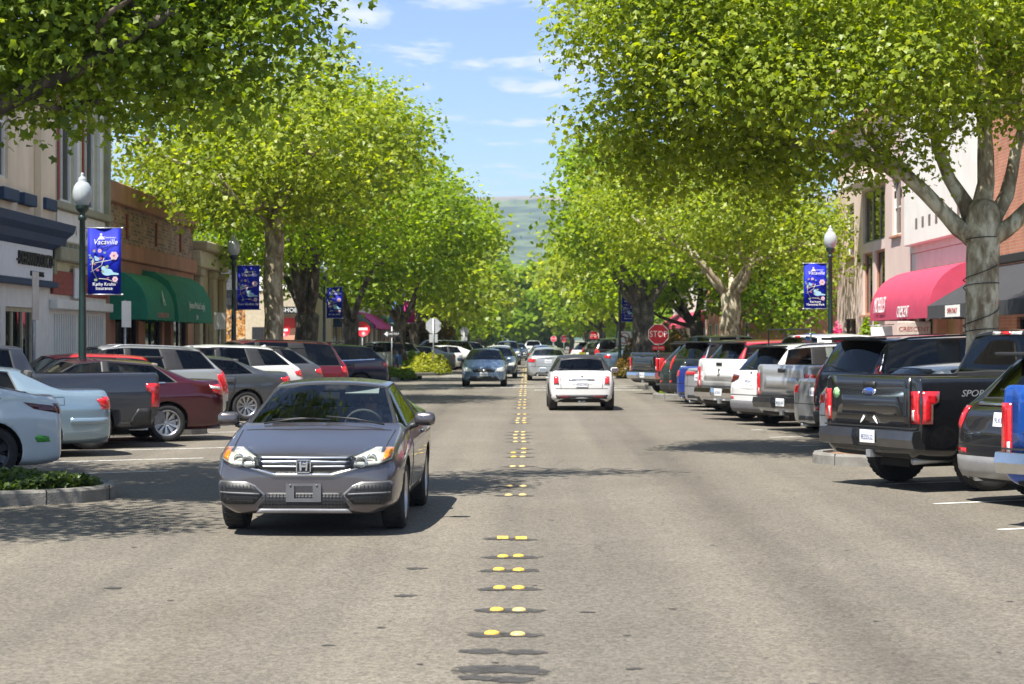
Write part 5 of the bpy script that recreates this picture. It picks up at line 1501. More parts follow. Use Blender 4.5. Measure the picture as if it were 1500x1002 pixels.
F.window(*ops[4], M_WOODDOOR, M_SHOPGLASS, 2, 1)
F.dark_inside(U0 + .2, U1 - .2, .2, 8.2)
F.box(57.3, 60.6, .14, 3.2, .003, .10, 'pier', M_PINK); F.box(61.0, 65.4, 6.65, 6.85, 0, .8, 'canopy', M_OFFWHITE, .02)
F.box(U0, U1, 8.8, 9.1, -.35, .3, 'cornice', M_TERRA, .03)
for u in (58.4, 59.3): F.box(u, u + .22, 6.0, 6.22, .0, .02, 'vent', M_BLACK, 0)
F.box(U0, U1, 8.4, 8.75, -9, -.36, 'roof', M_ROOF); F.box(U1 - .3, U1, .13, 8.3, -9, -.36, 'end_wall', M_PINK)
far_shop('salmon_brick_building', 'salmon brick building beyond the side street on the right', 1, 98, 122, 7.0, M_BRICKORG, None)
far_shop('distant_cream_building', 'distant cream shop far down the right pavement', 1, 122.3, 150, 6.0, M_OFFWHITE, M_REDAWN)
# ================================================================== street trees
GT = 'plane trees lining the street'
# near left: trunk out of frame, branches reach in over the top left corner
bl = lumpy((-.4, .6, 7.2), (3.2, 4.0, 1.8), 11, 1.1, 1.6, 11, bottom=5.8) + [((2.2, -.6, 5.2), 1.0), ((.6, -.2, 4.9), .9), ((3.6, 0.3, 5.4), 1.05), ((-.8, .2, 5.0), .9), ((4.2, 1.0, 6.0), .95), ((1.5, 1.0, 5.5), 1.0), ((3.0, 1.6, 5.8), 1.1), ((3.7, .2, 6.6), .8), ((-1.6, 1.2, 5.6), 1.0), ((2.0, 0, 4.65), .75), ((2.9, .2, 4.65), .75), ((3.8, .3, 4.6), .7), ((4.4, .4, 5.1), .7), ((4.2, .6, 5.7), .7), ((1.4, .3, 4.8), .8), ((3.1, 1.0, 5.3), .9), ((3.9, 1.0, 6.4), .8), ((2.4, 1.4, 4.9), .8), ((.6, -3.4, 6.2), 1.0), ((1.2, -4.6, 6.0), .9), ((-.6, -4.2, 6.6), 1.1), ((-1.8, -3.0, 6.4), 1.0), ((.2, -5.6, 6.4), .8), ((-1.4, -5.6, 6.2), .9), ((4.5, 2.0, 7.4), .65), ((5.3, 2.2, 7.7), .55), ((6.1, 2.3, 7.9), .4)]  # last lumps lie out of view, added to cast dappled shade on the road
make_tree((-7.3, 21.4, 0), 'large leafy tree whose dark branches hang over the top left corner', bl, 3.2, .34, 76000, .088, 2, 21, LEAF_NEAR, BARK_DARK, GT,
          limbs=[[(0, 0, 2.9), (1.0, -.2, 3.9), (2.4, -.5, 4.6), (3.6, -.3, 5.3)], [(0, 0, 3.0), (.6, .3, 4.6), (1.0, .6, 6.2), (1.4, .8, 8)], [(0, 0, 3.0), (-1.2, 1, 5), (-2, 1.6, 7)], [(0, 0, 3), (1.6, 1.4, 5.0), (3.6, 2.0, 6.9), (5.4, 2.2, 7.6)]], spread=.36)
# near right: pale mottled trunk with spreading limbs
bl = lumpy((.2, 3.0, 7.4), (4.8, 3.6, 1.2), 9, 1.2, 1.6, 12, bottom=6.4) + [((-5.3, -.6, 6.5), 1.1), ((-4.2, -1.4, 5.7), 1.0), ((-2.8, -1.6, 5.5), 1.0), ((-1.5, -1.8, 5.7), .9), ((-5.4, .2, 5.1), .9), ((-5.4, .6, 7.4), 1.1),
      ((-3.6, .2, 4.9), .8), ((1.2, -1.4, 5.9), .8), ((-4.9, .8, 4.6), .7), ((-3.6, -1.2, 6.7), 1.1), ((-2.0, -1.4, 6.8), 1.1), ((-.4, -1.6, 6.8), 1.0), ((1.4, -1.2, 6.7), 1.0), ((-2.2, -.2, 4.6), .6), ((-1.3, -.2, 4.7), .6), ((-3.4, .4, 4.4), .6),
      ((-4.6, .4, 5.8), .9), ((-4.6, -.8, 7.4), 1.0), ((.6, -.6, 5.3), .6), ((-.6, -.8, 5.4), .6), ((1.9, .2, 5.4), .7), ((-1.2, .6, 7.8), 1.2), ((-3.0, .8, 7.9), 1.2), ((.8, .8, 7.8), 1.2)]
make_tree((7.0, 30.7, 0), 'big plane tree with a pale mottled trunk on the right', bl, 3.75, .25, 104000, .092, 2, 31, LEAF_PLANE, BARK_PLANE, GT,
          limbs=[[(-.15, 0, 3.4), (-.9, 0, 4.05), (-1.75, .1, 5.0), (-2.3, .1, 6.2), (-3.0, .3, 7.0)], [(-1.2, 0, 4.35), (-2.3, .1, 4.75), (-3.4, .2, 4.95), (-4.2, .2, 5.7)], [(0, 0, 3.3), (.02, .0, 3.9), (.05, .1, 5), (-.05, .1, 6.6), (-.1, .3, 8.5)],
                 [(.15, 0, 3.4), (.5, .1, 4.4), (.75, .2, 5.6), (.9, .3, 7.4)], [(.2, -.05, 3.4), (.7, -.1, 3.8), (1.0, 0, 4.4), (1.7, .2, 5.1), (2.6, .3, 6.0)], [(-.1, .1, 3.6), (-.6, .3, 4.8), (-.8, .5, 6.4)]], spread=.36, leader=2)
specs = [  # x, y, label, ellipsoid centre z, radii, leaf count, leaf size, detail, leaf, bark, trunk h, r
 (-7.25, 57.0, 'plane tree with a straight mottled trunk beside the second left lamp post', 6.9, (4.2, 4.6, 2.6), 27720, .15, 1, LEAF_PLANE, BARK_PLANE, 5.4, .28, 6.0),
 (-7.9, 71.5, 'dark-trunked tree with low forking limbs before the side street on the left', 7.2, (5.2, 5.0, 3.6), 25080, .165, 1, LEAF_GREEN, BARK_DARK, 2.6, .42, 4.4),
 (-7.6, 86.0, 'leaning dark-trunked tree beside the pedestrian', 7.2, (5.0, 5.0, 3.6), 14520, .22, 1, LEAF_DARK, BARK_DARK, 2.6, .36, 4.2),
 (-6.6, 103.0, 'slim dark tree behind the yellow-green shrubs on the left corner', 7.2, (4.8, 5.0, 3.8), 11220, .26, 1, LEAF_GREEN, BARK_DARK, 2.8, .30, 4.0),
 (-6.9, 122.0, 'leafy tree past the left corner, fifth along that side', 7.4, (4.4, 6.0, 4.0), 6600, .30, 0, LEAF_PLANE, BARK_DARK, 2.8, .30, 3.6),
 (-6.9, 146.0, 'leafy tree far along the left pavement in front of the white shop', 7.2, (4.2, 7.0, 4.0), 6050, .34, 0, LEAF_GREEN, BARK_DARK, 2.8, .30, 3.4),
 (-6.6, 176.0, 'far tree on the left just past the last brick shop', 7.2, (4.2, 7.0, 4.2), 5500, .38, 0, LEAF_PLANE, BARK_DARK, 2.8, .30, 3.2),
 (-6.4, 212.0, 'distant tree at the left, second from the end of the avenue', 7.2, (4.2, 8.0, 4.4), 4400, .46, 0, LEAF_GREEN, BARK_DARK, 2.8, .30, 3.0),
 (-6.0, 255.0, 'last tree visible on the left of the avenue', 7.6, (4.6, 9.0, 4.8), 3850, .55, 0, LEAF_PLANE, BARK_DARK, 2.8, .30, 3.0),
 (7.2, 70.5, 'broad pale-leaved plane tree behind the white pickup with the roof rack', 6.2, (5.2, 5.2, 3.0), 27720, .15, 1, LEAF_PLANE, BARK_PLANE, 3.4, .34, 5.0),
 (5.4, 93.0, 'thick-trunked tree behind the stop sign on the right', 7.6, (4.2, 5.0, 3.8), 13200, .23, 1, LEAF_GREEN, BARK_DARK, 3.4, .50, 4.6),
 (8.6, 101.0, 'bright green tree in front of the salmon brick building', 6.6, (5.0, 5.0, 3.6), 11220, .26, 1, LEAF_GREEN, BARK_DARK, 2.6, .34, 3.6),
 (12.6, 96.2, 'small bright green tree behind the banner on the right lamp post', 5.4, (3.0, 1.4, 2.6), 9000, .20, 1, LEAF_GREEN, BARK_PLANE, 1.8, .20, 3.0),
 (6.6, 116.0, 'leafy tree past the right corner, fifth along that side', 7.6, (4.4, 6.0, 4.2), 6600, .30, 0, LEAF_PLANE, BARK_DARK, 2.8, .30, 3.6),
 (6.6, 140.0, 'leafy tree far along the right pavement in front of the cream shop', 7.2, (4.2, 7.0, 4.0), 6050, .34, 0, LEAF_GREEN, BARK_DARK, 2.8, .30, 3.4),
 (6.4, 170.0, 'far tree on the right past the last cream shop', 7.2, (4.2, 7.0, 4.2), 5500, .38, 0, LEAF_PLANE, BARK_DARK, 2.8, .30, 3.2),
 (6.2, 206.0, 'distant tree at the right, second from the end of the avenue', 7.2, (4.2, 8.0, 4.4), 4400, .46, 0, LEAF_GREEN, BARK_DARK, 2.8, .30, 3.0),
 (5.6, 250.0, 'last tree visible on the right of the avenue', 7.6, (4.4, 9.0, 4.8), 3850, .55, 0, LEAF_PLANE, BARK_DARK, 2.8, .30, 3.0),
]
for i, (x, y, lab, cz, rr, n, ls, dt, lm, bk, th, tr, bot) in enumerate(specs):
    bl = lumpy((0, 0, cz), rr, 22 if dt else 14, 1.1 + .2 * (dt == 0), 1.9 + .5 * (dt == 0), 40 + i, bottom=bot)
    sg = 1 if x < 0 else -1
    bl += [((sg * 1.0, 0, cz + rr[2] * .95), 1.3), ((sg * 2.6, .5, cz + rr[2] * .62), 1.3), ((-sg * 1.8, -.5, cz + rr[2] * .7), 1.2)]
    bl = [((q[0], q[1] + .5 * (q[2] - cz), q[2]), r_b) for q, r_b in bl]      # crown tops sheared back so the sun lights the side in view
    make_tree((x, y, 0), lab, bl, th, tr, n, ls, dt, 60 + i, lm, bk, GT, spread=.5 if dt else .8)
# wood closing the view at the end of the avenue
rng = np.random.default_rng(77)
bl = [((rng.uniform(-60, 60), rng.uniform(0, 30), rng.uniform(4, 14)), rng.uniform(2.8, 4.6)) for i in range(95)] + [((rng.uniform(-13, 13), rng.uniform(-12, 12), rng.uniform(3, 12.5)), rng.uniform(2.4, 3.6)) for i in range(40)]
P_, nr_, hue_ = crown_points(bl, 80000, rng, spread=1.2)
me = leaves_mesh('distant_wood', P_, nr_, .9 * (.6 + .7 * rng.random(len(P_))), rng, LEAF_GREEN, 0, hue_)
o = mesh_obj('distant_wood', me); o.location = (0, 330, 0); tag(o, 'far mass of trees closing the end of the street', 'wood', None, 'stuff')

m = MB(); rng_ = random.Random(2); pts = []
for i in range(90):
    a = i * .52; z = .9 + 2.6 * i / 89
    pts.append((7.0 + .272 * math.cos(a), 30.7 + .272 * math.sin(a), z + .12 * math.sin(a * .5)))
m.tube(pts, .008, 5); tag(m.build('light_string', M_BLACK), 'thin dark light string wound round the big mottled trunk', 'light string')
# ================================================================== haze
m = MB(); m.box(-8000, 8000, -1500, 8500, -1.1, 520)
hz = m.mesh('haze'); hm = bpy.data.materials.new('haze'); hm.use_nodes = True; ht = hm.node_tree
for n in list(ht.nodes): ht.nodes.remove(n)
ho = ht.nodes.new('ShaderNodeOutputMaterial'); pv = ht.nodes.new('ShaderNodeVolumePrincipled')
pv.inputs['Color'].default_value = (.66, .82, 1.0, 1); pv.inputs['Density'].default_value = 1.4e-4; pv.inputs['Anisotropy'].default_value = .2
ht.links.new(pv.outputs[0], ho.inputs['Volume'])
hz.materials.append(hm); o = mesh_obj('haze', hz); tag(o, 'thin blue haze over the far hills', 'haze', None, 'stuff')
# ================================================================== street furniture
M_LAMPGREEN = pm('lamp_post_green', (.006, .024, .019), rough=.4, var=.2, scale=6, coat=.3)
M_GLOBE = pm('globe_glass', (.36, .39, .40), rough=.15, var=.08, scale=4, spec=.6)
M_BANNER = pm('banner_blue', (.005, .014, .34), spec=.2, rough=.6, var=.08, scale=3)
M_SIGNRED = pm('sign_red', (.58, .012, .025), rough=.4, var=.05)
M_SIGNBACK = pm('sign_back', (.50, .51, .52), rough=.4, metal=.4, var=.1)
M_SIGNBLUE = pm('sign_blue', (.02, .16, .50), rough=.4)
M_BIRD = pm('banner_bird', (.30, .50, .62), rough=.6); M_PINKP = pm('banner_pink', (.60, .40, .46), rough=.6); M_LEAFP = pm('banner_leaf', (.22, .30, .16), rough=.6); M_TWIG = pm('banner_twig', (.42, .40, .30), rough=.6)
M_PLUM = pm('banner_plum', (.34, .11, .16), rough=.6)
def lamp_mesh_parts(root):
    b = MB(); b.lathe([(.21, 0), (.21, .12), (.17, .16), (.165, .55), (.12, .68), (.10, .80), (.085, .95)], 16); b.build('base', M_LAMPGREEN, root)
    p = MB(); p.lathe([(.075, .95), (.066, 2.4), (.052, 3.84), (.08, 3.87), (.08, 3.92), (.058, 3.94), (.052, 3.98), (.11, 4.04), (.125, 4.08), (.125, 4.12)], 14); p.build('pole', M_LAMPGREEN, root)
    g = MB(); g.lathe([(.10, 4.12), (.15, 4.19), (.176, 4.28), (.178, 4.37), (.155, 4.47), (.105, 4.54), (.075, 4.56), (.082, 4.59), (.066, 4.63), (.04, 4.65), (.025, 4.665), (.036, 4.69), (.024, 4.715), (.001, 4.73)], 22); g.build('globe', M_GLOBE, root)
def lamp_post(x, y, label, z=.13):
    r = empty('lamp_post', (x, y, z), 0, label, 'street lamp', 'acorn lamp posts along the street'); lamp_mesh_parts(r); return r
def disc(mb, c, r, n=10, sx=1.0, sz=1.0, y=0.0):
    mb.add([(c[0] + r * sx * math.cos(2 * math.pi * i / n), y, c[1] + r * sz * math.sin(2 * math.pi * i / n)) for i in range(n)], [tuple(range(n))])
def banner(x, y, side, text, label, w=.61, h=1.20, zc=3.23, art=True, mat=None):
    """side +1: hangs on the +X side of the post"""
    root = empty('street_banner', (x + side * (.10 + w / 2), y, zc), 0, label, 'banner', 'blue street banners')
    m = MB(); n = 8
    vs = []; 
    for i in range(n + 1):
        u = -w / 2 + w * i / n
        for zz in (-h / 2, h / 2): vs.append((u, .018 * math.sin(i * .9 + x), zz))
    m.add(vs, [(2 * i, 2 * i + 2, 2 * i + 3, 2 * i + 1) for i in range(n)], True)
    me = m.mesh('cloth', mat or M_BANNER); bmx = bmesh.new(); bmx.from_mesh(me); bmesh.ops.solidify(bmx, geom=bmx.faces[:], thickness=.004); bmx.to_mesh(me); bmx.free()
    mesh_obj('cloth', me, None, root)
    for zz in (-h / 2 - .01, h / 2 + .01):
        a = MB(); a.tube([(-side * (w / 2 + .10), 0, zz), (side * (w / 2 + .01), 0, zz)], .012, 6); a.build('banner_arm', M_STEEL, root)
        a = MB(); a.lathe([(.001, -.015), (.02, -.01), (.02, .01), (.001, .015)], 8, M=Matrix.Translation((side * (w / 2 + .02), 0, zz))); a.build('arm_cap', M_WHITETXT, root)
    if mat: return root
    Y0 = -.030
    FR = lambda px, pz: frame((px, Y0, pz), (1, 0, 0), (0, 0, 1))
    lettering('Vacaville', .135, FR(0.02, h / 2 - .25), M_WHITETXT, root, .001, stretch=.95, shear=.25)
    lettering('Downtown', .05, FR(0.10, h / 2 - .165), M_WHITETXT, root, .001)
    m = MB(); m.add([(-.12, Y0, .40), (.01, Y0, .40), (-.055, Y0, .49)], [(0, 1, 2)]); disc(m, (-.055, .49), .022, 8, y=Y0); m.build('town_crest', M_WHITETXT, root)
    if text: lettering(text, .085, FR(0, -h / 2 + .14), M_WHITETXT, root, .001, stretch=.95)
    if art:
        t = MB()
        for pts in ([(-.26, -.06), (-.1, -.02), (.12, .02), (.22, .08)], [(-.24, -.2), (-.05, -.08), (.0, .06)], [(-.1, -.32), (.05, -.33), (.24, -.40)], [(-.2, .05), (-.22, -.15), (-.12, -.34)]):
            t.tube([(a, Y0, b) for a, b in pts], .007, 5)
        t.build('printed_twig', M_TWIG, root)
        bd = MB(); disc(bd, (.06, -.20), .085, 14, 1.2, .75, Y0 - .002); disc(bd, (-.01, -.13), .042, 10, 1, 1, Y0 - .0025); bd.add([(.13, Y0 - .003, -.19), (.27, Y0 - .003, -.225), (.26, Y0 - .003, -.25), (.12, Y0 - .003, -.25)], [(0, 1, 2, 3)])
        bd.build('printed_bird', M_BIRD, root)
        b2 = MB(); disc(b2, (-.13, .04), .04, 12, 1.1, .9, Y0 - .002); disc(b2, (-.16, .075), .022, 10, 1, 1, Y0 - .0025); b2.build('printed_bird', M_BIRD, root)
        rg = random.Random(3)
        fl = MB(); fp = MB(); lf = MB(); pl = MB()
        for (cx, cz, r) in ((.18, .10, .075), (.20, -.33, .05), (-.08, .19, .035)):
            for k in range(6): disc(fl, (cx + r * .6 * math.cos(k * 1.05), cz + r * .6 * math.sin(k * 1.05)), r * .48, 8, 1, 1, Y0 - .002 - k * .0002)
            disc(pl, (cx, cz), r * .28, 8, 1, 1, Y0 - .0045)
        for k in range(16):
            a, b = rg.uniform(-.27, .12), rg.uniform(-.36, .20); disc(lf if k % 3 else fp, (a, b), rg.uniform(.018, .038), 7, 1, .75, Y0 - .001 - k * .0001)
        fl.build('printed_blossom', M_PINKP, root); lf.build('printed_leaf', M_LEAFP, root); fp.build('printed_berry', M_PLUM, root); pl.build('blossom_centre', M_PLUM, root)
    return root
lamp_post(-8.15, 36.5, 'dark green acorn lamp post beside the bright blue banner at left')
banner(-8.15, 36.5, 1, 'Kathy Krohn\nInsurance', 'brightest blue bird banner, on the nearest left lamp before the cream shop')
lamp_post(-8.10, 55.0, 'green acorn lamp post in front of the charcoal brick building', 0.0)
banner(-8.10, 55.0, 1, 'Dave Gledich, Inc', 'blue bird banner beside the straight mottled trunk on the left')
lamp_post(-7.9, 77.5, 'far green lamp post among dark trunks on the left')
banner(-7.9, 77.5, 1, 'Jim Lee, DDS', 'small blue bird banner between the dark trunks on the left')
lamp_post(8.15, 53.5, 'acorn lamp post standing before the pink stucco building')
banner(8.15, 53.5, -1, 'Fairmont\nMemorial Park', 'blue bird banner hanging before the pink building on the right')
lamp_post(4.35, 93.5, 'far acorn lamp post on the right corner near the no left turn sign')
banner(4.35, 93.5, 1, 'Main Street', 'faded blue banner above the no left turn sign')
banner(-6.9, 110.0, -1, '', 'distant blue banner beside the magenta one', mat=pm('banner_pale_blue', (.10, .25, .60), rough=.6), zc=3.3)
banner(-6.9, 110.0, 1, '', 'distant magenta banner on the left past the junction', mat=pm('banner_magenta', (.55, .01, .22), rough=.6), zc=3.3)
lamp_post(-6.9, 110.0, 'distant lamp post carrying the blue and magenta banners', 0.0)
def post(root, h, r=.03, name='post'):
    m = MB(); m.tube([(0, 0, 0), (0, 0, h)], r, 8); return m.build(name, M_STEEL, root)
def octagon(w):
    a = w / 2; b = a * math.tan(math.pi / 8); return [(-b, -a), (b, -a), (a, -b), (a, b), (b, a), (-b, a), (-a, b), (-a, -b)]
def plate_y(root, poly, zc, mat, name, y0=-.045, t=.004):
    m = MB(); m.prism([(a, b + zc) for a, b in poly], y0 - t, y0, axis='y'); return m.build(name, mat, root, recalc=True)
def rr(w, h): return [(-w / 2, -h / 2), (w / 2, -h / 2), (w / 2, h / 2), (-w / 2, h / 2)]
def stop_sign(x, y, label, zc=2.05, w=.78, face=True, z0=.1, extra=True, rz=0.0):
    root = empty('stop_sign', (x, y, z0), rz, label, 'road sign', 'stop signs')
    post(root, zc + w / 2 - z0)
    zc -= z0
    if face:
        plate_y(root, octagon(w), zc, M_WHITETXT, 'border'); plate_y(root, octagon(w * .93), zc, M_SIGNRED, 'face', -.0495, .002)
        lettering('STOP', .33 * w / .78, frame((0, -.053, zc), (1, 0, 0), (0, 0, 1)), M_WHITETXT, root, .002, stretch=.86)
        if extra:
            plate_y(root, rr(.42, .16), zc - w / 2 - .12, M_SIGNRED, 'supplementary_plate')
            lettering('ALL WAY', .085, frame((0, -.053, zc - w / 2 - .12), (1, 0, 0), (0, 0, 1)), M_WHITETXT, root, .002)
    else:
        plate_y(root, octagon(w), zc, M_SIGNBACK, 'back', .05, .004)
        plate_y(root, rr(.42, .42), zc - w / 2 - .25, M_SIGNBACK, 'lower_plate', .05, .004)
    return root
stop_sign(4.75, 72.0, 'red octagonal stop sign standing among parked cars on the right', 1.98, .74)
q = unp(634, 478, 100); stop_sign(q.x, 100.6, 'grey back of a stop sign rising out of the yellow-green shrubs', 2.48, .76, False)
q = unp(680, 487, 140); stop_sign(q.x, 140, 'smaller grey back of a sign beyond the shrubs on the left', 2.35, .60, False, 0, False)
for px, py, Y, lab in ((870, 493, 120, 'first of the far stop signs, before the dark parked cars on the right'), (826, 496, 175, 'second far stop sign, over the white parked car on the right'), (811, 498, 205, 'third and farthest stop sign down the right kerb')):
    q = unp(px, py, Y); stop_sign(q.x, Y, lab, 2.0 if Y < 150 else 1.85, .60, True, 0, False)
root = empty('no_left_turn_sign', (4.75, 97.0, .1), 0, 'white no left turn sign with red ring on the right corner', 'road sign'); post(root, 2.2)
plate_y(root, rr(.66, .66), 1.75, M_WHITETXT, 'panel')
m = MB(); pts = [(.26 * math.cos(a), -.052, 1.75 + .26 * math.sin(a)) for a in [2 * math.pi * i / 24 for i in range(25)]]; m.tube(pts, .022, 5, caps=False); m.tube([(-.18, -.052, 1.93), (.18, -.052, 1.57)], .02, 5); m.build('red_ring', M_SIGNRED, root)
m = MB(); m.tube([(.06, -.051, 1.58), (.06, -.051, 1.78), (-.02, -.051, 1.84), (-.12, -.051, 1.84)], .025, 5); m.add([(-.22, -.052, 1.84), (-.10, -.052, 1.92), (-.10, -.052, 1.76)], [(0, 1, 2)]); m.build('arrow', M_BLACKTXT, root)
q = unp(574, 488, 94)
root = empty('one_way_sign', (q.x, 94, .1), 0, 'black one way arrow sign above the pedestrian', 'road sign'); post(root, 2.3)
plate_y(root, rr(.80, .28), 1.95, M_BLACKTXT, 'panel')
m = MB(); m.prism([(-.36, 1.95), (-.20, 2.07), (-.20, 1.83)], -.056, -.052, axis='y'); m.build('arrow', M_WHITETXT, root, recalc=True)
lettering('ONE WAY', .15, frame((.08, -.054, 1.95), (1, 0, 0), (0, 0, 1)), M_WHITETXT, root, .002, stretch=.75)
q = unp(415, 483, 96.5)
root = empty('do_not_enter_sign', (q.x, 96.3, .1), 0, 'round red do not enter sign before the salmon shop panel', 'road sign'); post(root, 2.4)
m = MB(); m.lathe([(.36, -.01), (.36, .01)], 24, axis='y', M=Matrix.Translation((0, -.05, 2.15)), caps=True); m.build('disc', M_SIGNRED, root)
plate_y(root, rr(.5, .12), 2.15, M_WHITETXT, 'bar', -.062)
q = unp(531, 484, 96)
root = empty('do_not_enter_sign', (q.x, 96, .1), 0, 'round red do not enter sign between the dark trunks', 'road sign'); post(root, 2.4)
m = MB(); m.lathe([(.36, -.01), (.36, .01)], 24, axis='y', M=Matrix.Translation((0, -.05, 2.2)), caps=True); m.build('disc', M_SIGNRED, root)
plate_y(root, rr(.5, .12), 2.2, M_WHITETXT, 'bar', -.062)
def parking_sign(px, pyt, Y, w, h, label, mat, txt=None, rz=0.0, tmat=None, zbase=.13):
    t = unp(px, pyt, Y)
    root = empty('parking_sign', (t.x, Y, zbase), rz, label, 'road sign'); post(root, t.z - zbase + .02)
    plate_y(root, rr(w, h), t.z - zbase - h / 2, mat, 'panel')
    if txt: lettering(txt, h * .28, frame((0, -.052, t.z - zbase - h / 2), (1, 0, 0), (0, 0, 1)), tmat or M_WHITETXT, root, .001, stretch=.8)
    return root
parking_sign(183, 441, 47, .30, .62, 'pale parking sign on a thin post before the terracotta shop', M_PALE, rz=rad(55))
parking_sign(49, 398, 41, .32, 1.0, 'dark narrow sign seen edge-on before the white signboard', M_SIGNBACK, rz=rad(80))
parking_sign(322, 458, 60, .34, .5, 'white parking sign left of the second lamp post', M_PALE, rz=rad(20))
parking_sign(1187, 489, 56, .30, .36, 'small blue accessible parking sign near the pink building', M_SIGNBLUE, 'P')
parking_sign(1452, 414, 33.5, .17, .52, 'red and white no parking sign beside the big mottled trunk', M_WHITETXT, 'NO\nPARK', tmat=M_SIGNRED)
root = empty('hanging_sign', (9.75, 50.2, 2.05), 0, 'weathered plank sign hanging under the red awning', 'shop sign')
m = MB(); m.box(-.42, .42, -.03, .03, -.20, .20); me = m.mesh('board', pm('weathered_plank', (.48, .42, .36), rough=.8, var=.2, scale=8)); bevel_mesh(me, .02); mesh_obj('board', me, None, root)
lettering('CRESCENT', .16, frame((0, -.034, 0), (1, 0, 0), (0, 0, 1)), M_REDTRIM, root, .002)
for s in (-.3, .3):
    c_ = MB(); c_.tube([(s, 0, .19), (s, 0, .55)], .008, 5); c_.build('chain', M_STEEL, root)
root = empty('shop_banner', (9.8, 55.0, 1.95), 0, 'plain white cloth sign hanging left of the plank sign', 'shop sign')
m = MB(); m.box(-.30, .30, -.006, .006, -.22, .20, Matrix.Rotation(rad(-4), 4, 'Y')); m.build('cloth', M_WHITETXT, root)
c_ = MB(); c_.tube([(-.34, 0, .22), (.34, 0, .26)], .012, 5); c_.build('rod', M_STEEL, root)
root = empty('traffic_cone', (-9.9, 52.0, .15), 0, 'small orange marker on the pavement before the terracotta shop', 'cone')
m = MB(); m.lathe([(.05, .90), (.11, .55), (.17, .04)], 16); m.build('cone_body', pm('cone_orange', (.75, .13, .02), rough=.5), root); m = MB(); m.box(-.2, .2, -.2, .2, 0, .04); m.build('cone_base', M_BLACK, root)
# shrubs and climbers
def shrub(x, y, r, h, n, leaf, mat, label, seed, cat='shrub', z0=.1, name='shrub', detail=1):
    root = empty(name, (x, y, 0), 0, label, cat)
    s = MB()
    rg = random.Random(seed)
    for i in range(6): s.tube([(rg.uniform(-.1, .1), rg.uniform(-.1, .1), .05), (rg.uniform(-.6, .6) * r[0], rg.uniform(-.6, .6) * r[1], z0 + h * .75)], [.02, .008], 5)
    s.build('stem', BARK_DARK, root)
    f = mesh_obj('foliage', shrub_mesh('foliage', r, h, n, leaf, seed, mat, detail, z0), None, root); f['kind'] = 'stuff'
    return root
ground_cover(shrink(isl['L0'], .22), .22, 9000, .085, 5, LEAF_IVY, 'glossy dark ivy filling the near left island', detail=2)
ground_cover(shrink(isl['R1'], .22), .25, 1500, .12, 6, LEAF_GREEN, 'low green shrub cover on the far right island')
shrub(-4.95, 101.6, (1.1, 1.3), 1.15, 3500, .14, LEAF_YELLOW, 'rounded yellow-green shrub under the sign back', 1)
shrub(-5.9, 103.4, (1.2, 1.0), 1.2, 2500, .15, LEAF_GREEN, 'rounded darker green shrub right behind the yellow one', 2)
shrub(-5.3, 99.6, (1.2, .6), .55, 2200, .12, LEAF_YELLOW, 'low golden shrub at the kerb of the left corner', 3)
shrub(-5.7, 87.0, (.9, .7), .55, 1800, .12, LEAF_DARK, 'low dark shrub at the feet of the pedestrian', 4)
shrub(4.75, 91.6, (.8, .8), 1.0, 2200, .13, LEAF_RUST, 'orange and green shrub on the right corner by the white hatchback', 5)
shrub(6.3, 94.0, (2.0, 1.6), 2.6, 5200, .17, LEAF_RUST, 'tall rusty green bush behind the red stop sign', 6)
shrub(2.75, 104, (1.0, .8), .9, 2000, .14, LEAF_YELLOW, 'yellow-green shrub seen over the white hatchback roof', 7, z0=.3)
shrub(-6.6, 128, (2.4, 2.0), 3.4, 4500, .24, LEAF_RUST, 'reddish green small tree beyond the left corner', 8, 'tree', z0=.3)
shrub(9.6, 60.5, (.55, .9), 2.3, 2600, .12, LEAF_PINK, 'pink bougainvillea on the pink stucco building', 9, 'plant')
shrub(10.0, 57.2, (.6, .8), 2.6, 3600, .13, LEAF_GREEN, 'green climbing shrub between the bougainvillea and the red awning', 10, 'plant')
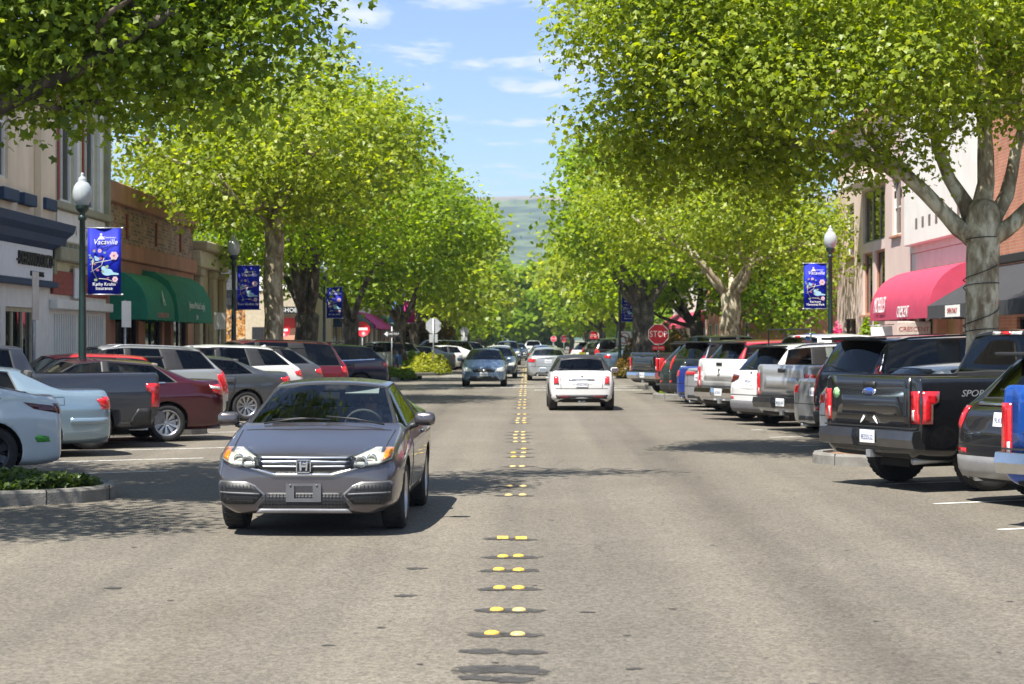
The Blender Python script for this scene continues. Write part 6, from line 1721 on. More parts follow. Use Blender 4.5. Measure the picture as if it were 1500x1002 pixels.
# ================================================================== people
def skin_body(name, verts, edges, radii, mat, parent, root_i=0, sub=2):
    me = bpy.data.meshes.new(name); me.from_pydata(verts, edges, [])
    o = bpy.data.objects.new(name, me); COL.objects.link(o)
    o.modifiers.new('k', 'SKIN')
    sv = me.skin_vertices[0].data
    for i, r in enumerate(radii):
        rr_ = r if isinstance(r, tuple) else (r, r); sv[i].radius = rr_; sv[i].use_root = (i == root_i)
    s = o.modifiers.new('s', 'SUBSURF'); s.levels = sub
    m2 = eval_mesh(o); bpy.data.objects.remove(o); m2.name = name
    return mesh_obj(name, m2, mat, parent, True)
M_SKIN = pm('skin', (.42, .24, .16), rough=.55, var=.08)
M_HAIRD = pm('dark_hair', (.015, .012, .010), rough=.6, var=.3, scale=40)
def pedestrian(loc, rz, label):
    root = empty('person', loc, rz, label, 'person')
    # faces +Y (walks away from the camera); metres, feet at z=0
    V = [(0, 0, .95), (0, .01, 1.12), (0, .02, 1.30), (0, .0, 1.43), (0, .01, 1.51), (0, .03, 1.60), (0, .03, 1.70),      # pelvis .. head
         (-.17, 0, 1.41), (-.24, .02, 1.13), (-.22, .12, .92), (-.21, .15, .85),          # left arm hanging
         (.17, 0, 1.41), (.25, .04, 1.14), (.24, .27, 1.08), (.22, .34, 1.10),            # right arm bent, carrying a bag
         (-.10, 0, .88), (-.11, .10, .50), (-.11, .06, .09), (-.11, .20, .03),
         (.10, 0, .88), (.12, -.04, .50), (.12, -.20, .13), (.12, -.10, .03)]
    E = [(0, 1), (1, 2), (2, 3), (3, 4), (4, 5), (5, 6), (3, 7), (7, 8), (8, 9), (9, 10), (3, 11), (11, 12), (12, 13), (13, 14), (0, 15), (15, 16), (16, 17), (17, 18), (0, 19), (19, 20), (20, 21), (21, 22)]
    R = [(.16, .12), (.145, .11), (.17, .12), (.12, .09), .055, (.075, .09), (.07, .085), .065, .05, .036, .04, .065, .05, .036, .04, .09, .062, .042, .038, .09, .062, .042, .038]
    b = skin_body('body', V, E, R, None, root)
    me = b.data
    for m in (M_SKIN, pm('black_tee', (.02, .02, .022), rough=.9, var=.2), pm('denim', (.07, .13, .24), rough=.9, var=.2), M_HAIRD): me.materials.append(m)
    for p_ in me.polygons:
        c = p_.center
        if c.z > 1.60 or (c.z > 1.53 and c.y < .02): mi = 3
        elif c.z > 1.47: mi = 0
        elif c.z > .98 and (abs(c.x) < .21 or c.z > 1.20): mi = 1
        elif c.z > .52 and abs(c.x) < .205: mi = 2
        elif c.z < .07: mi = 3
        else: mi = 0
        p_.material_index = mi
    hd = MB(); hd.lathe([(.001, 1.79), (.06, 1.775), (.098, 1.71), (.100, 1.64), (.08, 1.57)], 14); h = hd.build('hair', M_HAIRD, root); h.location = (0, .015, 0)
    for s, at in ((-1, (-.21, .15, .85)), (1, (.22, .34, 1.10))):      # fingers
        for k in range(5):
            f = MB(); bx, by, bz = at; dx = (k - 2) * .018
            e = (bx + dx, by + .035, bz - .075 - .01 * (2 - abs(k - 2))) if k else (bx - s * .05, by + .05, bz - .03)
            f.tube([(bx + dx * .6, by, bz - .02), (bx + dx, by + .025, bz - .05), e], [.010, .009, .007], 6); f.build('finger', M_SKIN, root)
    return root
ped = pedestrian((-5.75, 88.6, .14), rad(-8), 'person in black tee and denim shorts walking away at the left corner')
sb = empty('shoulder_bag', (-5.45, 88.95, 1.0), 0, 'dark brown bag carried by the pedestrian', 'bag')
rounded_box('bag_body', .20, .34, .26, pm('brown_leather', (.10, .05, .03), rough=.6), sb, (0, 0, 0), r=.25)
m = MB(); m.tube([(0, -.14, .12), (0, -.06, .26), (0, .06, .26), (0, .14, .12)], .012, 6); m.build('bag_handle', M_BLACK, sb)
def driver(loc, rz, label):
    """seated, hands on the wheel; faces +X of its own axes"""
    root = empty('person', loc, rz, label, 'person')
    V = [(0, 0, .10), (-.05, 0, .28), (-.10, 0, .46), (-.12, 0, .58), (-.11, 0, .64), (-.09, 0, .72), (-.09, 0, .80),
         (-.11, .18, .55), (.06, .25, .36), (.28, .17, .44), (.33, .15, .46), (-.11, -.18, .55), (.06, -.25, .36), (.28, -.17, .44), (.33, -.15, .46),
         (.12, .10, .10), (.48, .13, .17), (.66, .12, -.16), (.76, .12, -.18), (.12, -.10, .10), (.48, -.13, .17), (.66, -.12, -.16), (.76, -.12, -.18)]
    E = [(0, 1), (1, 2), (2, 3), (3, 4), (4, 5), (5, 6), (3, 7), (7, 8), (8, 9), (9, 10), (3, 11), (11, 12), (12, 13), (13, 14), (0, 15), (15, 16), (16, 17), (17, 18), (0, 19), (19, 20), (20, 21), (21, 22)]
    R = [(.15, .13), (.14, .12), (.16, .12), (.10, .08), .05, (.075, .085), (.068, .08), .06, .048, .034, .036, .06, .048, .034, .036, .085, .06, .042, .038, .085, .06, .042, .038]
    b = skin_body('body', V, E, R, None, root)
    me = b.data
    for m in (M_SKIN, pm('grey_shirt', (.16, .17, .19), rough=.9, var=.15), pm('dark_trousers', (.03, .03, .04), rough=.9), M_HAIRD): me.materials.append(m)
    for p_ in me.polygons:
        c = p_.center
        p_.material_index = 0 if c.z > .63 else (1 if c.z > .20 and c.x < .14 else (0 if c.z > .28 and c.x > .12 else 2))
    h = MB(); h.lathe([(.001, .885), (.06, .87), (.095, .81), (.097, .76), (.08, .70)], 14); ho_ = h.build('hair', M_HAIRD, root); ho_.location = (-.105, 0, 0)
    n = MB(); n.prism([(-.02, .765), (.02, .765), (0, .72)], -.006, .02, axis='x', M=Matrix.Translation((-.01, 0, 0))); n.build('nose', M_SKIN, root)
    e = MB()
    for s in (-1, 1): e.lathe([(.001, .012), (.012, 0), (.001, -.012)], 8, M=Matrix.Translation((-.015, s * .032, .775)))
    e.build('eye', M_HAIRD, root)
    for s in (-1, 1):
        for k in range(5):
            f = MB(); y0 = s * .15; z0 = .46
            f.tube([(.34, y0 + (k - 2) * .012, z0 + .02 - k * .012), (.375, y0 + (k - 2) * .012, z0 + .01 - k * .014), (.36, y0 + s * .03, z0 - .005 - k * .012)], [.010, .009, .008], 6); f.build('finger', M_SKIN, root)
    return root
# ================================================================== vehicles in the street
def place_corner(kind, over, px, Y, ang, sidey=1):
    """location so that the rear corner (local -L/2, sidey*hw) stands on the ray of photo column px at depth Y"""
    p = dict(TYPES[kind]); p.update(over or {})
    c, s = math.cos(ang), math.sin(ang); lx, ly = -p['L'] / 2, sidey * p['W'] / 2
    wx = (px - VPX) / FPX * Y
    return (wx - (lx * c - ly * s), Y - (lx * s + ly * c), 0)
AR = rad(25); AL = rad(206)
GR = 'vehicles parked nose-in on the right'; GL = 'vehicles parked nose-in on the left'
def rear_suv(root, p, bvh, lamp='vertical', txt='8KLM204', bump=None, lampm=None, wiper=True):
    L, hw = p['L'], p['W'] / 2; dz, tz, zb = p['deck_z'], p['tail_z'], p['clear']
    for s in (1, -1):
        if lamp == 'vertical': tl = [(.80 * hw, dz + .18), (.86 * hw, dz + .02), (.93 * hw, tz - .10), (.80 * hw, tz - .10), (.72 * hw, dz - .04)]
        elif lamp == 'tall': tl = [(.83 * hw, dz + .30), (.90 * hw, dz), (.94 * hw, tz - .30), (.82 * hw, tz - .30), (.76 * hw, dz + .2)]
        elif lamp == 'wide': tl = [(.50 * hw, tz + .07), (.90 * hw, tz + .10), (.94 * hw, tz - .05), (.84 * hw, tz - .09), (.52 * hw, tz - .0)]
        else: tl = [(.74 * hw, tz + .08), (.93 * hw, tz + .10), (.96 * hw, tz - .16), (.78 * hw, tz - .16)]
        z0, z1 = min(q[1] for q in tl) + .03, max(q[1] for q in tl)
        z1 = min(z1, dz - .03); sp = [(-L / 2 + .09, z0), (-L / 2 + .11, z1 - .01), (-L / 2 + .32, z1 - .03), (-L / 2 + .27, z0 + .04)]
        patch(bvh, [('B', tl if s > 0 else mirror_poly(tl)), ('L' if s > 0 else 'R', sp)], lampm or M_LAMPRED, 'taillight', root, off=.010, thick=.02, seg=.05)
    patch(bvh, [('B', [(-hw * .86, zb + .08), (hw * .86, zb + .08), (hw * .90, zb + .30), (-hw * .90, zb + .30)])], bump or M_BLACK, 'rear_bumper', root, off=.025, thick=.03)
    for s in (1, -1): patch(bvh, [('B', [(s * hw * .66, zb + .33), (s * hw * .66, zb + .38), (s * hw * .84, zb + .38), (s * hw * .84, zb + .33)][::s])], M_LAMPRED, 'reflector', root, off=.008)
    g = MB(); strip_mesh(g, bvh, [(-hw * .84, zb + .42), (hw * .84, zb + .42)], 'B', w=.016)
    for s in (1, -1): strip_mesh(g, bvh, [(s * hw * .70, zb + .42), (s * hw * .70, dz - .02)], 'B', w=.012)
    g.build('tailgate_gap', M_SEAM, root)
    h, n = cast(bvh, 'B', 0, tz - .04); plate(root, h + Vector((-.012, 0, 0)), (0, rad(8), 0), txt)
    b = MB(); h, n = cast(bvh, 'B', 0, tz + .12); b.lathe([(.001, -.008), (.04, -.008), (.045, 0)], 16, axis='x', M=Matrix.Translation(h)); b.build('emblem', M_CHROME, root)
    h1, _ = cast(bvh, 'B', hw * .72, p['H'] - .10)
    sp = MB(); sp.box(-L / 2 + (L - p['rear_d']) - .24, -L / 2 + (L - p['rear_d']) + .10, -hw * p['roofw'] * .92, hw * p['roofw'] * .92, p['H'] - .105, p['H'] - .062)
    me = sp.mesh('roof_spoiler', M_BLACK); bevel_mesh(me, .015, 2); mesh_obj('roof_spoiler', me, None, root)
    if wiper:
        w = MB(); a, _ = cast(bvh, 'B', 0, dz + .06); c_, _ = cast(bvh, 'B', hw * .45, dz + .12); w.tube([a + Vector((-.02, 0, 0)), c_ + Vector((-.02, 0, 0))], .010, 6); w.build('rear_wiper', M_BLACK, root)
    e = MB(); e.tube([(-L / 2 + .6, hw * .55, zb + .06), (-L / 2 + .06, hw * .55, zb + .06)], .04, 10); e.build('exhaust', M_STEEL, root)
def rear_pickup(root, p, bvh, pm_, txt='7T81220', lampw=.16, chrome=True, lampm=None, tall=.30, word=None, oval=False, word_m=None):
    L, hw = p['L'], p['W'] / 2; tz, zb = p['tail_z'], p['clear']
    xb = -L / 2 + .02
    tg = [(-hw * .80, tz - .60), (hw * .80, tz - .60), (hw * .80, tz - .02), (-hw * .80, tz - .02)]
    t = patch(bvh, [('B', tg)], pm_, 'tailgate', root, off=.018, thick=.02, seg=.12)
    t2 = patch(bvh, [('B', [(-hw * .66, tz - .46), (hw * .66, tz - .46), (hw * .56, tz - .24), (-hw * .56, tz - .24)])], pm_, 'tailgate_step', t, off=.034, thick=.018, seg=.12)
    patch(bvh, [('B', [(-.12, tz - .14), (.12, tz - .14), (.12, tz - .07), (-.12, tz - .07)])], M_BLACK, 'tailgate_handle', t, off=.028)
    for s in (1, -1):
        a, b = hw * .82, hw * .955
        tl = [(a, tz - .22 - tall), (b, tz - .22 - tall), (b, tz - .17), (a, tz - .17)]
        x0 = -L / 2 + .035
        sp = [(x0, tz - .22 - tall), (x0, tz - .17), (x0 + lampw + .06, tz - .17), (x0 + lampw + .04, tz - .29), (x0 + lampw - .04, tz - .33), (x0 + lampw - .04, tz - .22 - tall)]
        patch(bvh, [('B', tl if s > 0 else mirror_poly(tl)), ('L' if s > 0 else 'R', sp)], lampm or M_LAMPRED, 'taillight', root, off=.014, thick=.02, seg=.06)
        patch(bvh, [('B', [(a + .02, tz - .18 - tall), (a + .06, tz - .18 - tall), (a + .06, tz - .06 - tall), (a + .02, tz - .06 - tall)] if s > 0 else mirror_poly([(a + .02, tz - .18 - tall), (a + .06, tz - .18 - tall), (a + .06, tz - .06 - tall), (a + .02, tz - .06 - tall)]))], M_LAMPCLEAR, 'reversing_lamp', root, off=.018)
    bz = tz - .62
    bm_ = MB()
    prof = [(.0, bz - .24), (-.16, bz - .22), (-.19, bz - .12), (-.17, bz - .02), (.0, bz)]
    for (y0, y1) in ((-hw * .96, -.26), (.26, hw * .96)): bm_.prism([(xb + .06 + a, z) for a, z in prof], y0, y1, axis='y')
    bm_.prism([(xb + .06 + a * .62, z) for a, z in prof], -.26, .26, axis='y')
    bp = bm_.build('rear_bumper', M_CHROME if chrome else pm('dark_chrome', (.16, .16, .17), rough=.22, metal=.9), root, recalc=True); bevel_mesh(bp.data, .012, 2)
    st_ = MB(); st_.box(xb - .05, xb + .12, -hw * .94, hw * .94, bz + .002, bz + .02); st_.build('bumper_step', M_BLACK, bp)
    plate(root, (xb + .06 - .135, 0, bz - .11), (0, 0, 0), txt)
    h = MB(); h.box(xb - .06, xb + .3, -.045, .045, bz - .36, bz - .27); h.build('tow_hitch', M_STEEL, root)
    ax = MB(); ax.tube([(L / 2 - p['fo'] - p['wb'], -hw * .8, p['wr']), (L / 2 - p['fo'] - p['wb'], hw * .8, p['wr'])], .07, 8); ax.lathe([(.001, -.14), (.12, -.1), (.15, 0), (.12, .1), (.001, .14)], 12, axis='y', M=Matrix.Translation((L / 2 - p['fo'] - p['wb'], .1, p['wr']))); ax.build('rear_axle', M_UNDER, root)
    e = MB(); e.tube([(-L / 2 + .9, -hw * .62, zb + .02), (-L / 2 + .12, -hw * .68, zb + .0)], .045, 10); e.build('exhaust', M_STEEL, root)
    if word: h_, _ = cast(bvh, 'B', 0, tz - .52); lettering(word, .085, frame((h_.x - .030, -.30, tz - .53), (0, -1, 0), (0, 0, 1)), word_m or M_CHROME, root, .003, stretch=1.2)
    if oval:
        h_, _ = cast(bvh, 'B', 0, tz - .20)
        o_ = MB(); o_.lathe([(.001, -.03), (.105, -.03), (.115, -.02), (.115, .0)], 24, axis='x'); ov = o_.build('emblem', M_CHROME, root); ov.location = (h_.x, 0, tz - .19); ov.scale = (1, 1.15, .48)
        o_ = MB(); o_.lathe([(.001, -.034), (.098, -.033), (.1, -.02)], 24, axis='x'); oi = o_.build('emblem_face', pm('emblem_blue', (.015, .05, .26), rough=.3, coat=1), ov)
        lettering('Ford', .13, frame((-.036, 0, 0), (0, -1, 0), (0, 0, 1)), M_CHROME, ov, .001, stretch=1.0, shear=.3)
    mid = MB(); mid.box(-L / 2 + .35, L / 2 - .7, -.30, .30, zb - .10, zb + .1); mid.build('chassis_frame', M_UNDER, root)
def brake_lamp_strip(root, p, bvh):
    L, hw, H = p['L'], p['W'] / 2, p['H']
    patch(bvh, [('B', [(-.28, H - .10), (.28, H - .10), (.28, H - .055), (-.28, H - .055)])], M_LAMPCLEAR, 'cargo_lamp', root, off=.012)
    patch(bvh, [('B', [(-.10, H - .10), (.10, H - .10), (.10, H - .055), (-.10, H - .055)])], M_LAMPRED, 'brake_lamp', root, off=.020)
# ---- the grey coupe coming towards the camera ------------------------------
PG = paint('warm_grey', (.135, .120, .125), .75, .30)
hond, p, bv = make_car('coupe', PG, 'metallic grey coupe driving towards the camera with an empty plate bracket', 'car', (-1.98, 20.35, 0), rad(-91.3), None, 3, 'oncoming_car', dict(doors=2, crease=.5), wheel='ten', handle_m=PG, glass=glass_mat('clean_windscreen', (.78, .86, .84), 1.75))
L, hw = p['L'], p['W'] / 2
M_MESH = pm('grille_mesh', (.016, .016, .017), rough=.5)
M_LENS = glass_mat('lamp_lens', (.86, .87, .86), 1.45)
M_HOUSE = pm('lamp_housing', (.60, .60, .54), rough=.25, metal=.15, var=.25, scale=14)
for s in (1, -1):
    sg = (lambda q: q) if s > 0 else mirror_poly
    v = 'L' if s > 0 else 'R'
    hl = [(.385, .640), (.395, .695), (.52, .752), (.66, .812), (.745, .835), (.79, .80), (.78, .70), (.66, .655), (.50, .635)]
    h_ = patch(bv, [('F', sg(hl)), (v, [(L / 2 - .30, .74), (L / 2 - .34, .81), (L / 2 - .60, .845), (L / 2 - .50, .79)])], M_HOUSE, 'headlight', hond, off=.006, thick=.02, seg=.035)
    am = [(.705, .685), (.715, .812), (.745, .822), (.782, .79), (.77, .71)]
    patch(bv, [('F', sg(am))], M_LAMPAMBER, 'indicator', h_, off=.012, thick=.006, seg=.03)
    for cy, cz, r in ((.52, .685, .048), (.61, .710, .040)):
        hh, n = cast(bv, 'F', s * cy, cz); b = MB(); b.lathe([(.001, -.005), (r * .55, .0), (r * .9, .012), (r, .020), (r * 1.12, .018), (r * 1.15, .0)], 18, axis='x', M=Matrix.Translation(hh + Vector((.004, 0, 0)))); b.build('reflector_bowl', M_CHROME, h_)
    patch(bv, [('F', sg([(.375, .63), (.385, .705), (.52, .762), (.66, .822), (.75, .846), (.80, .81), (.79, .69), (.66, .645), (.50, .625)]))], M_LENS, 'lens', h_, off=.026, thick=.022, seg=.035)
    # fog lamp recess
    fr = patch(bv, [('F', sg([(.345, .385), (.44, .470), (.52, .505), (.775, .510), (.80, .48), (.79, .315), (.72, .285), (.44, .285)]))], pm('satin_grey', (.17, .165, .17), rough=.35, metal=.6), 'fog_lamp_frame', hond, off=.010, thick=.016, seg=.05)
    patch(bv, [('F', sg([(.372, .385), (.452, .460), (.525, .492), (.762, .496), (.786, .467), (.775, .328), (.716, .298), (.449, .298)]))], M_BLACK, 'fog_lamp_recess', fr, off=.014, thick=.006, seg=.05)
    mb_ = MB()
    for k in range(4): strip_mesh(mb_, bv, [(s * .46, .33 + .035 * k), (s * .76, .335 + .038 * k)], 'F', w=.006, off=.018)
    for k in range(9): strip_mesh(mb_, bv, [(s * (.47 + .033 * k), .315), (s * (.485 + .033 * k), .478)], 'F', w=.005, off=.0178)
    mb_.build('mesh_insert', M_MESH, fr)
    patch(bv, [('F', sg([(.40, .383), (.405, .400), (.765, .412), (.765, .396)]))], M_GREYTRIM, 'recess_bar', fr, off=.024, thick=.006)
# upper grille
gr_ = patch(bv, [('F', [(-.47, .715), (-.44, .625), (-.25, .575), (.25, .575), (.44, .625), (.47, .715), (.30, .735), (-.30, .735)])], M_BLACK, 'grille', hond, off=.008, thick=.012, seg=.05)
M_GRSILV = pm('grille_silver', (.21, .225, .255), rough=.35, metal=.85, var=.1)
for z0, z1, k in ((.690, .722, 0), (.655, .686, 1), (.622, .651, 2)):
    patch(bv, [('F', [(-.425 + .012 * k, z0 + .004), (.425 - .012 * k, z0 + .004), (.44 - .012 * k, z1), (-.44 + .012 * k, z1)])], M_GRSILV, 'grille_bar', gr_, off=.016 + .003 * (2 - k), thick=.012, seg=.05)
patch(bv, [('F', [(-.50, .625), (-.47, .612), (-.26, .555), (.26, .555), (.47, .612), (.50, .625), (.47, .632), (.26, .578), (-.26, .578), (-.47, .632)])], M_CHROME, 'grille_trim', hond, off=.016, thick=.012, seg=.05)
hh, n = cast(bv, 'F', 0, .645)
em = MB()
for (y0, y1, z0, z1) in ((-.062, .062, .050, .060), (-.055, .055, -.060, -.050), (-.068, -.056, -.05, .052), (.056, .068, -.05, .052)): em.box(0, .022, y0, y1, z0, z1)
for s in (-1, 1): em.prism([(s * .040, .042), (s * .020, .042), (s * .017, -.042), (s * .034, -.042)], 0, .026, axis='x')
em.box(0, .025, -.02, .02, -.008, .010)
eo = em.build('emblem', M_CHROME, hond, recalc=True); eo.location = hh + Vector((.022, 0, 0)); bevel_mesh(eo.data, .003)
eb = MB(); eb.box(-.004, .002, -.062, .062, -.055, .055); eb.build('emblem_ground', M_BLACK, eo)
# lower grille with mesh
lg = patch(bv, [('F', [(-.42, .265), (.42, .265), (.34, .405), (-.34, .405)])], M_BLACK, 'lower_grille', hond, off=.010, thick=.012, seg=.06)
mb_ = MB()
for k in range(5): strip_mesh(mb_, bv, [(-.385 + .012 * k, .285 + .026 * k), (.385 - .012 * k, .285 + .026 * k)], 'F', w=.006, off=.014)
for k in range(23): strip_mesh(mb_, bv, [(-.36 + .032 * k, .275), (-.345 + .032 * k, .395)], 'F', w=.005, off=.0138)
mb_.build('mesh_insert', M_MESH, lg)
patch(bv, [('F', [(-.44, .228), (.44, .228), (.40, .258), (-.40, .258)])], pm('lip_silver', (.30, .30, .31), rough=.35, metal=.5), 'bumper_lip', hond, off=.016, thick=.014, seg=.06)
pl = MB()
for (y0, y1, z0, z1) in ((-.16, .16, .062, .083), (-.16, .16, -.083, -.052), (-.16, -.085, -.052, .062), (.085, .16, -.052, .062)): pl.box(-.006, .012, y0, y1, z0, z1)
for y in (-.12, .12): pl.lathe([(.001, .020), (.010, .018), (.012, .010)], 8, axis='x', M=Matrix.Translation((0, y, .068)))
hh, n = cast(bv, 'F', 0, .40); hh2, n = cast(bv, 'F', 0, .34)
po = pl.build('plate_bracket', pm('bracket_grey', (.10, .10, .105), rough=.5), hond); po.location = (max(hh.x, hh2.x) + .015, 0, .405)
w = MB()
for (a, b) in (((L / 2 - p['cowl_d'] + .02, .10), (L / 2 - p['cowl_d'] - .09, -.48)), ((L / 2 - p['cowl_d'] + .0, -.05), (L / 2 - p['cowl_d'] - .02, -.55)), ((L / 2 - p['cowl_d'] + .02, .62), (L / 2 - p['cowl_d'] - .06, .05))):
    q0, n0 = cast(bv, 'T', *a); q1, n1 = cast(bv, 'T', *b); w.tube([q0 + n0 * .025, (q0 + q1) / 2 + (n0 + n1) * .018, q1 + n1 * .015], .009, 6)
w.build('wiper', M_BLACK, hond)
rm_ = MB(); hh, n = cast(bv, 'T', L / 2 - p['head_d'] + .10, 0); rm_.box(-.02, .02, -.10, .10, -.03, .03, Matrix.Translation(hh - Vector((.04, 0, .10)))); rm_.build('rear_view_mirror', M_BLACK, hond)
for s in (1,):
    v_ = MB(); hh, n = cast(bv, 'T', L / 2 - p['head_d'] + .06, s * .32); v_.box(-.10, .02, -.17, .17, -.012, .006, Matrix.Translation(hh - Vector((.06, 0, .055))) @ Matrix.Rotation(rad(38), 4, 'Y')); v_.build('sun_visor', pm('visor_grey', (.26, .27, .27), rough=.8), hond)
sedan_rear(hond, p, bv, plate_txt='6XRT410')
antenna_fin(hond, p, bv, PG)
Mh = Matrix.Translation(hond.location) @ Matrix.Rotation(rad(-91.3), 4, 'Z')
dl = Mh @ Vector((L / 2 - p['head_d'] - .36, hw * .42, .44)); driver(dl, rad(-91.3), 'driver in grey behind the windscreen of the oncoming grey coupe')
# ---- right-hand lane -------------------------------------------------------
PW = paint('clean_white', (.64, .64, .63), 0.0, .28)
ov = dict(crease=.15, roof2=True, gap=.05)
mini, p, bv = make_car('hatch', PW, 'small white hatchback with black roof driving away', 'car', (1.36, 51.9, 0), rad(90.5), None, 2, 'departing_car', ov, wheel='five', roof_m=M_BLACK, clad_m=M_BLACK, mirror_m=PW, glass=glass_mat('clear_glass', (.62, .66, .62)))
L, hw = p['L'], p['W'] / 2
for s in (1, -1):
    tl = [(s * .565, .66), (s * .70, .66), (s * .70, .87), (s * .585, .87)]
    t = patch(bv, [('B', tl if s > 0 else tl)], M_CHROME, 'taillight', mini, off=.008, thick=.02, seg=.04)
    patch(bv, [('B', [(s * .58, .675), (s * .688, .675), (s * .688, .857), (s * .60, .857)])], M_LAMPRED, 'lens', t, off=.016, thick=.01, seg=.04)
    patch(bv, [('B', [(s * .30, .325), (s * .55, .325), (s * .57, .385), (s * .30, .385)])], M_LAMPDARK, 'rear_fog_lamp', mini, off=.016, thick=.01, seg=.05)
patch(bv, [('B', [(-.62, .305), (.62, .305), (.66, .405), (-.66, .405)])], M_BLACK, 'lower_grille', mini, off=.008, seg=.06)
patch(bv, [('B', [(-.70, .20), (.70, .20), (.74, .295), (-.74, .295)])], M_BLACK, 'lower_bumper', mini, off=.006, seg=.06)
patch(bv, [('B', [(-.33, .765), (.33, .765), (.31, .800), (-.31, .800)])], M_CHROME, 'tailgate_handle', mini, off=.014, thick=.02)
g = MB(); strip_mesh(g, bv, [(-.66, .56), (.66, .56)], 'B', w=.014)
for s in (1, -1): strip_mesh(g, bv, [(s * .52, .56), (s * .54, .93)], 'B', w=.012)
g.build('tailgate_gap', M_SEAM, mini)
hh, _ = cast(bv, 'B', 0, .68); plate(mini, hh + Vector((-.015, 0, 0)), (0, 0, 0), '6KZD582')
for y in (-.055, .055):
    e = MB(); e.lathe([(.036, .08), (.040, -.02), (.034, -.02), (.030, .08)], 14, axis='x', M=Matrix.Translation((-L / 2 + .02, y, .215))); e.build('exhaust', M_CHROME, mini)
b = MB(); hh, _ = cast(bv, 'B', 0, .86); b.lathe([(.001, -.01), (.03, -.01), (.035, 0)], 14, axis='x', M=Matrix.Translation(hh)); b.build('emblem', M_CHROME, mini)
arch_trim(mini, p, bv, M_BLACK, .05)
bl_ = MB(); bl_.box(-.02, .02, -.16, .16, -.02, .02, Matrix.Translation((-L / 2 + .58, 0, 1.325))); bl_.build('brake_lamp', M_LAMPDARK, mini)
def lane_car(kind, paint_m, label, px_c, Y, ang, rear=True, lod=1, **k):
    x = (px_c - VPX) / FPX * Y
    r, p_, b_ = make_car(kind, paint_m, label, 'car', (x, Y + (1 if math.sin(ang) > 0 else 1) * TYPES[kind]['L'] / 2, 0), ang, None, lod, 'departing_car' if rear else 'oncoming_car', k.get('over'), detail=1, wheel=k.get('wheel', 'ten'))
    if p_.get('hatch') and rear: rear_suv(r, p_, b_, 'block')
    elif rear: sedan_rear(r, p_, b_, plate_txt='7HNB633')
    sedan_front(r, p_, b_, plate_txt='5PKL092')
    return r
lane_car('sedan', paint('silver', (.46, .47, .48), .6), 'silver sedan driving away just ahead of the white hatchback', 803, 86, rad(90))
lane_car('sedan', paint('black', (.012, .012, .014), 0), 'black sedan with red lamps driving away in the distance', 796, 118, rad(90))
lane_car('suv', PW, 'far white car driving away near the end of the street', 781, 190, rad(90))
PBL = paint('steel_blue', (.15, .22, .31), .6)
lane_car('sedan', PBL, 'steel blue sedan approaching in the left lane beyond the coupe', 708.5, 75, rad(-90), False, 2, over=dict(L=4.45, W=1.71, H=1.45, wb=2.62, fo=.85, c_d=3.15, rear_d=3.25, base_d=3.85, cowl_d=1.15, head_d=1.95, b_d=2.45))
lane_car('sedan', paint('slate', (.10, .13, .16), .6), 'dark slate sedan half hidden behind the steel blue one', 728, 91, rad(-90), False)
lane_car('sedan', PW, 'white sedan third in the oncoming queue', 731, 112, rad(-90), False)
lane_car('suv', paint('dusk_blue', (.09, .14, .20), .6), 'dusk blue crossover fourth in the oncoming queue', 743, 138, rad(-90), False)
lane_car('sedan', paint('black', (.012, .012, .014), 0), 'black car last in the oncoming queue', 757, 165, rad(-90), False)
# ---- parked on the left ----------------------------------------------------
def left_car(kind, paint_m, label, px, Y, over=None, lod=2, da=0.0, **k):
    a = AL + da
    return make_car(kind, paint_m, label, k.pop('cat', 'car'), place_corner(kind, over, px, Y, a), a, GL, lod, k.pop('name', 'parked_car'), over, **k)
PT = paint('pale_ice', (.62, .66, .68), .05, .25)
r, p, bv = left_car('fastback', PT, 'pale ice-white hatchback with a green sticker at the left edge', 100, 25.9, dict(opera=True), 3, wheel='aero', rim_m=M_DARKALLOY, glass=glass_mat('dim_glass', (.16, .18, .20)))
L, hw = p['L'], p['W'] / 2
for s, v in ((1, 'L'), (-1, 'R')):
    sp = [(-L / 2 + .12, .84), (-L / 2 + .14, .93), (-L / 2 + .58, .99), (-L / 2 + .44, .90)]
    tl = [(s * .50, .90), (s * .55, .97), (s * .88, .96), (s * .90, .84), (s * .80, .83)]
    patch(bv, [('B', tl), (v, sp)], M_LAMPDARK, 'taillight', r, off=.008, thick=.016, seg=.05)
stk = patch(bv, [('L', [(-L / 2 + .22, .47), (-L / 2 + .24, .54), (-L / 2 + .38, .565), (-L / 2 + .43, .53), (-L / 2 + .40, .47)])], pm('green_sticker', (.08, .36, .05), rough=.5, var=.5, scale=30), 'sticker', r, off=.004, thick=.002, seg=.05)
PO = paint('light_blue', (.24, .33, .40), .45, .24)
r, p, bv = left_car('oldsedan', PO, 'older light blue sedan beside the pale hatchback', 171, 30.6, dict(crease=.6), wheel='multi', rim_m=M_CHROME)
sedan_rear(r, p, bv, plate_txt='4GRF118', wrap=.30)
L, hw = p['L'], p['W'] / 2
for v in 'LR': patch(bv, [(v, [(-L / 2 + .05, .50), (-L / 2 + .05, .60), (-L / 2 + .72, .60), (-L / 2 + .70, .50)])], PO, 'bumper_side', r, off=.018, thick=.02)
g = MB(); strip_mesh(g, bv, [(-L / 2 + .80, .80), (-L / 2 + .98, .80), (-L / 2 + .98, .92), (-L / 2 + .80, .92), (-L / 2 + .80, .80)], 'L', w=.008); g.build('fuel_flap_gap', M_SEAM, r)
PP = paint('charcoal_blue', (.040, .044, .056), .5, .28)
r, p, bv = left_car('smallpickup', PP, 'charcoal pickup with its bed side facing the road on the left', 234, 33.0, dict(L=5.2, wb=3.2, tail_z=1.24, deck_z=1.24, c_d=2.82, rear_d=2.98, base_d=3.12, b_d=2.36), cat='pickup', name='parked_pickup', wheel='truck')
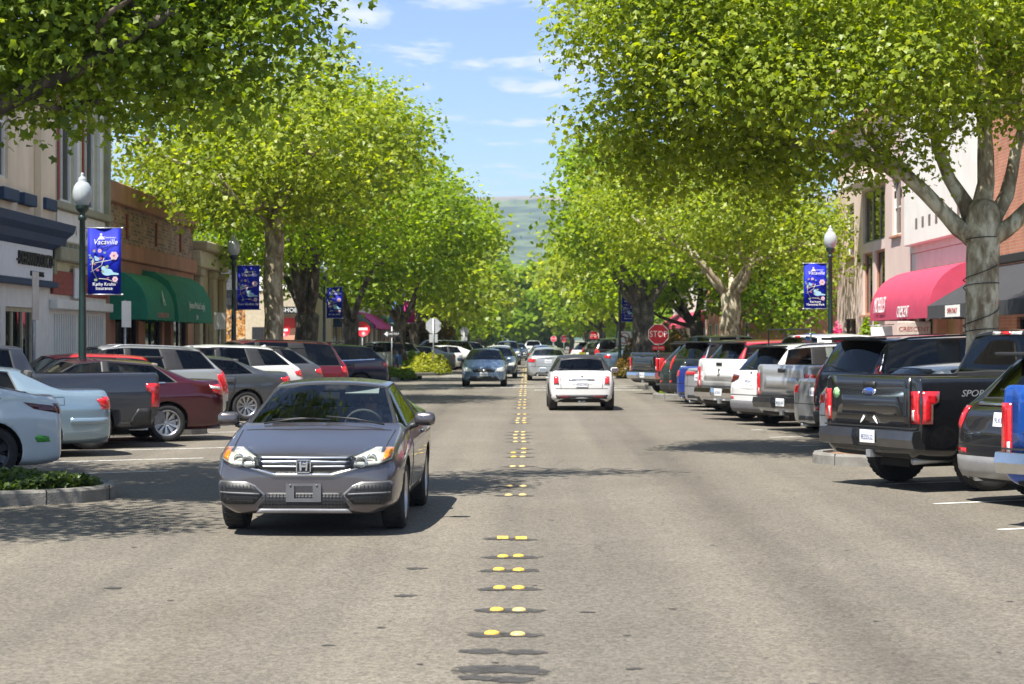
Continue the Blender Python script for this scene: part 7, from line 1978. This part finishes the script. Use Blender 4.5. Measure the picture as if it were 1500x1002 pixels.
rear_pickup(r, p, bv, PP, '8C40117', .14, False, tall=.34)
for v in 'LR': patch(bv, [(v, [(-p['L'] / 2 + .14, .38), (-p['L'] / 2 + .14, .66), (-p['L'] / 2 + .36, .66), (-p['L'] / 2 + .50, .44), (-p['L'] / 2 + .46, .38)])], M_BLACK, 'bumper_corner', r, off=.02, thick=.03)
PM = paint('burgundy', (.062, .006, .012), .35, .22)
r, p, bv = left_car('sedan', PM, 'burgundy sedan parked side-on with silver alloy wheels', 336, 35.4, dict(opera=True, H=1.475, crease=.55), 3, wheel='ten', glass=glass_mat('clear_glass', (.62, .66, .62)), tan=True)
sedan_rear(r, p, bv, tl=[(.52, 1.0), (.86, 1.02), (.90, .86), (.80, .80), (.56, .88)], plate_txt='6TRW551', wrap=.36)
patch(bv, [('L', [(-p['L'] / 2 + .14, .90), (-p['L'] / 2 + .15, .95), (-p['L'] / 2 + .33, .975), (-p['L'] / 2 + .34, .93)])], M_LAMPCLEAR, 'reversing_lamp', r, off=.016)
g = MB()
for xs in ((p['L'] / 2 - p['cowl_d'] - .30, p['L'] / 2 - p['c_d'] - .28),): strip_mesh(g, bv, [(lerp(xs[0], xs[1], i / 12), lerp(.955, 1.035, i / 12)) for i in range(13)], 'L', w=.018, off=.012)
g.build('window_trim', M_CHROME, r)
r, p, bv = left_car('hatch', paint('bright_red', (.50, .012, .015), .1), 'bright red hatchback almost hidden behind the burgundy sedan', 262, 38.4, dict(L=4.2, H=1.53, wb=2.6, fo=.85, cowl_d=1.1, head_d=1.8, b_d=2.4, c_d=3.2, rear_d=3.75, base_d=4.02)); rear_suv(r, p, bv, 'block')
PS = paint('silver', (.46, .47, .48), .6)
r, p, bv = left_car('suv', PS, 'silver crossover with slanting red tail lamps on the left', 341, 41.2, dict(H=1.69, crease=.5), 2, wheel='five', rear_glass=M_GLASSDARK)
rear_suv(r, p, bv, 'tall'); antenna_fin(r, p, bv, PS); roof_rails(r, p, bv, M_STEEL)
r, p, bv = left_car('sedan', paint('gunmetal', (.085, .092, .105), .6), 'gunmetal sedan between the silver and white crossovers', 433, 44.3, dict(opera=True)); sedan_rear(r, p, bv, plate_txt='7MPX330', wrap=.34)
r, p, bv = left_car('suv', PW, 'white crossover with a sloping rear window on the left', 451, 47.3, dict(H=1.68, rear_d=3.95), wheel='five'); rear_suv(r, p, bv, 'wide'); antenna_fin(r, p, bv, PW)
r, p, bv = left_car('suv', paint('mid_grey', (.14, .15, .16), .6), 'grey crossover with dark rear glass left of the maroon van', 480, 50.2, dict(H=1.66, rear_d=3.9), rear_glass=M_GLASSDARK); rear_suv(r, p, bv, 'wide')
r, p, bv = left_car('van', paint('maroon', (.13, .010, .020), .35), 'maroon van on the left near the straight mottled trunk', 517, 53.2, dict(H=1.80), cat='van', name='parked_van', rear_glass=M_GLASSDARK, glass=M_GLASSDARK); rear_suv(r, p, bv, 'vertical'); roof_rails(r, p, bv)
r, p, bv = left_car('suv', paint('navy', (.018, .034, .075), .5), 'navy crossover with chrome window trim nearest the pedestrian', 574, 63.0, dict(H=1.66), rear_glass=M_GLASSDARK); rear_suv(r, p, bv, 'wide')
g = MB(); strip_mesh(g, bv, [(lerp(p['L'] / 2 - p['cowl_d'] - .4, p['L'] / 2 - p['rear_d'] + .05, i / 12), lerp(1.075, 1.17, i / 12)) for i in range(13)], 'L', w=.03, off=.012); g.build('window_trim', M_CHROME, r)
far_l = [('suv', PW, 'white crossover parked beyond the left junction by the slim trunk', 622, 104.5), ('sedan', paint('pewter', (.25, .26, .27), .6), 'pewter sedan parked past the yellow-green shrubs', 671, 109), ('sedan', PW, 'white sedan parked side-on beyond the shrubs', 709, 116),
         ('van', PW, 'white van parked in the distance on the left', 700, 123), ('suv', paint('sand', (.42, .34, .24), .3), 'sand coloured crossover farthest along the left kerb', 717, 130)]
for kd, pmx, lab, px, Y in far_l:
    r, p, bv = left_car(kd, pmx, lab, px, Y, None, 1, detail=1)
    (rear_suv if p.get('hatch') else sedan_rear)(r, p, bv)
# ---- parked on the right ---------------------------------------------------
def right_car(kind, paint_m, label, px, Y, over=None, lod=2, da=0.0, **k):
    a = AR + da
    return make_car(kind, paint_m, label, k.pop('cat', 'car'), place_corner(kind, over, px, Y, a), a, GR, lod, k.pop('name', 'parked_car'), over, **k)
PB = paint('cobalt', (.012, .085, .40), .4, .25)
r, p, bv = right_car('pickup', PB, 'cobalt blue pickup cut off by the right edge', 1463, 19.2, None, 2, rad(6), cat='pickup', name='parked_pickup', wheel='truck')
rear_pickup(r, p, bv, PB, '5RS2210', .14, True, tall=.48, word='SILVERADO', word_m=M_BLACKTXT)
PK = paint('gloss_black', (.010, .010, .011), .0, .2)
r, p, bv = right_car('suv', PK, 'black crossover squeezed between the blue and black pickups', 1387, 22.3, dict(L=4.75, W=1.89, H=1.72, wr=.37, clad=True), 3, wheel='five', rear_glass=M_GLASSDARK, clad_m=pm('satin_silver', (.28, .27, .26), rough=.4, metal=.5))
rear_suv(r, p, bv, 'block', '9LKD330', bump=pm('satin_silver', (.28, .27, .26), rough=.4, metal=.5)); roof_rails(r, p, bv)
L, hw = p['L'], p['W'] / 2
patch(bv, [('B', [(-hw * .66, p['tail_z'] + .10), (hw * .66, p['tail_z'] + .10), (hw * .66, p['tail_z'] + .135), (-hw * .66, p['tail_z'] + .135)])], M_CHROME, 'tailgate_trim', r, off=.014)
f150, p, bv = right_car('pickup', PK, 'black pickup with red tail lamps and a blue oval emblem', 1207, 25.0, dict(wb=3.85, fo=.98), 3, cat='pickup', name='parked_pickup', wheel='truck', rim_m=M_DARKALLOY, rear_glass=M_GLASSDARK, glass=M_GLASSDARK)
rear_pickup(f150, p, bv, PK, '9E255U2', .17, False, oval=True, tall=.33)
brake_lamp_strip(f150, p, bv)
L, hw = p['L'], p['W'] / 2; tz = p['tail_z']
hh, _ = cast(bv, 'R', -L / 2 + .95, tz - .20); lettering('SPORT', .11, frame((-L / 2 + .78, hh.y - .004, tz - .20), (1, 0, 0), (0, 0, 1)), pm('decal_grey', (.30, .30, .31), rough=.5), f150, .001, stretch=1.25, shear=.3)
for y, sx in ((.13, 1), (-.13, -1)):
    hh, _ = cast(bv, 'B', y, tz - .52); d_ = MB(); d_.prism([(y - sx * .05, tz - .50), (y - sx * .02, tz - .475), (y + sx * .03, tz - .53), (y + sx * .05, tz - .575), (y, tz - .545)], hh.x - .030, hh.x - .026, axis='x'); d_.build('decal', M_WHITETXT, f150, recalc=True)
hh, _ = cast(bv, 'B', .72, tz - .25); d_ = MB(); d_.lathe([(.001, -.004), (.07, -.004), (.07, .0)], 7, axis='x', M=Matrix.Translation((hh.x - .022, .70, tz - .22))); d_.build('sticker', pm('green_white_sticker', (.30, .55, .25), rough=.5, var=.8, scale=40), f150)
r, p, bv = right_car('sedan', PW, 'white sedan tucked behind the black pickup and island', 1187, 31.2, dict(H=1.44)); sedan_rear(r, p, bv, plate_txt='8BXC001')
PN = paint('midnight', (.008, .014, .034), .4, .22)
r, p, bv = right_car('bigsuv', PN, 'large midnight blue truck-based wagon right of the grey sedan', 1181, 34.3, None, 2, cat='car', wheel='five', rear_glass=M_GLASSDARK, glass=M_GLASSDARK, handle_m=M_CHROME); rear_suv(r, p, bv, 'tall', '7GHB254'); roof_rails(r, p, bv, M_BLACK)
r, p, bv = right_car('sedan', paint('grey_silver', (.26, .27, .28), .6), 'grey sedan between the silver pickup and the midnight wagon', 1152, 37.0, None); sedan_rear(r, p, bv, plate_txt='6LLP840')
r, p, bv = right_car('smallpickup', PS, 'silver pickup with a smooth tailgate on the right', 1107, 39.7, dict(L=5.4, W=1.96, H=1.80, tail_z=1.30, deck_z=1.30, clear=.30, wr=.38), cat='pickup', name='parked_pickup', wheel='five'); rear_pickup(r, p, bv, PS, '8H22141', .12, False, tall=.40, word='RIDGE', word_m=M_GREYTRIM)
r, p, bv = right_car('suv', PW, 'white crossover with black cladding and roof rails on the right', 1062, 42.3, dict(clad=True, H=1.73), 2, wheel='five'); rear_suv(r, p, bv, 'wide', '8PQA417', bump=M_GREYTRIM, lampm=M_LAMPDARK); roof_rails(r, p, bv); arch_trim(r, p, bv, M_GREYTRIM)
r, p, bv = right_car('pickup', PW, 'white pickup with a steel ladder rack over its cab', 1021, 45.0, dict(H=1.93), cat='pickup', name='parked_pickup', wheel='truck'); rear_pickup(r, p, bv, PW, '6Z10433', .14, True, tall=.42)
brake_lamp_strip(r, p, bv)
L, hw = p['L'], p['W'] / 2
for xx in (L / 2 - p['base_d'] - .18,):
    k_ = MB(); k_.tube([(xx, -hw * .88, p['deck_z'] - .02), (xx, -hw * .86, 2.02), (xx, hw * .86, 2.02), (xx, hw * .88, p['deck_z'] - .02)], .018, 6); k_.build('ladder_rack', M_BLACK, r)
hh, _ = cast(bv, 'B', 0, p['tail_z'] - .28); lettering('S', .22, frame((hh.x - .045, 0, p['tail_z'] - .30), (0, -1, 0), (0, 0, 1)), M_BLACKTXT, r, .004, shear=.2, name='tailgate_mark')
PR = paint('rally_red', (.42, .012, .022), .1)
r, p, bv = right_car('suv', PR, 'red crossover with roof spoiler behind the white pickup', 1014, 47.9, dict(H=1.80)); rear_suv(r, p, bv, 'vertical')
r, p, bv = right_car('sedan', PS, 'silver sedan with full-width red lamps left of the white pickup', 995, 50.7, dict(H=1.42)); sedan_rear(r, p, bv, tl=[(.12, .98), (.86, 1.0), (.88, .88), (.14, .90)], plate_txt='7VVB202')
r, p, bv = right_car('sedan', paint('royal_blue', (.02, .05, .30), .3), 'royal blue sedan showing between the silver one and the dark wagon', 984, 53.5, None); sedan_rear(r, p, bv)
r, p, bv = right_car('bigsuv', paint('ink', (.012, .016, .026), .4), 'ink dark wagon right of the stop sign post', 974, 56.1, dict(H=1.80, L=4.9, rear_d=4.55, base_d=4.78), rear_glass=M_GLASSDARK, glass=M_GLASSDARK); rear_suv(r, p, bv, 'vertical')
r, p, bv = right_car('suv', paint('forest', (.030, .040, .036), .4), 'dark green crossover beside the distant black pickup', 961, 58.0, dict(H=1.75), rear_glass=M_GLASSDARK); rear_suv(r, p, bv, 'vertical')
r, p, bv = right_car('pickup', PK, 'distant black pickup with chrome bumper left of the stop sign', 921, 66.0, None, 2, cat='pickup', name='parked_pickup', wheel='truck', rear_glass=M_GLASSDARK, glass=M_GLASSDARK); rear_pickup(r, p, bv, PK, '8R71230', .14, True, tall=.38)
far_r = [('bigsuv', PK, 'black wagon parked beyond the right junction', 848, 112), ('suv', PW, 'white crossover parked beyond the black wagon on the right', 832, 122), ('sedan', PBL, 'steel blue sedan parked nearest the right junction', 866, 106)]
for kd, pmx, lab, px, Y in far_r:
    r, p, bv = right_car(kd, pmx, lab, px, Y, None, 1, detail=1)
    (rear_suv if p.get('hatch') else sedan_rear)(r, p, bv)
